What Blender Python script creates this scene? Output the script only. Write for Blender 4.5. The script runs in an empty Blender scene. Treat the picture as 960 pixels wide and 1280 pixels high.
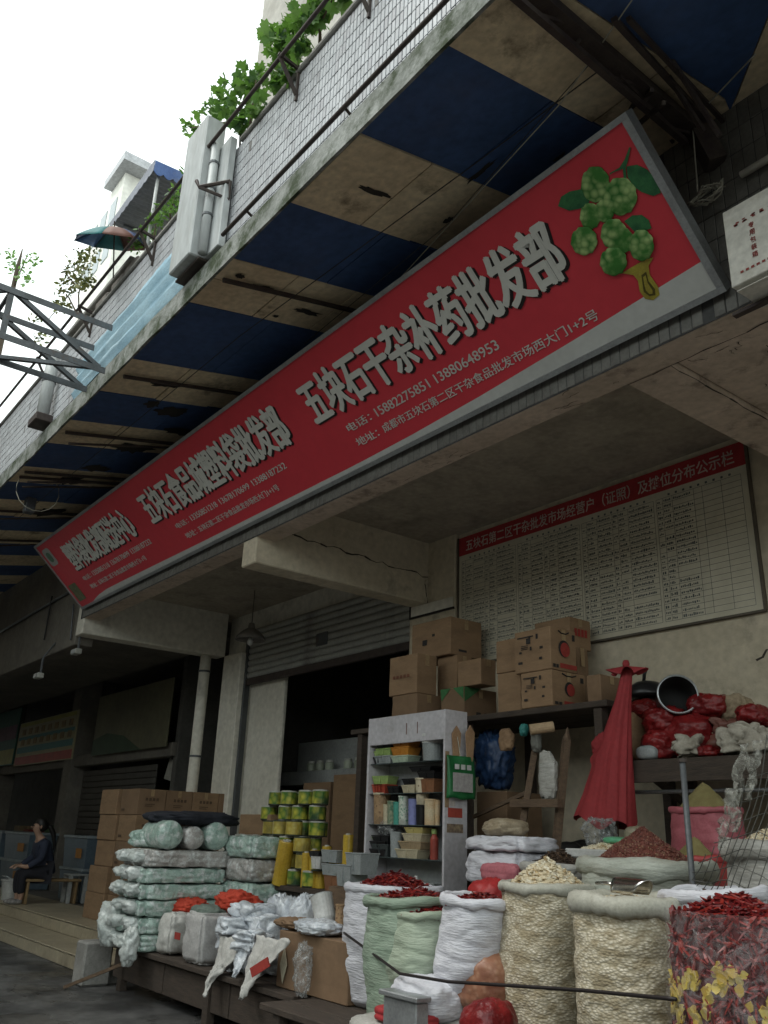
import bpy, bmesh, math, random
from mathutils import Vector, Matrix, Euler, noise as mnoise
R_ = math.radians
scene = bpy.context.scene
COL = scene.collection

# ------------------------------------------------------------------ camera
FPX = 1078.0
CX, CY = 480.0, 640.0
CAMZ = 1.55
_v1 = Vector((-407 - CX, 1014 - CY, FPX)).normalized()
_v2 = Vector((1985 - CX, 1103 - CY, FPX)); _v2 = (_v2 - _v1 * _v1.dot(_v2)).normalized()
_X = -_v1; _Y = _v2; _Z = _X.cross(_Y)
RM = Matrix((_X, _Y, _Z))                      # photo axes (right, down, forward) -> world
CAM = Vector((0, 0, CAMZ))
cam_data = bpy.data.cameras.new('camera')
cam = bpy.data.objects.new('camera', cam_data); COL.objects.link(cam)
cam_data.sensor_fit = 'VERTICAL'; cam_data.sensor_height = 24.0; cam_data.sensor_width = 18.0
cam_data.lens = 24.0 * FPX / 1280.0
cam_data.clip_start = 0.05; cam_data.clip_end = 2000
c0 = RM @ Vector((1, 0, 0)); c1 = RM @ Vector((0, -1, 0)); c2 = RM @ Vector((0, 0, -1))
cam.matrix_world = Matrix(((c0.x, c1.x, c2.x, CAM.x), (c0.y, c1.y, c2.y, CAM.y), (c0.z, c1.z, c2.z, CAM.z), (0, 0, 0, 1)))
scene.camera = cam
scene.render.resolution_x = 768; scene.render.resolution_y = 1024

# ------------------------------------------------------------------ light
SUN_EL, SUN_AZ = 58.0, 205.0      # azimuth: direction the light comes from, clockwise from +Y
world = bpy.data.worlds.new('World'); scene.world = world; world.use_nodes = True
wn = world.node_tree.nodes; wl = world.node_tree.links
bg = wn['Background']
sky = wn.new('ShaderNodeTexSky'); sky.sky_type = 'NISHITA'; sky.sun_disc = False
sky.sun_elevation = R_(SUN_EL); sky.sun_rotation = R_(SUN_AZ)
sky.air_density = 1.0; sky.dust_density = 3.0
wtc = wn.new('ShaderNodeTexCoord')
wno = wn.new('ShaderNodeTexNoise'); wno.inputs['Scale'].default_value = 2.2; wno.inputs['Detail'].default_value = 5
wl.new(wtc.outputs['Generated'], wno.inputs['Vector'])
wcr = wn.new('ShaderNodeValToRGB')
wcr.color_ramp.elements[0].color = (9.0, 9.9, 9.6, 1); wcr.color_ramp.elements[0].position = .3
wcr.color_ramp.elements[1].color = (11.3, 12.2, 11.8, 1); wcr.color_ramp.elements[1].position = .75
wl.new(wno.outputs['Fac'], wcr.inputs['Fac'])
wmx = wn.new('ShaderNodeMixRGB'); wmx.inputs['Fac'].default_value = .88
wl.new(sky.outputs['Color'], wmx.inputs['Color1']); wl.new(wcr.outputs['Color'], wmx.inputs['Color2'])
wl.new(wmx.outputs['Color'], bg.inputs['Color']); bg.inputs['Strength'].default_value = 0.1
sd = bpy.data.lights.new('sun', 'SUN'); sd.energy = 0.7; sd.angle = R_(25); sd.color = (1.0, .97, .92)
sun = bpy.data.objects.new('sun', sd); COL.objects.link(sun)
_d = Vector((math.sin(R_(SUN_AZ)) * math.cos(R_(SUN_EL)), math.cos(R_(SUN_AZ)) * math.cos(R_(SUN_EL)), math.sin(R_(SUN_EL))))
sun.rotation_euler = (-_d).to_track_quat('-Z', 'Y').to_euler()
sun.location = _d * 30
vs = scene.view_settings
vs.view_transform = 'Standard'; vs.look = 'None'; vs.gamma = 1.0; vs.use_curve_mapping = False
vs.exposure = 0.88
scene.cycles.max_bounces = 6; scene.cycles.diffuse_bounces = 4; scene.cycles.transparent_max_bounces = 12
scene.cycles.use_denoising = True

# ------------------------------------------------------------------ photo pixel -> point on a known plane
def ray(px, py): return RM @ Vector((px - CX, py - CY, FPX))
def onY(px, py, y): d = ray(px, py); return CAM + d * (y / d.y)
def onX(px, py, x): d = ray(px, py); return CAM + d * (x / d.x)
def onZ(px, py, z): d = ray(px, py); return CAM + d * ((z - CAMZ) / d.z)

# ------------------------------------------------------------------ materials
MATS = {}
def mat(name, col, rough=.75, col2=None, vscale=5.0, lo=.35, hi=.65, bump=0.0, bscale=60.0, metal=0.0,
        stretch=(1, 1, 1), dirt=None, dscale=1.5, dlo=.5, dhi=.75, spec=.4, fine=.12, trans=0.0, coat=0.0, bdist=.01):
    if name in MATS: return MATS[name]
    m = bpy.data.materials.new(name); m.use_nodes = True; MATS[name] = m
    nt = m.node_tree; N = nt.nodes; L = nt.links; b = N['Principled BSDF']
    if col2 is None: col2 = tuple(c * .72 for c in col)
    tc = N.new('ShaderNodeTexCoord'); mp = N.new('ShaderNodeMapping'); mp.inputs['Scale'].default_value = stretch
    oi = N.new('ShaderNodeObjectInfo'); mu = N.new('ShaderNodeVectorMath'); mu.operation = 'SCALE'
    cmb = N.new('ShaderNodeCombineXYZ')
    for k in range(3): L.new(oi.outputs['Random'], cmb.inputs[k])
    L.new(cmb.outputs[0], mu.inputs[0]); mu.inputs['Scale'].default_value = 37.0
    L.new(mu.outputs[0], mp.inputs['Location'])
    L.new(tc.outputs['Object'], mp.inputs['Vector'])
    n1 = N.new('ShaderNodeTexNoise'); n1.inputs['Scale'].default_value = vscale; n1.inputs['Detail'].default_value = 6; n1.inputs['Roughness'].default_value = .6
    L.new(mp.outputs[0], n1.inputs['Vector'])
    r1 = N.new('ShaderNodeMapRange'); r1.inputs[1].default_value = lo; r1.inputs[2].default_value = hi
    L.new(n1.outputs['Fac'], r1.inputs[0])
    mx = N.new('ShaderNodeMixRGB'); mx.inputs['Color1'].default_value = (*col, 1); mx.inputs['Color2'].default_value = (*col2, 1)
    L.new(r1.outputs[0], mx.inputs['Fac'])
    out = mx.outputs[0]
    if fine:
        n2 = N.new('ShaderNodeTexNoise'); n2.inputs['Scale'].default_value = vscale * 9; n2.inputs['Detail'].default_value = 4
        L.new(mp.outputs[0], n2.inputs['Vector'])
        r2 = N.new('ShaderNodeMapRange'); r2.inputs[1].default_value = .3; r2.inputs[2].default_value = .7
        r2.inputs[3].default_value = 1 - fine; r2.inputs[4].default_value = 1 + fine
        L.new(n2.outputs['Fac'], r2.inputs[0])
        m2 = N.new('ShaderNodeVectorMath'); m2.operation = 'SCALE'
        L.new(out, m2.inputs[0]); L.new(r2.outputs[0], m2.inputs['Scale']); out = m2.outputs[0]
    if dirt:
        n3 = N.new('ShaderNodeTexNoise'); n3.inputs['Scale'].default_value = dscale; n3.inputs['Detail'].default_value = 9; n3.inputs['Roughness'].default_value = .68
        mp3 = N.new('ShaderNodeMapping'); mp3.inputs['Scale'].default_value = stretch; mp3.inputs['Location'].default_value = (5.3, 2.1, 9.7)
        L.new(tc.outputs['Object'], mp3.inputs['Vector']); L.new(mp3.outputs[0], n3.inputs['Vector'])
        r3 = N.new('ShaderNodeMapRange'); r3.inputs[1].default_value = dlo; r3.inputs[2].default_value = dhi
        L.new(n3.outputs['Fac'], r3.inputs[0])
        m3 = N.new('ShaderNodeMixRGB'); m3.inputs['Color2'].default_value = (*dirt, 1)
        L.new(out, m3.inputs['Color1']); L.new(r3.outputs[0], m3.inputs['Fac']); out = m3.outputs[0]
    L.new(out, b.inputs['Base Color'])
    b.inputs['Roughness'].default_value = rough; b.inputs['Metallic'].default_value = metal
    b.inputs['Specular IOR Level'].default_value = spec
    if trans: b.inputs['Transmission Weight'].default_value = trans
    if coat: b.inputs['Coat Weight'].default_value = coat; b.inputs['Coat Roughness'].default_value = .15
    if bump:
        n4 = N.new('ShaderNodeTexNoise'); n4.inputs['Scale'].default_value = bscale; n4.inputs['Detail'].default_value = 5
        L.new(mp.outputs[0], n4.inputs['Vector'])
        bp = N.new('ShaderNodeBump'); bp.inputs['Strength'].default_value = bump; bp.inputs['Distance'].default_value = bdist
        L.new(n4.outputs['Fac'], bp.inputs['Height']); L.new(bp.outputs[0], b.inputs['Normal'])
    return m

def film(name, tint, alpha=.3, rough=.12):
    """clear plastic film: part of the surface shines, the rest lets what is behind show"""
    if name in MATS: return MATS[name]
    m = bpy.data.materials.new(name); m.use_nodes = True; MATS[name] = m
    nt = m.node_tree; N = nt.nodes; L = nt.links
    for n in list(N): N.remove(n)
    o = N.new('ShaderNodeOutputMaterial'); t = N.new('ShaderNodeBsdfTransparent'); t.inputs[0].default_value = (.97, .97, .97, 1)
    g = N.new('ShaderNodeBsdfPrincipled'); g.inputs['Base Color'].default_value = (*tint, 1); g.inputs['Roughness'].default_value = rough
    g.inputs['Specular IOR Level'].default_value = .8
    tc = N.new('ShaderNodeTexCoord'); n = N.new('ShaderNodeTexNoise'); n.inputs['Scale'].default_value = 22; n.inputs['Detail'].default_value = 5
    n.inputs['Distortion'].default_value = 1.2
    L.new(tc.outputs['Object'], n.inputs['Vector'])
    r = N.new('ShaderNodeMapRange'); r.inputs[1].default_value = .42; r.inputs[2].default_value = .7; r.inputs[3].default_value = alpha * .35; r.inputs[4].default_value = min(1, alpha * 2.2)
    L.new(n.outputs['Fac'], r.inputs[0])
    bp = N.new('ShaderNodeBump'); bp.inputs['Strength'].default_value = .6; bp.inputs['Distance'].default_value = .02
    L.new(n.outputs['Fac'], bp.inputs['Height']); L.new(bp.outputs[0], g.inputs['Normal'])
    mx = N.new('ShaderNodeMixShader'); L.new(r.outputs[0], mx.inputs[0]); L.new(t.outputs[0], mx.inputs[1]); L.new(g.outputs[0], mx.inputs[2])
    L.new(mx.outputs[0], o.inputs['Surface'])
    return m

def spots(name, base, spot, scale=20, thr=.35, rough=.6, third=None, bump=.4, stretch=(1, 1, 1)):
    """mottled print or speckled contents from a Voronoi pattern"""
    if name in MATS: return MATS[name]
    m = bpy.data.materials.new(name); m.use_nodes = True; MATS[name] = m
    nt = m.node_tree; N = nt.nodes; L = nt.links; b = N['Principled BSDF']
    tc = N.new('ShaderNodeTexCoord'); mp = N.new('ShaderNodeMapping'); mp.inputs['Scale'].default_value = stretch
    L.new(tc.outputs['Object'], mp.inputs['Vector'])
    v = N.new('ShaderNodeTexVoronoi'); v.inputs['Scale'].default_value = scale; L.new(mp.outputs[0], v.inputs['Vector'])
    r = N.new('ShaderNodeMapRange'); r.inputs[1].default_value = thr * .4; r.inputs[2].default_value = thr * 1.5
    L.new(v.outputs['Distance'], r.inputs[0])
    mx = N.new('ShaderNodeMixRGB'); mx.inputs['Color1'].default_value = (*spot, 1); mx.inputs['Color2'].default_value = (*base, 1)
    L.new(r.outputs[0], mx.inputs['Fac']); out = mx.outputs[0]
    n = N.new('ShaderNodeTexNoise'); n.inputs['Scale'].default_value = scale * .3; n.inputs['Detail'].default_value = 6
    L.new(mp.outputs[0], n.inputs['Vector'])
    r2 = N.new('ShaderNodeMapRange'); r2.inputs[1].default_value = .45; r2.inputs[2].default_value = .62
    L.new(n.outputs['Fac'], r2.inputs[0])
    m2 = N.new('ShaderNodeMixRGB'); m2.inputs['Color2'].default_value = (*(third or tuple(c * .6 for c in base)), 1)
    L.new(out, m2.inputs['Color1']); L.new(r2.outputs[0], m2.inputs['Fac']); out = m2.outputs[0]
    L.new(out, b.inputs['Base Color']); b.inputs['Roughness'].default_value = rough; b.inputs['Specular IOR Level'].default_value = .35
    if bump:
        bp = N.new('ShaderNodeBump'); bp.inputs['Strength'].default_value = bump; bp.inputs['Distance'].default_value = .008
        L.new(v.outputs['Distance'], bp.inputs['Height']); bp.invert = True; L.new(bp.outputs[0], b.inputs['Normal'])
    return m

# ------------------------------------------------------------------ mesh building
class MB:
    def __init__(self): self.v = []; self.f = []; self.mi = []; self.cur = 0
    def add(self, vs, fs):
        o = len(self.v); self.v += [tuple(p) for p in vs]
        for f in fs: self.f.append(tuple(i + o for i in f)); self.mi.append(self.cur)
        return self
    def hexa(self, p):       # 8 corners: bottom 4 ccw, top 4 ccw
        return self.add(p, [(3, 2, 1, 0), (4, 5, 6, 7), (0, 1, 5, 4), (1, 2, 6, 5), (2, 3, 7, 6), (3, 0, 4, 7)])
    def box(self, x0, x1, y0, y1, z0, z1):
        return self.hexa([(x0, y0, z0), (x1, y0, z0), (x1, y1, z0), (x0, y1, z0), (x0, y0, z1), (x1, y0, z1), (x1, y1, z1), (x0, y1, z1)])
    def bbox(self, x0, x1, y0, y1, z0, z1, b=.01):   # box with chamfered edges
        bm = bmesh.new(); bmesh.ops.create_cube(bm, size=1)
        for q in bm.verts: q.co = ((x0 + x1) / 2 + q.co.x * (x1 - x0), (y0 + y1) / 2 + q.co.y * (y1 - y0), (z0 + z1) / 2 + q.co.z * (z1 - z0))
        bmesh.ops.bevel(bm, geom=list(bm.edges), offset=b, segments=1, affect='EDGES')
        bm.verts.index_update()
        self.add([q.co[:] for q in bm.verts], [[q.index for q in f.verts] for f in bm.faces]); bm.free(); return self
    def quad(self, a, b, c, d): return self.add([a, b, c, d], [(0, 1, 2, 3)])
    def tube(self, pts, r, n=8, caps=True, r1=None):
        pts = [Vector(p) for p in pts]; m = len(pts); V = []; F = []
        for i, p in enumerate(pts):
            t = (pts[min(i + 1, m - 1)] - pts[max(i - 1, 0)]).normalized()
            a = t.cross(Vector((0, 0, 1)))
            if a.length < 1e-3: a = t.cross(Vector((1, 0, 0)))
            a.normalize(); b = t.cross(a)
            rr = r if r1 is None else r + (r1 - r) * i / (m - 1)
            for k in range(n):
                an = 2 * math.pi * k / n; V.append(p + a * math.cos(an) * rr + b * math.sin(an) * rr)
        for i in range(m - 1):
            for k in range(n): F.append((i * n + k, i * n + (k + 1) % n, (i + 1) * n + (k + 1) % n, (i + 1) * n + k))
        if caps: F.append(tuple(range(n - 1, -1, -1))); F.append(tuple((m - 1) * n + k for k in range(n)))
        return self.add(V, F)
    def bar(self, a, b, w, h, up=(0, 0, 1)):   # rectangular bar between two points
        a = Vector(a); b = Vector(b); t = (b - a).normalized(); u = Vector(up)
        s = t.cross(u)
        if s.length < 1e-3: s = t.cross(Vector((0, 1, 0)))
        s.normalize(); u = s.cross(t); s = s * w / 2; u = u * h / 2
        return self.hexa([a - s - u, a + s - u, b + s - u, b - s - u, a - s + u, a + s + u, b + s + u, b - s + u])
    def lathe(self, prof, c=(0, 0, 0), n=24, M=None, cap0=True, cap1=True):   # prof: (r, z)
        V = []; F = []; m = len(prof)
        for (r, z) in prof:
            for k in range(n):
                an = 2 * math.pi * k / n; p = Vector((r * math.cos(an), r * math.sin(an), z))
                if M: p = M @ p
                V.append(p + Vector(c))
        for i in range(m - 1):
            for k in range(n): F.append((i * n + k, i * n + (k + 1) % n, (i + 1) * n + (k + 1) % n, (i + 1) * n + k))
        if cap0: F.append(tuple(range(n - 1, -1, -1)))
        if cap1: F.append(tuple((m - 1) * n + k for k in range(n)))
        return self.add(V, F)
    def prism(self, poly, ext):      # polygon of points pushed along ext
        poly = [Vector(p) for p in poly]; ext = Vector(ext); n = len(poly)
        V = poly + [p + ext for p in poly]
        F = [tuple(range(n - 1, -1, -1)), tuple(range(n, 2 * n))] + [(i, (i + 1) % n, n + (i + 1) % n, n + i) for i in range(n)]
        return self.add(V, F)
    def mesh(self, name, mats, smooth=False):
        me = bpy.data.meshes.new(name); me.from_pydata(self.v, [], self.f)
        if not isinstance(mats, (list, tuple)): mats = [mats]
        for m in mats: me.materials.append(m)
        if len(mats) > 1: me.polygons.foreach_set('material_index', self.mi)
        if smooth: me.polygons.foreach_set('use_smooth', [True] * len(me.polygons))
        me.validate(); me.update()
        bm = bmesh.new(); bm.from_mesh(me); bmesh.ops.recalc_face_normals(bm, faces=bm.faces); bm.to_mesh(me); bm.free()
        return me
    def build(self, name, mats, parent=None, smooth=False, **kw):
        return link(name, self.mesh(name, mats, smooth), parent, **kw)

def link(name, data, parent=None, label=None, cat=None, group=None, kind=None, loc=None, rot=None):
    o = bpy.data.objects.new(name, data); COL.objects.link(o)
    if parent is not None: o.parent = parent
    if loc is not None: o.location = loc
    if rot is not None: o.rotation_euler = rot
    tag(o, label, cat, group, kind); return o
def tag(o, label=None, cat=None, group=None, kind=None):
    if label: o['label'] = label
    if cat: o['category'] = cat
    if group: o['group'] = group
    if kind: o['kind'] = kind
    return o
def thing(name, label, cat, group=None, loc=(0, 0, 0), rot=(0, 0, 0)):
    o = bpy.data.objects.new(name, None); COL.objects.link(o); o.location = loc; o.rotation_euler = rot
    o.empty_display_size = .1
    return tag(o, label, cat, group)
def copy_tree(o, parent=None, loc=None, rot=None, label=None, group=None):
    c = o.copy(); COL.objects.link(c); c.parent = parent
    if loc is not None: c.location = loc
    if rot is not None: c.rotation_euler = rot
    if label: c['label'] = label
    if group: c['group'] = group
    for ch in list(o.children): copy_tree(ch, c)
    return c
def fbm(p, o=4): return mnoise.fractal(Vector(p), 1.0, 2.0, o)

def text_mesh(body, bold=.0, extrude=.0):
    """letters as a flat mesh in a unit frame: x 0..1, y 0..1 over their own extent"""
    cu = bpy.data.curves.new('lettering', 'FONT'); cu.body = body; cu.size = 1; cu.offset = bold; cu.extrude = extrude; cu.resolution_u = 3
    ob = bpy.data.objects.new('lettering', cu); COL.objects.link(ob)
    dg = bpy.context.evaluated_depsgraph_get(); dg.update()
    me = bpy.data.meshes.new_from_object(ob.evaluated_get(dg))
    bpy.data.objects.remove(ob); bpy.data.curves.remove(cu)
    xs = [v.co.x for v in me.vertices]; ys = [v.co.y for v in me.vertices]
    x0, x1, y0, y1 = min(xs), max(xs), min(ys), max(ys)
    for v in me.vertices: v.co = ((v.co.x - x0) / (x1 - x0), (v.co.y - y0) / (y1 - y0), v.co.z)
    return me
def lettering(body, o, u, v, w, h, material, parent, name='lettering', bold=.02, thick=.003, shear=0.0, label=None):
    me = text_mesh(body, bold, .5); u = Vector(u); v = Vector(v); n = u.cross(v); o = Vector(o)
    for q in me.vertices:
        c = q.co.copy(); q.co = o + u * (c.x * w + shear * c.y * h) + v * (c.y * h) + n * (c.z * thick)
    me.materials.clear(); me.materials.append(material)
    return link(name, me, parent, label=label)
# ------------------------------------------------------------------ material palette
plaster = mat('plaster_cream', (.60, .53, .41), .9, (.51, .445, .33), 1.6, bump=.25, bscale=30, dirt=(.22, .19, .15), dscale=2.2, dlo=.56, dhi=.78)
plaster_pink = mat('plaster_pinkish', (.60, .49, .40), .9, (.48, .39, .31), 2.2, bump=.35, bscale=35, dirt=(.16, .12, .1), dscale=3.5, dlo=.55, dhi=.72)
plaster_white = mat('plaster_white', (.68, .65, .57), .88, (.6, .57, .49), 1.4, bump=.15, bscale=25, dirt=(.3, .28, .24), dscale=1.8, dlo=.58, dhi=.8)
ceil_mat = mat('ceiling_grey', (.42, .37, .30), .92, (.34, .30, .24), 1.8, bump=.2, bscale=30, dirt=(.2, .18, .15), dscale=3)
concrete = mat('concrete', (.30, .29, .27), .9, (.2, .195, .18), 4, bump=.5, bscale=40, dirt=(.1, .1, .09), dscale=3)
conc_moss = mat('mossy_concrete', (.33, .34, .32), .92, (.2, .21, .19), 5, bump=.6, bscale=30, dirt=(.05, .065, .035), dscale=4.5, dlo=.44, dhi=.6)
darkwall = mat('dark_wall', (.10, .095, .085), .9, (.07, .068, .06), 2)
steel = mat('grey_steel', (.13, .14, .15), .5, (.09, .095, .10), 6, metal=.3, bump=.1, dirt=(.12, .08, .06), dscale=5, dlo=.58, dhi=.7)
darksteel = mat('dark_steel', (.045, .032, .032), .6, (.075, .06, .05), 8, metal=.2)
galv = mat('galvanised', (.42, .44, .45), .42, (.33, .34, .35), 7, metal=.7)
tilewhite = mat('white_glazed_tile', (.50, .51, .53), .35, (.43, .44, .46), 3, dirt=(.30, .30, .31), dscale=2.4, dlo=.52, dhi=.8, stretch=(1, 1, .35), bump=.05)
tiledark = mat('grimy_glazed_tile', (.17, .165, .15), .4, (.115, .11, .1), 6, dirt=(.06, .055, .05), dscale=3)
grout = mat('grout', (.085, .085, .085), .95)
groutp = mat('grout_grey', (.11, .11, .12), .95)
tan = mat('tan_board', (.72, .60, .41), .85, (.59, .47, .31), 2.2, bump=.15, bscale=20, dirt=(.17, .125, .08), dscale=2.6, dlo=.57, dhi=.72, fine=.16)
blue = mat('blue_board', (.05, .10, .235), .7, (.034, .072, .17), 1.6, bump=.12, bscale=18, dirt=(.06, .09, .18), dscale=2.2, dlo=.5, dhi=.8, fine=.16)
wood = mat('old_wood', (.16, .105, .065), .8, (.09, .06, .04), 5, stretch=(1, 8, 8), bump=.4, bscale=25)
wooddark = mat('dark_wood', (.07, .052, .04), .85, (.045, .035, .028), 6, stretch=(1, 7, 7), bump=.4, bscale=25)
beigetile = mat('beige_step_tile', (.40, .345, .245), .45, (.33, .28, .2), 2.5, dirt=(.16, .13, .09), dscale=2, dlo=.55, dhi=.8)
asphalt = mat('wet_asphalt', (.125, .123, .118), .55, (.08, .079, .077), .9, bump=.5, bscale=120, dirt=(.04, .04, .04), dscale=.8, dlo=.44, dhi=.56, fine=.25)
_b = asphalt.node_tree.nodes['Principled BSDF']
_n = asphalt.node_tree.nodes.new('ShaderNodeTexNoise'); _n.inputs['Scale'].default_value = .8; _n.inputs['Detail'].default_value = 5
_t = asphalt.node_tree.nodes.new('ShaderNodeTexCoord'); asphalt.node_tree.links.new(_t.outputs['Object'], _n.inputs['Vector'])
_r = asphalt.node_tree.nodes.new('ShaderNodeMapRange'); _r.inputs[1].default_value = .42; _r.inputs[2].default_value = .58; _r.inputs[3].default_value = .16; _r.inputs[4].default_value = .8
asphalt.node_tree.links.new(_n.outputs['Fac'], _r.inputs[0]); asphalt.node_tree.links.new(_r.outputs[0], _b.inputs['Roughness'])
redsign = mat('sign_red', (.66, .05, .07), .42, (.60, .043, .062), 1.2, fine=.03)
whiteprint = mat('white_print', (.62, .62, .58), .5, (.56, .56, .52), 3, fine=.04)
greyprint = mat('pale_grey_print', (.40, .41, .40), .5, (.36, .37, .36), 2, fine=.05)
blackprint = mat('black_print', (.02, .015, .015), .5)
boardcream = mat('board_cream', (.60, .56, .44), .7, (.54, .50, .39), 1.5, fine=.05)
inkgrey = mat('ink_grey', (.13, .14, .14), .7)
redpaint = mat('red_header', (.40, .035, .04), .6, (.34, .03, .035), 2)
sheetwhite = mat('white_sheet_metal', (.50, .52, .52), .45, (.42, .44, .44), 2.5, dirt=(.3, .3, .28), dscale=3, stretch=(1, 1, .3))
bluetarp = mat('pale_blue_tarp', (.36, .52, .60), .5, (.26, .42, .52), 3, stretch=(1, 1, 3), bump=.2)

# ------------------------------------------------------------------ ground, shop floor, steps
g = MB(); g.quad((-150, -150, 0), (150, -150, 0), (150, 150, 0), (-150, 150, 0))
g.build('ground', asphalt, kind='structure')
g = MB(); g.box(-45, 4, 4.78, 12, .002, .318); g.build('shop_floor', mat('floor_concrete', (.17, .16, .145), .8, (.12, .115, .105), 2, bump=.3, dirt=(.07, .065, .06), dscale=2), kind='structure')
st = thing('entrance_steps', 'two low beige tiled steps beside the stacked foam rolls', 'steps')
g = MB(); g.box(-45, -9.9, 4.07, 4.79, 0.001, .145); g.box(-45, -9.9, 4.62, 4.9, .14, .312); stc = g.build('core', concrete, st)
rs = random.Random(5)
def tile_piece(name, x0, x1, y0, y1, z0, z1, parent, m=beigetile): 
    b = MB(); b.bbox(x0, x1, y0, y1, z0, z1, .004); return b.build(name, m, parent)
x = -9.92
while x > -24:
    w = .8
    tile_piece('tile', x - w + .004, x - .004, 4.055, 4.07, .004, .14, stc)
    tile_piece('tile', x - w + .004, x - .004, 4.045, 4.612, .146, .162, stc)
    tile_piece('tile', x - w + .004, x - .004, 4.603, 4.618, .166, .308, stc)
    tile_piece('tile', x - w + .004, x - .004, 4.595, 5.6, .3185, .334, stc)
    x -= w

# ------------------------------------------------------------------ market building
bl = thing('market_building', 'weathered market hall with plastered beams and open shop bays', 'building')
ZB = 4.39
def part(name, m, *boxes, parent=bl, bev=.012, label=None):
    b = MB()
    for q in boxes: b.bbox(*q, bev)
    return b.build(name, m, parent, label=label)
fb = part('front_beam', plaster_pink, (-12.62, 2.5, 4.03, 4.27, ZB, 5.78))
part('cross_beam', plaster, (-7.75, -7.47, 4.032, 6.36, 4.12, 4.9))
part('cross_beam', plaster_white, (-12.76, -12.47, 4.033, 6.36, 4.17, 4.9))
part('cross_beam', plaster_pink, (-3.04, -2.70, 4.268, 6.5, ZB + .004, 4.9))
part('bay_slab', plaster_pink, (-2.698, 2.5, 4.268, 8.5, 4.43, 4.7))
part('ceiling', ceil_mat, (-12.95, -2.9, 4.268, 10.3, 4.86, 5.1), bev=.002)
part('back_wall', plaster, (-7.02, 1.5, 6.4, 6.62, .3, 4.87))
part('pier', plaster, (-7.80, -7.0, 6.345, 6.66, .3, 4.87))
part('lintel_wall', plaster_white, (-12.75, -7.79, 6.56, 6.72, 3.95, 4.87))
# lintel cover strips
part('conduit', plaster_white, (-11.9, -8.2, 6.535, 6.565, 4.44, 4.47), (-10.7, -10.68, 6.54, 6.565, 4.2, 4.45), bev=.004)
part('column', plaster_white, (-12.47, -11.9, 6.34, 6.72, .3, 4.175))
part('jamb_panel', plaster_white, (-11.9, -10.9, 6.56, 6.62, .3, 3.95))
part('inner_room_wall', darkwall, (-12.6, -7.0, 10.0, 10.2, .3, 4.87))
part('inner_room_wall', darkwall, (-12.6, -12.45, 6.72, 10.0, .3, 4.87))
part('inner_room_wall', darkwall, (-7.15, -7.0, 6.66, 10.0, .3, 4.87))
# cracks and dark seams in the plaster
rc = random.Random(11)
def crack(p0, p1, n, w, j, nrm, parent=bl):
    p0 = Vector(p0); p1 = Vector(p1); t = (p1 - p0); s = t.normalized().cross(Vector(nrm)).normalized(); pts = []
    for i in range(n + 1):
        pts.append(p0 + t * (i / n) + s * rc.uniform(-j, j) * (0 if i in (0, n) else 1))
    b = MB()
    for i in range(n):
        ww = w * rc.uniform(.3, 1.3); a, c = pts[i], pts[i + 1]; o = Vector(nrm) * .003
        b.quad(a - s * ww + o, a + s * ww + o, c + s * ww * .8 + o, c - s * ww * .8 + o)
    b.build('crack', mat('crack_dark', (.06, .05, .04), .95), parent)
crack((-3.03, 4.262, ZB), (-.6, 4.262, ZB), 26, .005, .012, (0, 0, -1))
crack((-2.70, 4.27, ZB), (-2.70, 6.3, ZB), 22, .006, .006, (0, 0, -1))
crack((-7.47, 4.3, 4.52), (-7.47, 6.34, 4.44), 24, .010, .02, (1, 0, 0))
crack((-7.47, 6.3, 4.4), (-7.47, 6.34, 4.1), 6, .006, .012, (1, 0, 0))
crack((-3.55, 6.4, 2.95), (-3.1, 6.4, 3.22), 9, .009, .03, (0, -1, 0))
for k in range(16):
    x = rc.uniform(-5.5, -1.2); y = rc.uniform(4.05, 4.25); crack((x, y, ZB), (x + rc.uniform(-.18, .18), y + rc.uniform(-.06, .06), ZB), 5, .0025, .012, (0, 0, -1))
for k in range(26):
    x = rc.uniform(-2.6, -1.3); y = rc.uniform(4.35, 5.1); crack((x, y, 4.43), (x + rc.uniform(-.12, .12), y + rc.uniform(-.16, .16), 4.43), 5, .003, .02, (0, 0, -1))
# glazed tiles on the face of the front beam
def tile_mesh(w, h, t, m):
    b = MB(); b.bbox(-w / 2, w / 2, -t, 0, 0, h, .003); return b.mesh('tile', m)
gm = MB(); gm.box(-12.6, 2.4, 4.026, 4.031, ZB + .004, 5.77); gm.build('grout', grout, fb)
tm = tile_mesh(.068, .165, .007, tiledark)
rt = random.Random(3)
pieces = [(x, 0) for x in [-12.5 + .073 * k for k in range(138)]]
pieces += [(-2.42 + .073 * k, j) for k in range(20) for j in range(8)]
rest = MB()
for (x, j) in pieces:
    if j == 0 and rt.random() < .04 and x > -4.5: continue
    o = link('tile', tm, fb, loc=(x, 4.027 + rt.uniform(-.001, .0015), ZB + .012 + j * .171))
    o.rotation_euler = (rt.uniform(-.01, .01), 0, rt.uniform(-.01, .01))
for k in range(14, 60):
    for j in range(8): rest.bbox(-2.42 + .073 * (k + 6) - .034, -2.42 + .073 * (k + 6) + .034, 4.019, 4.027, ZB + .012 + j * .171, ZB + .177 + j * .171, .003)
tag(rest.build('tiles', tiledark, fb), kind='stuff')

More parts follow.
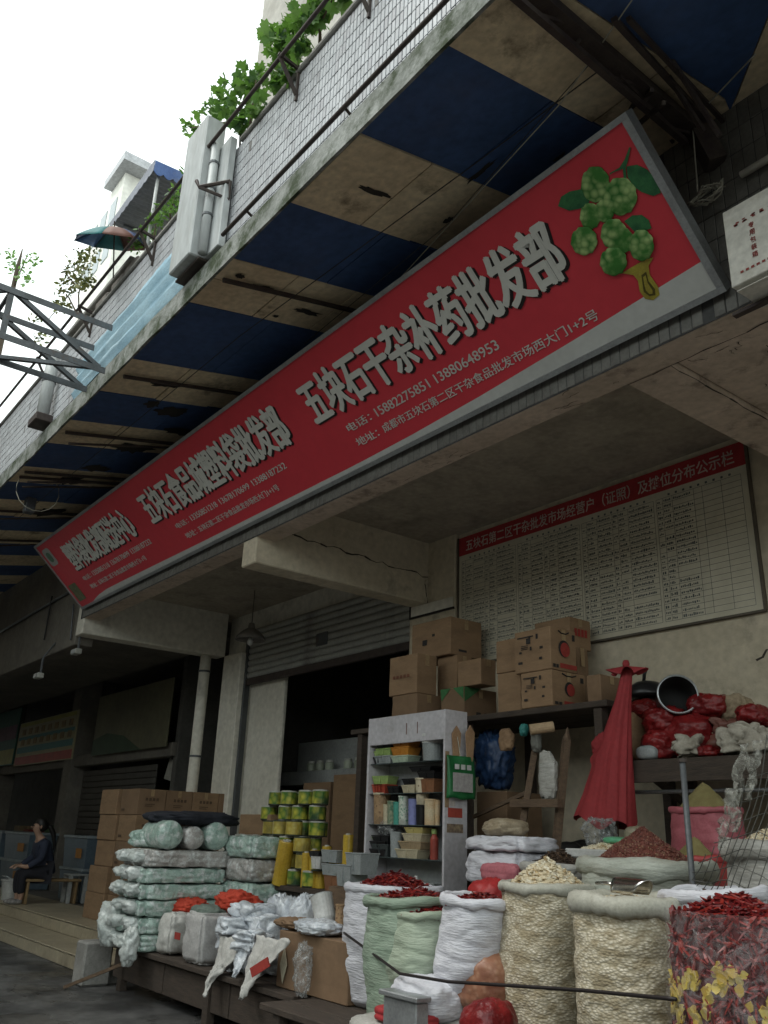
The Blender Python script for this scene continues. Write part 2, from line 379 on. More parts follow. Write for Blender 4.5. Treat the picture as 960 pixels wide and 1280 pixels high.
# neighbouring hall further along the street
nb = thing('neighbour_hall', 'dim neighbouring shop hall with deep open bays and hanging posters', 'building')
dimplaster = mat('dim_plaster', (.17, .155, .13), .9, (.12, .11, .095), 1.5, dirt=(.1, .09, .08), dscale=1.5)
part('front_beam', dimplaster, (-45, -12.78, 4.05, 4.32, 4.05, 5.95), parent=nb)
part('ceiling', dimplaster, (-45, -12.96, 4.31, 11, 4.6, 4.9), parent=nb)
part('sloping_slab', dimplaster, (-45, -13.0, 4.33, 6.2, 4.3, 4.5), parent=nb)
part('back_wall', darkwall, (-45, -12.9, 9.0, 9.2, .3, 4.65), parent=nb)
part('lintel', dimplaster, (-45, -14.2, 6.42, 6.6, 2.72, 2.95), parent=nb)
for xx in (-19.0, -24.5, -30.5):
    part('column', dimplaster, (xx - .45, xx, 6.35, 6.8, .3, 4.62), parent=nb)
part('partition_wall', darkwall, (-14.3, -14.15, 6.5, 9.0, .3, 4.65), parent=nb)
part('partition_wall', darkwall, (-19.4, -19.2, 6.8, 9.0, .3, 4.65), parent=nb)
# dark slatted shutter behind the left boxes
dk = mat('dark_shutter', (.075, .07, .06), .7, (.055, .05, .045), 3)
sh2 = thing('closed_shutter', 'dark closed roller shutter below the wide dim poster', 'shutter')
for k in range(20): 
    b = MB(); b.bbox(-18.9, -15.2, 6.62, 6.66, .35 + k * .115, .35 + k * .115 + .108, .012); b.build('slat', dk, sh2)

# ------------------------------------------------------------------ canopy (striped underside)
cn = thing('striped_canopy', 'long sloping canopy with blue and tan striped underside', 'canopy')
CS = .2
def cz(y): return 5.75 + CS * (y - 4.0)
def cpan(name, pts, m, t=.02, lift=0.0, parent=cn):
    b = MB(); b.prism([(x, y, cz(y) + lift) for (x, y) in pts], (0, 0, t)); return b.build(name, m, parent)
YO, YI = 2.2, 4.026
xs = [-1.95, -2.5, -3.28, -4.04, -4.81, -5.52, -6.64, -7.43, -8.22, -8.95, -9.78, -10.4]
while xs[-1] > -44: xs.append(xs[-1] - .78)
rp = random.Random(8)
for i in range(len(xs) - 1):
    a, c = xs[i + 1] + .004, xs[i] - .004
    if i % 2 == 1:
        ym = 3.05 + rp.uniform(-.1, .1); jj = rp.uniform(.0, .012)
        cpan('blue_panel', [(a, YO), (c, YO), (c, ym), (a, ym)], blue, lift=jj)
        cpan('blue_panel', [(a, ym + .006), (c, ym + .006), (c, YI), (a, YI)], blue, lift=rp.uniform(0, .012))
    else:
        if i == 0:
            cpan('tan_panel', [(a, YO), (c, YO), (c, 3.35), (a, 3.35)], tan); cpan('tan_panel', [(a, 3.37), (c, 3.37), (c, YI), (a, YI)], tan, lift=.01)
        elif i == 4 or i == 6 or i == 8:
            xm = (a + c) / 2 + .05; yy = [YO, 2.75, 3.3, YI]
            for k in range(3):
                for (p, q) in ((a, xm - .006), (xm + .006, c)):
                    cpan('tan_panel', [(p, yy[k] + .005), (q, yy[k] + .005), (q, yy[k + 1] - .005), (p, yy[k + 1] - .005)], tan, lift=rp.uniform(0, .014))
        else:
            yy = [YO, 2.72 + rp.uniform(-.1, .1), 3.2, YI]
            for k in range(3):
                cpan('tan_panel', [(a, yy[k] + .005), (c, yy[k] + .005), (c, yy[k + 1] - .005), (a, yy[k + 1] - .005)], tan, lift=rp.uniform(0, .014))
# right end: slanted blue sheet and tan beyond
cpan('blue_panel', [(-1.946, YO), (-.55, YO), (-1.40, 3.45), (-1.98, YI), (-1.99, YI), (-1.946, 3.9)], blue, lift=.004)
cpan('tan_panel', [(-.54, YO), (2.5, YO), (2.5, YI), (-1.96, YI), (-1.39, 3.46)], tan, lift=.018)
b = MB(); b.prism([(-45, YO, cz(YO) + .05), (2.5, YO, cz(YO) + .05), (2.5, YI, cz(YI) + .05), (-45, YI, cz(YI) + .05)], (0, 0, .14)); b.build('deck', concrete, cn)
# dark patches where the panels have rotted away show the joists
rotm = mat('rot_patch', (.035, .03, .025), .95)
def patch(cx, cy, r, seed, sx=1, sy=1, lift=-.003):
    q = random.Random(seed); n = 22; pts = []
    for k in range(n):
        an = 2 * math.pi * k / n; rr = r * (.55 + .6 * q.random())
        pts.append((cx + math.cos(an) * rr * sx, cy + math.sin(an) * rr * sy))
    b = MB(); b.add([(x, y, cz(y) + lift) for (x, y) in pts], [tuple(range(n))]); b.build('rot_patch', rotm, cn)
for (px, py, r, sx, sy) in ((600, 215, .05, 3.2, .5), (700, 195, .03, 2, .6), (385, 390, .07, .6, 2), (330, 360, .05, 1, 2.2), (205, 480, .12, .7, 1.5), (190, 505, .09, 1.2, 1), (165, 560, .2, .9, 1.3), (215, 515, .12, 1.2, 1.5), (230, 540, .15, .7, 1.6), (120, 585, .14, 1, 1.2), (300, 345, .04, 1, 1), (470, 240, .05, .6, 3), (345, 395, .03, 1, 1), (560, 275, .03, 1.5, 1), (90, 600, .15, 1.4, 1), (60, 640, .2, 1.3, 1.2)):
    d = ray(px, py); t = (5.75 - CS * 4 - CAMZ) / (d.z - CS * d.y); p = CAM + d * t
    patch(p.x, p.y, r, int(px + py), sx, sy)
# fascia with moss
b = MB(); n = 240
for i in range(n):
    x0 = -45 + i * 47.5 / n; x1 = x0 + 47.5 / n
    e0 = .012 * fbm((x0 * 2, 0, 0)); e1 = .012 * fbm((x1 * 2, 0, 0))
    b.hexa([(x0, 2.175 + e0, 5.383 + e0 * .5), (x1, 2.175 + e1, 5.383 + e1 * .5), (x1, 2.198, 5.387), (x0, 2.198, 5.387), (x0, 2.178 + e0, 5.585 + e0), (x1, 2.178 + e1, 5.585 + e1), (x1, 2.25, 5.59), (x0, 2.25, 5.59)])
b.build('fascia', conc_moss, cn)
# support truss bars under the canopy by the right end of the sign
def bar_px(a, bq, r, y0=3.98, name='strut', parent=cn, w=None, xx=None):
    p0 = onY(*a, y0); p1 = onX(*bq, p0.x if xx is None else xx)
    b = MB(); b.bar(p0, p1, w or r, r); return b.build(name, darksteel, parent), p0, p1
def cpl(px, py, dz):
    d = ray(px, py); t = (5.75 - dz - CS * 4 - CAMZ) / (d.z - CS * d.y); return CAM + d * t
def cbar(pa, pb, dz, w, h=None):
    p0, p1 = cpl(*pa, dz), cpl(*pb, dz); b = MB(); b.bar(p0, p1 + (p1 - p0) * .25, w, h or w); b.build('strut', darksteel, cn); return p0, p1
a0, a1 = cbar((857, 178), (648, 0), .16, .035)
b0, b1 = cbar((885, 178), (676, 0), .07, .085, .06)
cbar((850, 172), (790, 112), .12, .025); cbar((905, 175), (800, 60), .06, .03); cbar((912, 160), (815, 55), .05, .025)
bar_px((842, 178), (786, 105), .02)
for k in range(5):
    t = .12 + k * .2; b = MB(); b.bar(a0.lerp(a1, t), b0.lerp(b1, t + (.08 if k % 2 else -.06)), .02, .02); b.build('strut', darksteel, cn)
for (pa, pb) in (((760, 105), (690, 175)), ((815, 112), (770, 150)), ((830, 128), (795, 158)), ((800, 40), (880, 165)), ((830, 60), (900, 170))):
    p0 = onY(*pa, 3.3); d = ray(*pb); p1 = onY(*pb, 3.6); b = MB(); b.bar(p0, p1, .022, .022); b.build('strut', darksteel, cn)
p0 = onY(865, 150, 3.9); p1 = onY(895, 205, 3.98); b = MB(); b.bar(p0, p1, .11, .11); b.build('strut', darksteel, cn)
# joists in the far tan bays
for x in (-4.95 - .1, -6.95, -8.5, -9.9, -10.1, -11.6, -13.2):
    b = MB(); b.bar((x, 2.25, cz(2.25) - .03), (x + .03, 3.95, cz(3.95) - .03), .025, .03); b.build('joist', darksteel, cn)
    if x < -8: 
        b = MB(); b.bar((x, 2.3, cz(2.3) - .15), (x, 3.9, cz(3.9) - .04), .02, .02); b.build('joist', darksteel, cn)

# ------------------------------------------------------------------ terrace parapet above the canopy
pw = thing('terrace_parapet', 'white tiled terrace parapet with pipe rail above the canopy edge', 'parapet')
b = MB(); b.box(-45, 2.5, 2.162, 2.32, 5.38, 6.46); pwall = b.build('wall', groutp, pw)
b = MB(); b.bbox(-5.0, 2.5, 2.13, 2.34, 6.455, 6.5, .01); b.bbox(-45, -5.4, 2.13, 2.34, 6.455, 6.5, .01); b.build('coping', concrete, pw)
b = MB(); tw, th = .038, .098
k = 0; x = -.9
while x > -13:
    for j in range(10):
        z = 5.452 + j * .1
        if z + th > 6.46: continue
        dy = rt.uniform(-.0012, .0012)
        b.cur = rt.choices((0, 1, 2, 3), (10, 6, 2, .06))[0]; b.bbox(x - tw + .0035, x - .0035, 2.152 + dy, 2.163, z + rt.uniform(-.0015, .0015), z + th - .006, .002)
    x -= tw
tag(b.build('tiles', [tilewhite, mat('tile_tone_b', (.47, .48, .50), .38, (.40, .41, .43), 3, dirt=(.28, .28, .29), dscale=2.4, dlo=.5, dhi=.78, stretch=(1, 1, .35)), mat('tile_tone_c', (.43, .43, .45), .4, (.36, .36, .38), 3, dirt=(.26, .26, .26), dscale=2.4, stretch=(1, 1, .35)), mat('tile_chipped', (.25, .24, .23), .8)], pwall), kind='stuff')
# pipe rails and brackets
def pipe(name, pts, r, m=darksteel, parent=pw, n=8):
    b = MB(); b.tube(pts, r, n); return b.build(name, m, parent, smooth=True)
pipe('rail', [(1, 2.07, 5.50), (-4.95, 2.07, 5.50)], .016)
uprail = pipe('rail', [(1.0, 1.99, 6.5), (-12.5, 1.99, 6.5)], .016)
for x in (-2.35, -3.3, -4.15, -6.6, -8.2, -9.6):
    b = MB(); b.bar((x, 2.15, 6.49), (x, 1.97, 6.52), .02, .025); b.bar((x, 2.14, 6.25), (x, 1.99, 6.49), .018, .025); b.bar((x, 2.143, 6.2), (x, 2.143, 6.52), .02, .02)
    b.build('bracket', darksteel, uprail)
for x in (-2.2, -3.4, -4.6):
    pipe('standoff', [(x, 2.07, 5.50), (x - .02, 2.155, 5.48)], .01)

# white boxed downpipe
dp = thing('downpipe_casing', 'tall white sheet metal casing with pipe on the tiled parapet', 'pipe casing')
b = MB(); b.bbox(-5.42, -5.05, 1.95, 2.12, 5.46, 6.82, .01); b.build('casing', sheetwhite, dp)
b = MB(); b.bbox(-5.04, -4.82, 2.07, 2.13, 5.46, 6.5, .006); b.build('back_plate', sheetwhite, dp)
b = MB(); b.tube([(-4.99, 2.03, 5.46), (-4.99, 2.03, 6.5)], .035, 10); b.build('pipe', sheetwhite, dp, smooth=True)
for z in (5.8, 6.05, 6.3): b = MB(); b.tube([(-4.99, 2.03, z), (-4.99, 2.03, z + .02)], .041, 10); b.build('pipe_clip', steel, dp)
b = MB(); b.tube([(-4.80, 2.1, 6.05), (-4.98, 1.93, 6.02), (-5.02, 1.92, 6.1)], .016, 6); b.tube([(-4.8, 2.1, 6.05), (-4.82, 2.12, 5.9), (-4.98, 1.93, 6.02)], .014, 6); b.build('bracket', darksteel, dp)
b = MB(); b.bbox(-5.44, -5.03, 2.02, 2.10, 5.435, 5.455, .004); b.build('foot', darksteel, dp)

pw.location = (0, .09, .168); dp.location = (-.2, .09, .165)
# pale blue tarpaulin hanging on the parapet
b = MB(); nx, nz = 60, 10
V = []; F = []
for i in range(nx + 1):
    for j in range(nz + 1):
        x = -5.46 - 2.6 * i / nx; h = (6.32 - .62 * (i / nx)) if i < nx else 5.7
        z = 5.45 + (6.05 - 5.45) * (j / nz) * (1 - .2 * i / nx)
        V.append((x, 2.115 + .022 * math.sin(j * 2.1 + .6 * math.sin(i * .11)) + .006 * fbm((i * .3, j, 2)), z + .015 * fbm((i * .15, j * .4, 5))))
for i in range(nx):
    for j in range(nz): q = i * (nz + 1) + j; F.append((q, q + nz + 1, q + nz + 2, q + 1))
b.add(V, F); tp = b.build('blue_tarpaulin', bluetarp, smooth=True, label='pale blue tarpaulin strip tied along the tiled parapet', cat='tarpaulin', loc=(-.22, .085, .16))
md = tp.modifiers.new('thickness', 'SOLIDIFY'); md.thickness = .004
# second white pipe further along
dp2 = thing('drain_pipe', 'pale vertical drain pipe on the far end of the parapet', 'pipe')
b = MB(); b.tube([(-8.75, 2.05, 5.55), (-8.75, 2.05, 6.4)], .07, 10); b.build('pipe', sheetwhite, dp2, smooth=True)
b = MB(); b.bbox(-8.9, -8.6, 1.95, 2.13, 5.47, 5.56, .008); b.build('foot', darksteel, dp2)
b = MB(); b.tube([(-8.75, 2.05, 6.0), (-8.75, 2.05, 6.03)], .078, 10); b.build('pipe_clip', steel, dp2)

dp2.location = (-.35, .085, .165)
# ------------------------------------------------------------------ steel truss across the street
tr = thing('steel_truss', 'grey steel lattice girder reaching over the street from the canopy edge', 'girder')
YE = -9.0
ch = [(-7.04, 5.42), (-7.04, 5.87), (-7.5, 5.42), (-7.5, 5.87)]
for (x, z) in ch:
    b = MB(); b.bar((x, 2.1, z), (x, YE, z), .055, .012); b.bar((x + .027, 2.1, z - .027), (x + .027, YE, z - .027), .01, .055) ; b.build('chord', steel, tr)
ys = [2.05 - .84 * k for k in range(14)]
for i in range(13):
    y0, y1 = ys[i], ys[i + 1]
    for x in (-7.04, -7.5):
        b = MB(); b.bar((x, y0, 5.87), (x, y1, 5.42), .04, .04) if i % 2 else b.bar((x, y0, 5.42), (x, y1, 5.87), .04, .04); b.build('diagonal', steel, tr)
        b = MB(); b.bar((x, y1, 5.42), (x, y1, 5.87), .045, .045); b.build('post', steel, tr)
    b = MB(); b.bar((-7.04, y0, 5.42), (-7.5, y1, 5.42), .035, .035); b.build('diagonal', steel, tr)
    b = MB(); b.bar((-7.04, y1, 5.87), (-7.5, y1, 5.87), .03, .03); b.build('cross_bar', steel, tr)

# ------------------------------------------------------------------ unseen hall added behind the viewer to block low sky light
oh = thing('hall_light_blocker', 'unseen plain hall added across the street to shade the shops', 'building')
ohm = mat('blocker_render', (.46, .41, .33), .9, (.38, .34, .27), .6)
b = MB(); b.box(-14, 30, -15, -8.5, .0, 5.6); b.build('wall', ohm, oh)
b = MB(); b.box(-14, 30, -15.3, -7.9, 5.61, 5.8); b.build('roof', concrete, oh)
for k in range(8):
    b = MB(); b.box(-12.5 + k * 4.8, -9.1 + k * 4.8, -8.52, -8.47, .05, 3.2); b.build('blocker_front', darkwall, oh)

ow = thing('tall_light_blocker', 'unseen taller brown block added to shade the far bays', 'building')  # added out of view; cuts sky and sun light to the left bays
b = MB(); b.box(-70, -12.5, -12, -1.3, .0, 14.0); b.build('wall', mat('tall_blocker_render', (.2, .17, .13), .9, (.16, .135, .1), .6), ow)
b = MB(); b.box(-70, -12.3, -12.2, -1.0, 14.01, 14.2); b.build('roof', concrete, ow)
for k in range(10): b = MB(); b.box(-66 + k * 5, -62.5 + k * 5, -1.32, -1.27, .05, 3.0); b.build('blocker_front', darkwall, ow)
# ------------------------------------------------------------------ long red shop sign, leaning out
sg = thing('shop_sign', 'long red wholesale shop sign leaning out under the striped canopy', 'sign')
SO = Vector((-12.44, 3.98, 4.51)); SU = Vector((1, 0, 0)); SV = Vector((0, -.83, .77)).normalized(); SN = SU.cross(SV)
SW, SH = 10.32, 1.132
def sp(u, v, d=0.0): return SO + SU * u + SV * v + SN * d
def suv(px, py):
    d = ray(px, py); t = (SO - CAM).dot(SN) / d.dot(SN); p = CAM + d * t - SO; return p.x, p.dot(SV)
def sbox(u0, u1, v0, v1, d0, d1):
    b = MB(); b.hexa([sp(u0, v0, d0), sp(u1, v0, d0), sp(u1, v1, d0), sp(u0, v1, d0), sp(u0, v0, d1), sp(u1, v0, d1), sp(u1, v1, d1), sp(u0, v1, d1)]); return b
sbox(.02, SW - .02, .02, SH - .02, -.06, 0).build('panel', redsign, sg)
for (u0, u1, v0, v1) in ((0, SW, 0, .036), (0, SW, SH - .034, SH), (0, .036, .037, SH - .035), (SW - .045, SW, .037, SH - .035)):
    sbox(u0, u1, v0, v1, -.08, .012).build('frame', galv, sg)
def sprism(uvs, m, name, d0=.002, d1=.004, parent=sg, **kw):
    b = MB(); b.prism([sp(u, v, d0) for (u, v) in uvs], SN * (d1 - d0)); return b.build(name, m, parent, **kw)
sprism([(.50, .037), (.62, .06), (.8, .085), (1.1, .105), (1.6, .105), (4.0, .085), (6.9, .075), (7.6, .085), (8.4, .11), (9.3, .155), (SW - .046, .215), (SW - .046, .037)], mat('band_white', (.58, .59, .57), .5, (.53, .54, .52), 2, fine=.05), 'white_band', .002, .004)
titlew = mat('title_white', (.68, .68, .64), .5, (.62, .62, .58), 3, fine=.04)
def heavy(txt, u0, v0, d, w, h, m, name):
    me = text_mesh(txt, .004, .5); b = MB(); k = 0
    for (du, dv) in ((0, 0), (.011, 0), (-.011, 0), (0, .008), (0, -.008)):
        b.add([sp(u0 + q.co.x * w + du, v0 + q.co.y * h + dv, d + .0006 * k + q.co.z * .003) for q in me.vertices], [tuple(p.vertices) for p in me.polygons]); k += 1
    bpy.data.meshes.remove(me); return b.build(name, m, sg)
# lettering: white with a black printed shadow
for (txt, u0, u1, v0, v1) in (('塑料袋批发部配送中心', .72, 2.84, .515, .925), ('五块石食品城塑料袋批发部', 3.29, 6.33, .515, .925), ('五块石干杂补药批发部', 6.72, 9.55, .525, .925)):
    heavy(txt, u0 + .016, v0 - .018, .003, u1 - u0, v1 - v0, blackprint, 'letter_shadow')
    heavy(txt, u0, v0, .008, u1 - u0, v1 - v0, titlew, 'lettering')
for (txt, u0, u1, v0, v1) in (('电话：13350851218  13678170699  13388187232', .70, 2.96, .345, .415), ('地址：五块石第二区干杂食品批发市场西大门1-1号', .73, 2.60, .198, .268),
                              ('电话：13350851218  13678170699  13388187232', 3.66, 6.0, .342, .408), ('地址：五块石第二区干杂食品批发市场西大门1+1号', 3.71, 5.71, .19, .26),
                              ('电话：15882275851  13880648953', 7.0, 8.78, .342, .418), ('地址：成都市五块石第二区干杂食品批发市场西大门1+2号', 7.0, 9.55, .198, .275)):
    wd = lambda q: sum(1.0 if ord(ch) > 255 else .56 for ch in q)
    head, tail = txt[:3], txt[3:]; toks = [head] + [q for q in tail.split('  ')]; gap = .7; tot = sum(wd(q) for q in toks) + gap * (len(toks) - 1); cu = u0
    for q in toks:
        ww = wd(q) / tot * (u1 - u0)
        lettering(q, sp(cu, v0, .004), SU, SV, ww, v1 - v0, whiteprint, sg, 'lettering', .003, .003); cu += ww + gap / tot * (u1 - u0)
# printed emblem panels at the far left end
def rrect(u0, u1, v0, v1, r, n=5):
    pts = []
    for (cu, cv, a0) in ((u1 - r, v0 + r, -90), (u1 - r, v1 - r, 0), (u0 + r, v1 - r, 90), (u0 + r, v0 + r, 180)):
        for k in range(n + 1): a = R_(a0 + 90 * k / n); pts.append((cu + r * math.cos(a), cv + r * math.sin(a)))
    return pts
sprism(rrect(.10, .36, .74, 1.02, .06), greyprint, 'emblem')
sprism(rrect(.16, .30, .80, .96, .06), mat('emblem_green', (.09, .2, .13), .5), 'emblem', .005, .007)
sprism(rrect(.10, .37, .12, .40, .02), mat('emblem_olive', (.2, .2, .12), .6, (.1, .13, .07), 12), 'emblem')
# bumpy green fruit picture: fruits, leaves, stem and spoon shaped handle
fr = thing  # (fruit print is part of the sign)
fruitm = spots('fruit_green', (.035, .17, .03), (.40, .56, .22), 25, .58, .5, (.05, .2, .035), .5)
leafm = mat('print_leaf', (.02, .11, .045), .5, (.05, .2, .07), 14)
handm = mat('print_handle', (.42, .36, .05), .5, (.28, .22, .035), 12)
handd = mat('print_handle_dark', (.10, .08, .012), .5)
F4 = lambda x, y: (680 + x / 3.4286, 180 + y / 3.4286)
def dome(cpx, rx, ry, name, m, h, ang=0, base=.004):
    b = MB(); n = 28; rings = 6; V = []; F = []
    for j in range(rings + 1):
        a = j / rings * math.pi / 2
        for k in range(n):
            t = 2 * math.pi * k / n; s = 1 + .035 * math.sin(9 * t) + .02 * math.sin(15 * t + 1)
            x = cpx[0] + rx * math.cos(a) * s * math.cos(t) * math.cos(ang) - ry * math.cos(a) * s * math.sin(t) * math.sin(ang)
            y = cpx[1] + rx * math.cos(a) * s * math.cos(t) * math.sin(ang) + ry * math.cos(a) * s * math.sin(t) * math.cos(ang)
            u, v = suv(*F4(x, y)); V.append(sp(u, v, base + h * math.sin(a)))
    for j in range(rings):
        for k in range(n): F.append((j * n + k, j * n + (k + 1) % n, (j + 1) * n + (k + 1) % n, (j + 1) * n + k))
    F.append(tuple(range(n))); b.add(V, F); return b.build(name, m, sg, smooth=True)
def ppoly(pts, m, name, d0=.003, d1=.006): return sprism([suv(*F4(*p)) for p in pts], m, name, d0, d1)
ppoly([(368, 12), (374, 14), (362, 70), (352, 100), (356, 145), (344, 145), (340, 105), (300, 120), (285, 130), (283, 124), (325, 100), (348, 65)], leafm, 'stem', .006, .009)
ppoly([(62, 265), (75, 225), (110, 203), (160, 193), (195, 215), (195, 250), (160, 275), (110, 285)], leafm, 'leaf')
ppoly([(355, 95), (400, 88), (445, 110), (480, 150), (502, 208), (470, 222), (420, 205), (385, 180), (360, 140)], leafm, 'leaf')
ppoly([(345, 330), (380, 305), (420, 303), (450, 325), (462, 360), (430, 372), (390, 375)], leafm, 'leaf')
ppoly([(372, 530), (440, 490), (470, 485), (450, 520), (455, 560), (490, 610), (497, 645), (470, 668), (435, 662), (412, 630), (405, 585), (385, 560), (335, 552)], handm, 'handle', .004, .007)
ppoly([(420, 560), (440, 545), (450, 585), (478, 620), (480, 645), (455, 650), (430, 632), (425, 600)], handd, 'handle', .008, .0095)
ppoly([(428, 568), (438, 560), (447, 592), (468, 625), (468, 638), (455, 640), (440, 625), (433, 598)], handm, 'handle', .0105, .012)
for i, (c, rx, ry, h) in enumerate((((222, 172), 62, 78, .022), ((200, 308), 45, 57, .018), ((262, 285), 42, 50, .014), ((330, 223), 72, 82, .03), ((175, 413), 57, 62, .024), ((345, 410), 40, 55, .014), ((303, 382), 56, 66, .024), ((302, 500), 58, 62, .026), ((422, 430), 54, 68, .026))):
    dome(c, rx, ry, 'fruit', fruitm, h * .35, base=.005 + .0015 * i)
# stays behind the sign
for u in (.4, 2.4, 4.4, 6.4, 8.4, 10.0):
    b = MB(); b.bar(sp(u, SH - .1, -.09), (SO.x + u, 4.018, 5.55), .02, .02); b.bar(sp(u, .1, -.09), (SO.x + u, 4.018, 4.62), .03, .03); b.build('stay', darksteel, sg)

# ------------------------------------------------------------------ notice board on the back wall
nbz0, nbz1, nbx0, nbx1 = 3.33, 4.80, -6.96, -3.42
nt_ = thing('notice_board', 'large cream notice board with red header and printed stall tables', 'notice board')
YB = 6.372
b = MB(); b.bbox(nbx0, nbx1, YB, 6.395, nbz0, nbz1, .003); b.build('panel', boardcream, nt_)
b = MB(); b.box(nbx0 + .004, nbx1 - .004, YB - .004, YB - .001, nbz1 - .22, nbz1 - .004); b.build('header', redpaint, nt_)
for q in ((nbx0 - .012, nbx1 + .012, nbz0 - .016, nbz0 + .002), (nbx1 + .001, nbx1 + .02, nbz0, nbz1), (nbx0 - .018, nbx0 - .001, nbz0, nbz1)):
    b = MB(); b.box(q[0], q[1], YB - .012, 6.398, q[2], q[3]); b.build('frame', mat('brown_frame', (.12, .1, .075), .6), nt_)
lettering('五块石第二区干杂批发市场经营户（证照）及摊位分布公示栏', (nbx0 + .12, YB - .006, nbz1 - .185), (1, 0, 0), (0, 0, 1), nbx1 - nbx0 - .22, .135, mat('header_letters', (.62, .52, .46), .6), nt_, 'lettering', .006, .003)
bw = (nbx1 - nbx0 - .16) / 4; rk = random.Random(21)
for p in range(4):
    x0 = nbx0 + .05 + p * (bw + .02); x1 = x0 + bw - .01; z1 = nbz1 - .29; z0 = nbz0 + .05; rows = 22
    b = MB(); y = YB - .002
    def ln(a0, a1, c0, c1): b.quad((a0, y, c0), (a1, y, c0), (a1, y, c1), (a0, y, c1))
    cols = [0, .07, .22, .44, .52, .66, 1.0] if p < 3 else [0, .08, .2, .46, .56, .78, 1.0]
    for r in range(rows + 1): z = z0 + (z1 - z0) * r / rows; ln(x0, x1, z - .0016, z + .0016)
    for c in cols: x = x0 + (x1 - x0) * c; ln(x - .0018, x + .0018, z0, z1)
    for r in range(rows):
        zc = z0 + (z1 - z0) * (r + .5) / rows
        for c in range(6):
            if p == 3 and c > 2: continue
            if rk.random() < .10: continue
            xa = x0 + (x1 - x0) * (cols[c] + .012); xb = x0 + (x1 - x0) * (cols[c + 1] - .012); full = (xb - xa) * (rk.uniform(.5, .98) if c not in (2, 5) else rk.uniform(.8, 1))
            q = xa
            while q < xa + full:
                w = rk.uniform(.008, .016); hh = rk.uniform(.009, .016)
                if q + w > xb: break
                ln(q, q + w, zc - hh, zc + hh * rk.uniform(-.2, .9)); q += w + rk.uniform(.003, .007)
    for q in range(9): xx = x0 + (x1 - x0) * (.15 + .09 * q); ln(xx, xx + .022, z1 + .012, z1 + .032)
    b.build('printed_table', inkgrey, nt_)

# ------------------------------------------------------------------ roller shutter, half raised
rl = thing('roller_shutter', 'half lowered grey roller shutter under the plastered lintel', 'shutter')
slm = mat('shutter_slat', (.42, .42, .39), .5, (.34, .34, .32), 3, metal=.3, dirt=(.13, .12, .11), dscale=3)
def slat_mesh():
    b = MB(); n = 8; L0, L1 = -11.86, -7.84; pr = []
    for k in range(n + 1): t = k / n; pr.append((-.022 * math.sin(math.pi * t), .004 + .092 * t))
    V = []; F = []
    for (y, z) in pr: V += [(L0, y, z), (L1, y, z)]
    for k in range(n): F.append((2 * k, 2 * k + 1, 2 * k + 3, 2 * k + 2))
    m = len(V)
    for (y, z) in pr: V += [(L0, .012, z), (L1, .012, z)]
    for k in range(n): F.append((m + 2 * k + 2, m + 2 * k + 3, m + 2 * k + 1, m + 2 * k))
    F += [(0, 1, m + 1, m), (2 * n, 2 * n + 1, m + 2 * n + 1, m + 2 * n)]
    b.add(V, F); return b.mesh('slat', slm, True)
sm = slat_mesh()
for k in range(8): link('slat', sm, rl, loc=(0, 6.47, 3.76 + .096 * k))
b = MB(); b.bbox(-11.88, -7.82, 6.44, 6.5, 3.66, 3.758, .006); b.build('bottom_bar', darksteel, rl)
for (x0, x1) in ((-11.93, -11.862), (-7.84, -7.76)):
    b = MB(); b.bbox(x0, x1, 6.425, 6.52, .32, 4.42, .004); b.build('guide_rail', mat('rail_steel', (.1, .105, .11), .5, metal=.4), rl)
b = MB(); b.bbox(-9.95, -9.68, 6.435, 6.45, 3.98, 4.16, .004); b.build('lock_plate', steel, rl)
# small framed panel beside the pier
pf = thing('small_framed_panel', 'small pale panel with thin black frame on the pier', 'panel')
P0 = onY(525, 752, 6.33); P1 = onY(575, 775, 6.33)
b = MB(); b.bbox(-7.76, -7.02, 6.33, 6.343, 4.0, 4.12, .003); b.build('panel', plaster_white, pf)
b = MB(); b.box(-7.78, -7.0, 6.322, 6.34, 3.975, 3.998); b.box(-7.78, -7.757, 6.322, 6.34, 4.0, 4.13); b.build('frame', blackprint, pf)

# ------------------------------------------------------------------ white carton on the ledge right of the sign
wc = thing('white_carton', 'white carton with red lettering wedged beside the end of the red sign', 'carton')
cwhite = mat('white_card', (.66, .64, .58), .7, (.58, .56, .5), 3, dirt=(.4, .37, .3), dscale=3)
A = onY(903, 266, 3.72); B = onY(914, 360, 3.72)
cx0, cz0, cz1 = (A.x + B.x) / 2, B.z, A.z
b = MB(); b.bbox(cx0, cx0 + .55, 3.72, 4.015, cz0, cz1, .004); b.build('body', cwhite, wc)
redink = mat('red_ink', (.30, .05, .04), .7)
lettering('专用包装箱', (0, 0, 0), (1, 0, 0), (0, 0, 1), 1, 1, redink, wc) if False else None
for k, chx in enumerate('专用包装箱'):
    lettering(chx, (cx0 + .135, 3.716, cz1 - .19 - k * .046), (1, 0, 0), (0, 0, 1), .03, .034, redink, wc, 'lettering', .004, .002)
b = MB(); rk2 = random.Random(4)
for k in range(9):
    for q in range(4):
        u = cx0 + .055 + k * .047 + rk2.uniform(0, .015); w = cz1 - .135 + k * .001 + rk2.uniform(0, .02); b.quad((u, 3.7165, w), (u + .018, 3.7165, w), (u + .018, 3.7165, w + .008), (u, 3.7165, w + .008))
for k in range(14): u = cx0 + .06 + k * .03; b.quad((u, 3.7165, cz0 + .055), (u + .018, 3.7165, cz0 + .055), (u + .018, 3.7165, cz0 + .068), (u, 3.7165, cz0 + .068))
b.build('printed_marks', redink, wc)
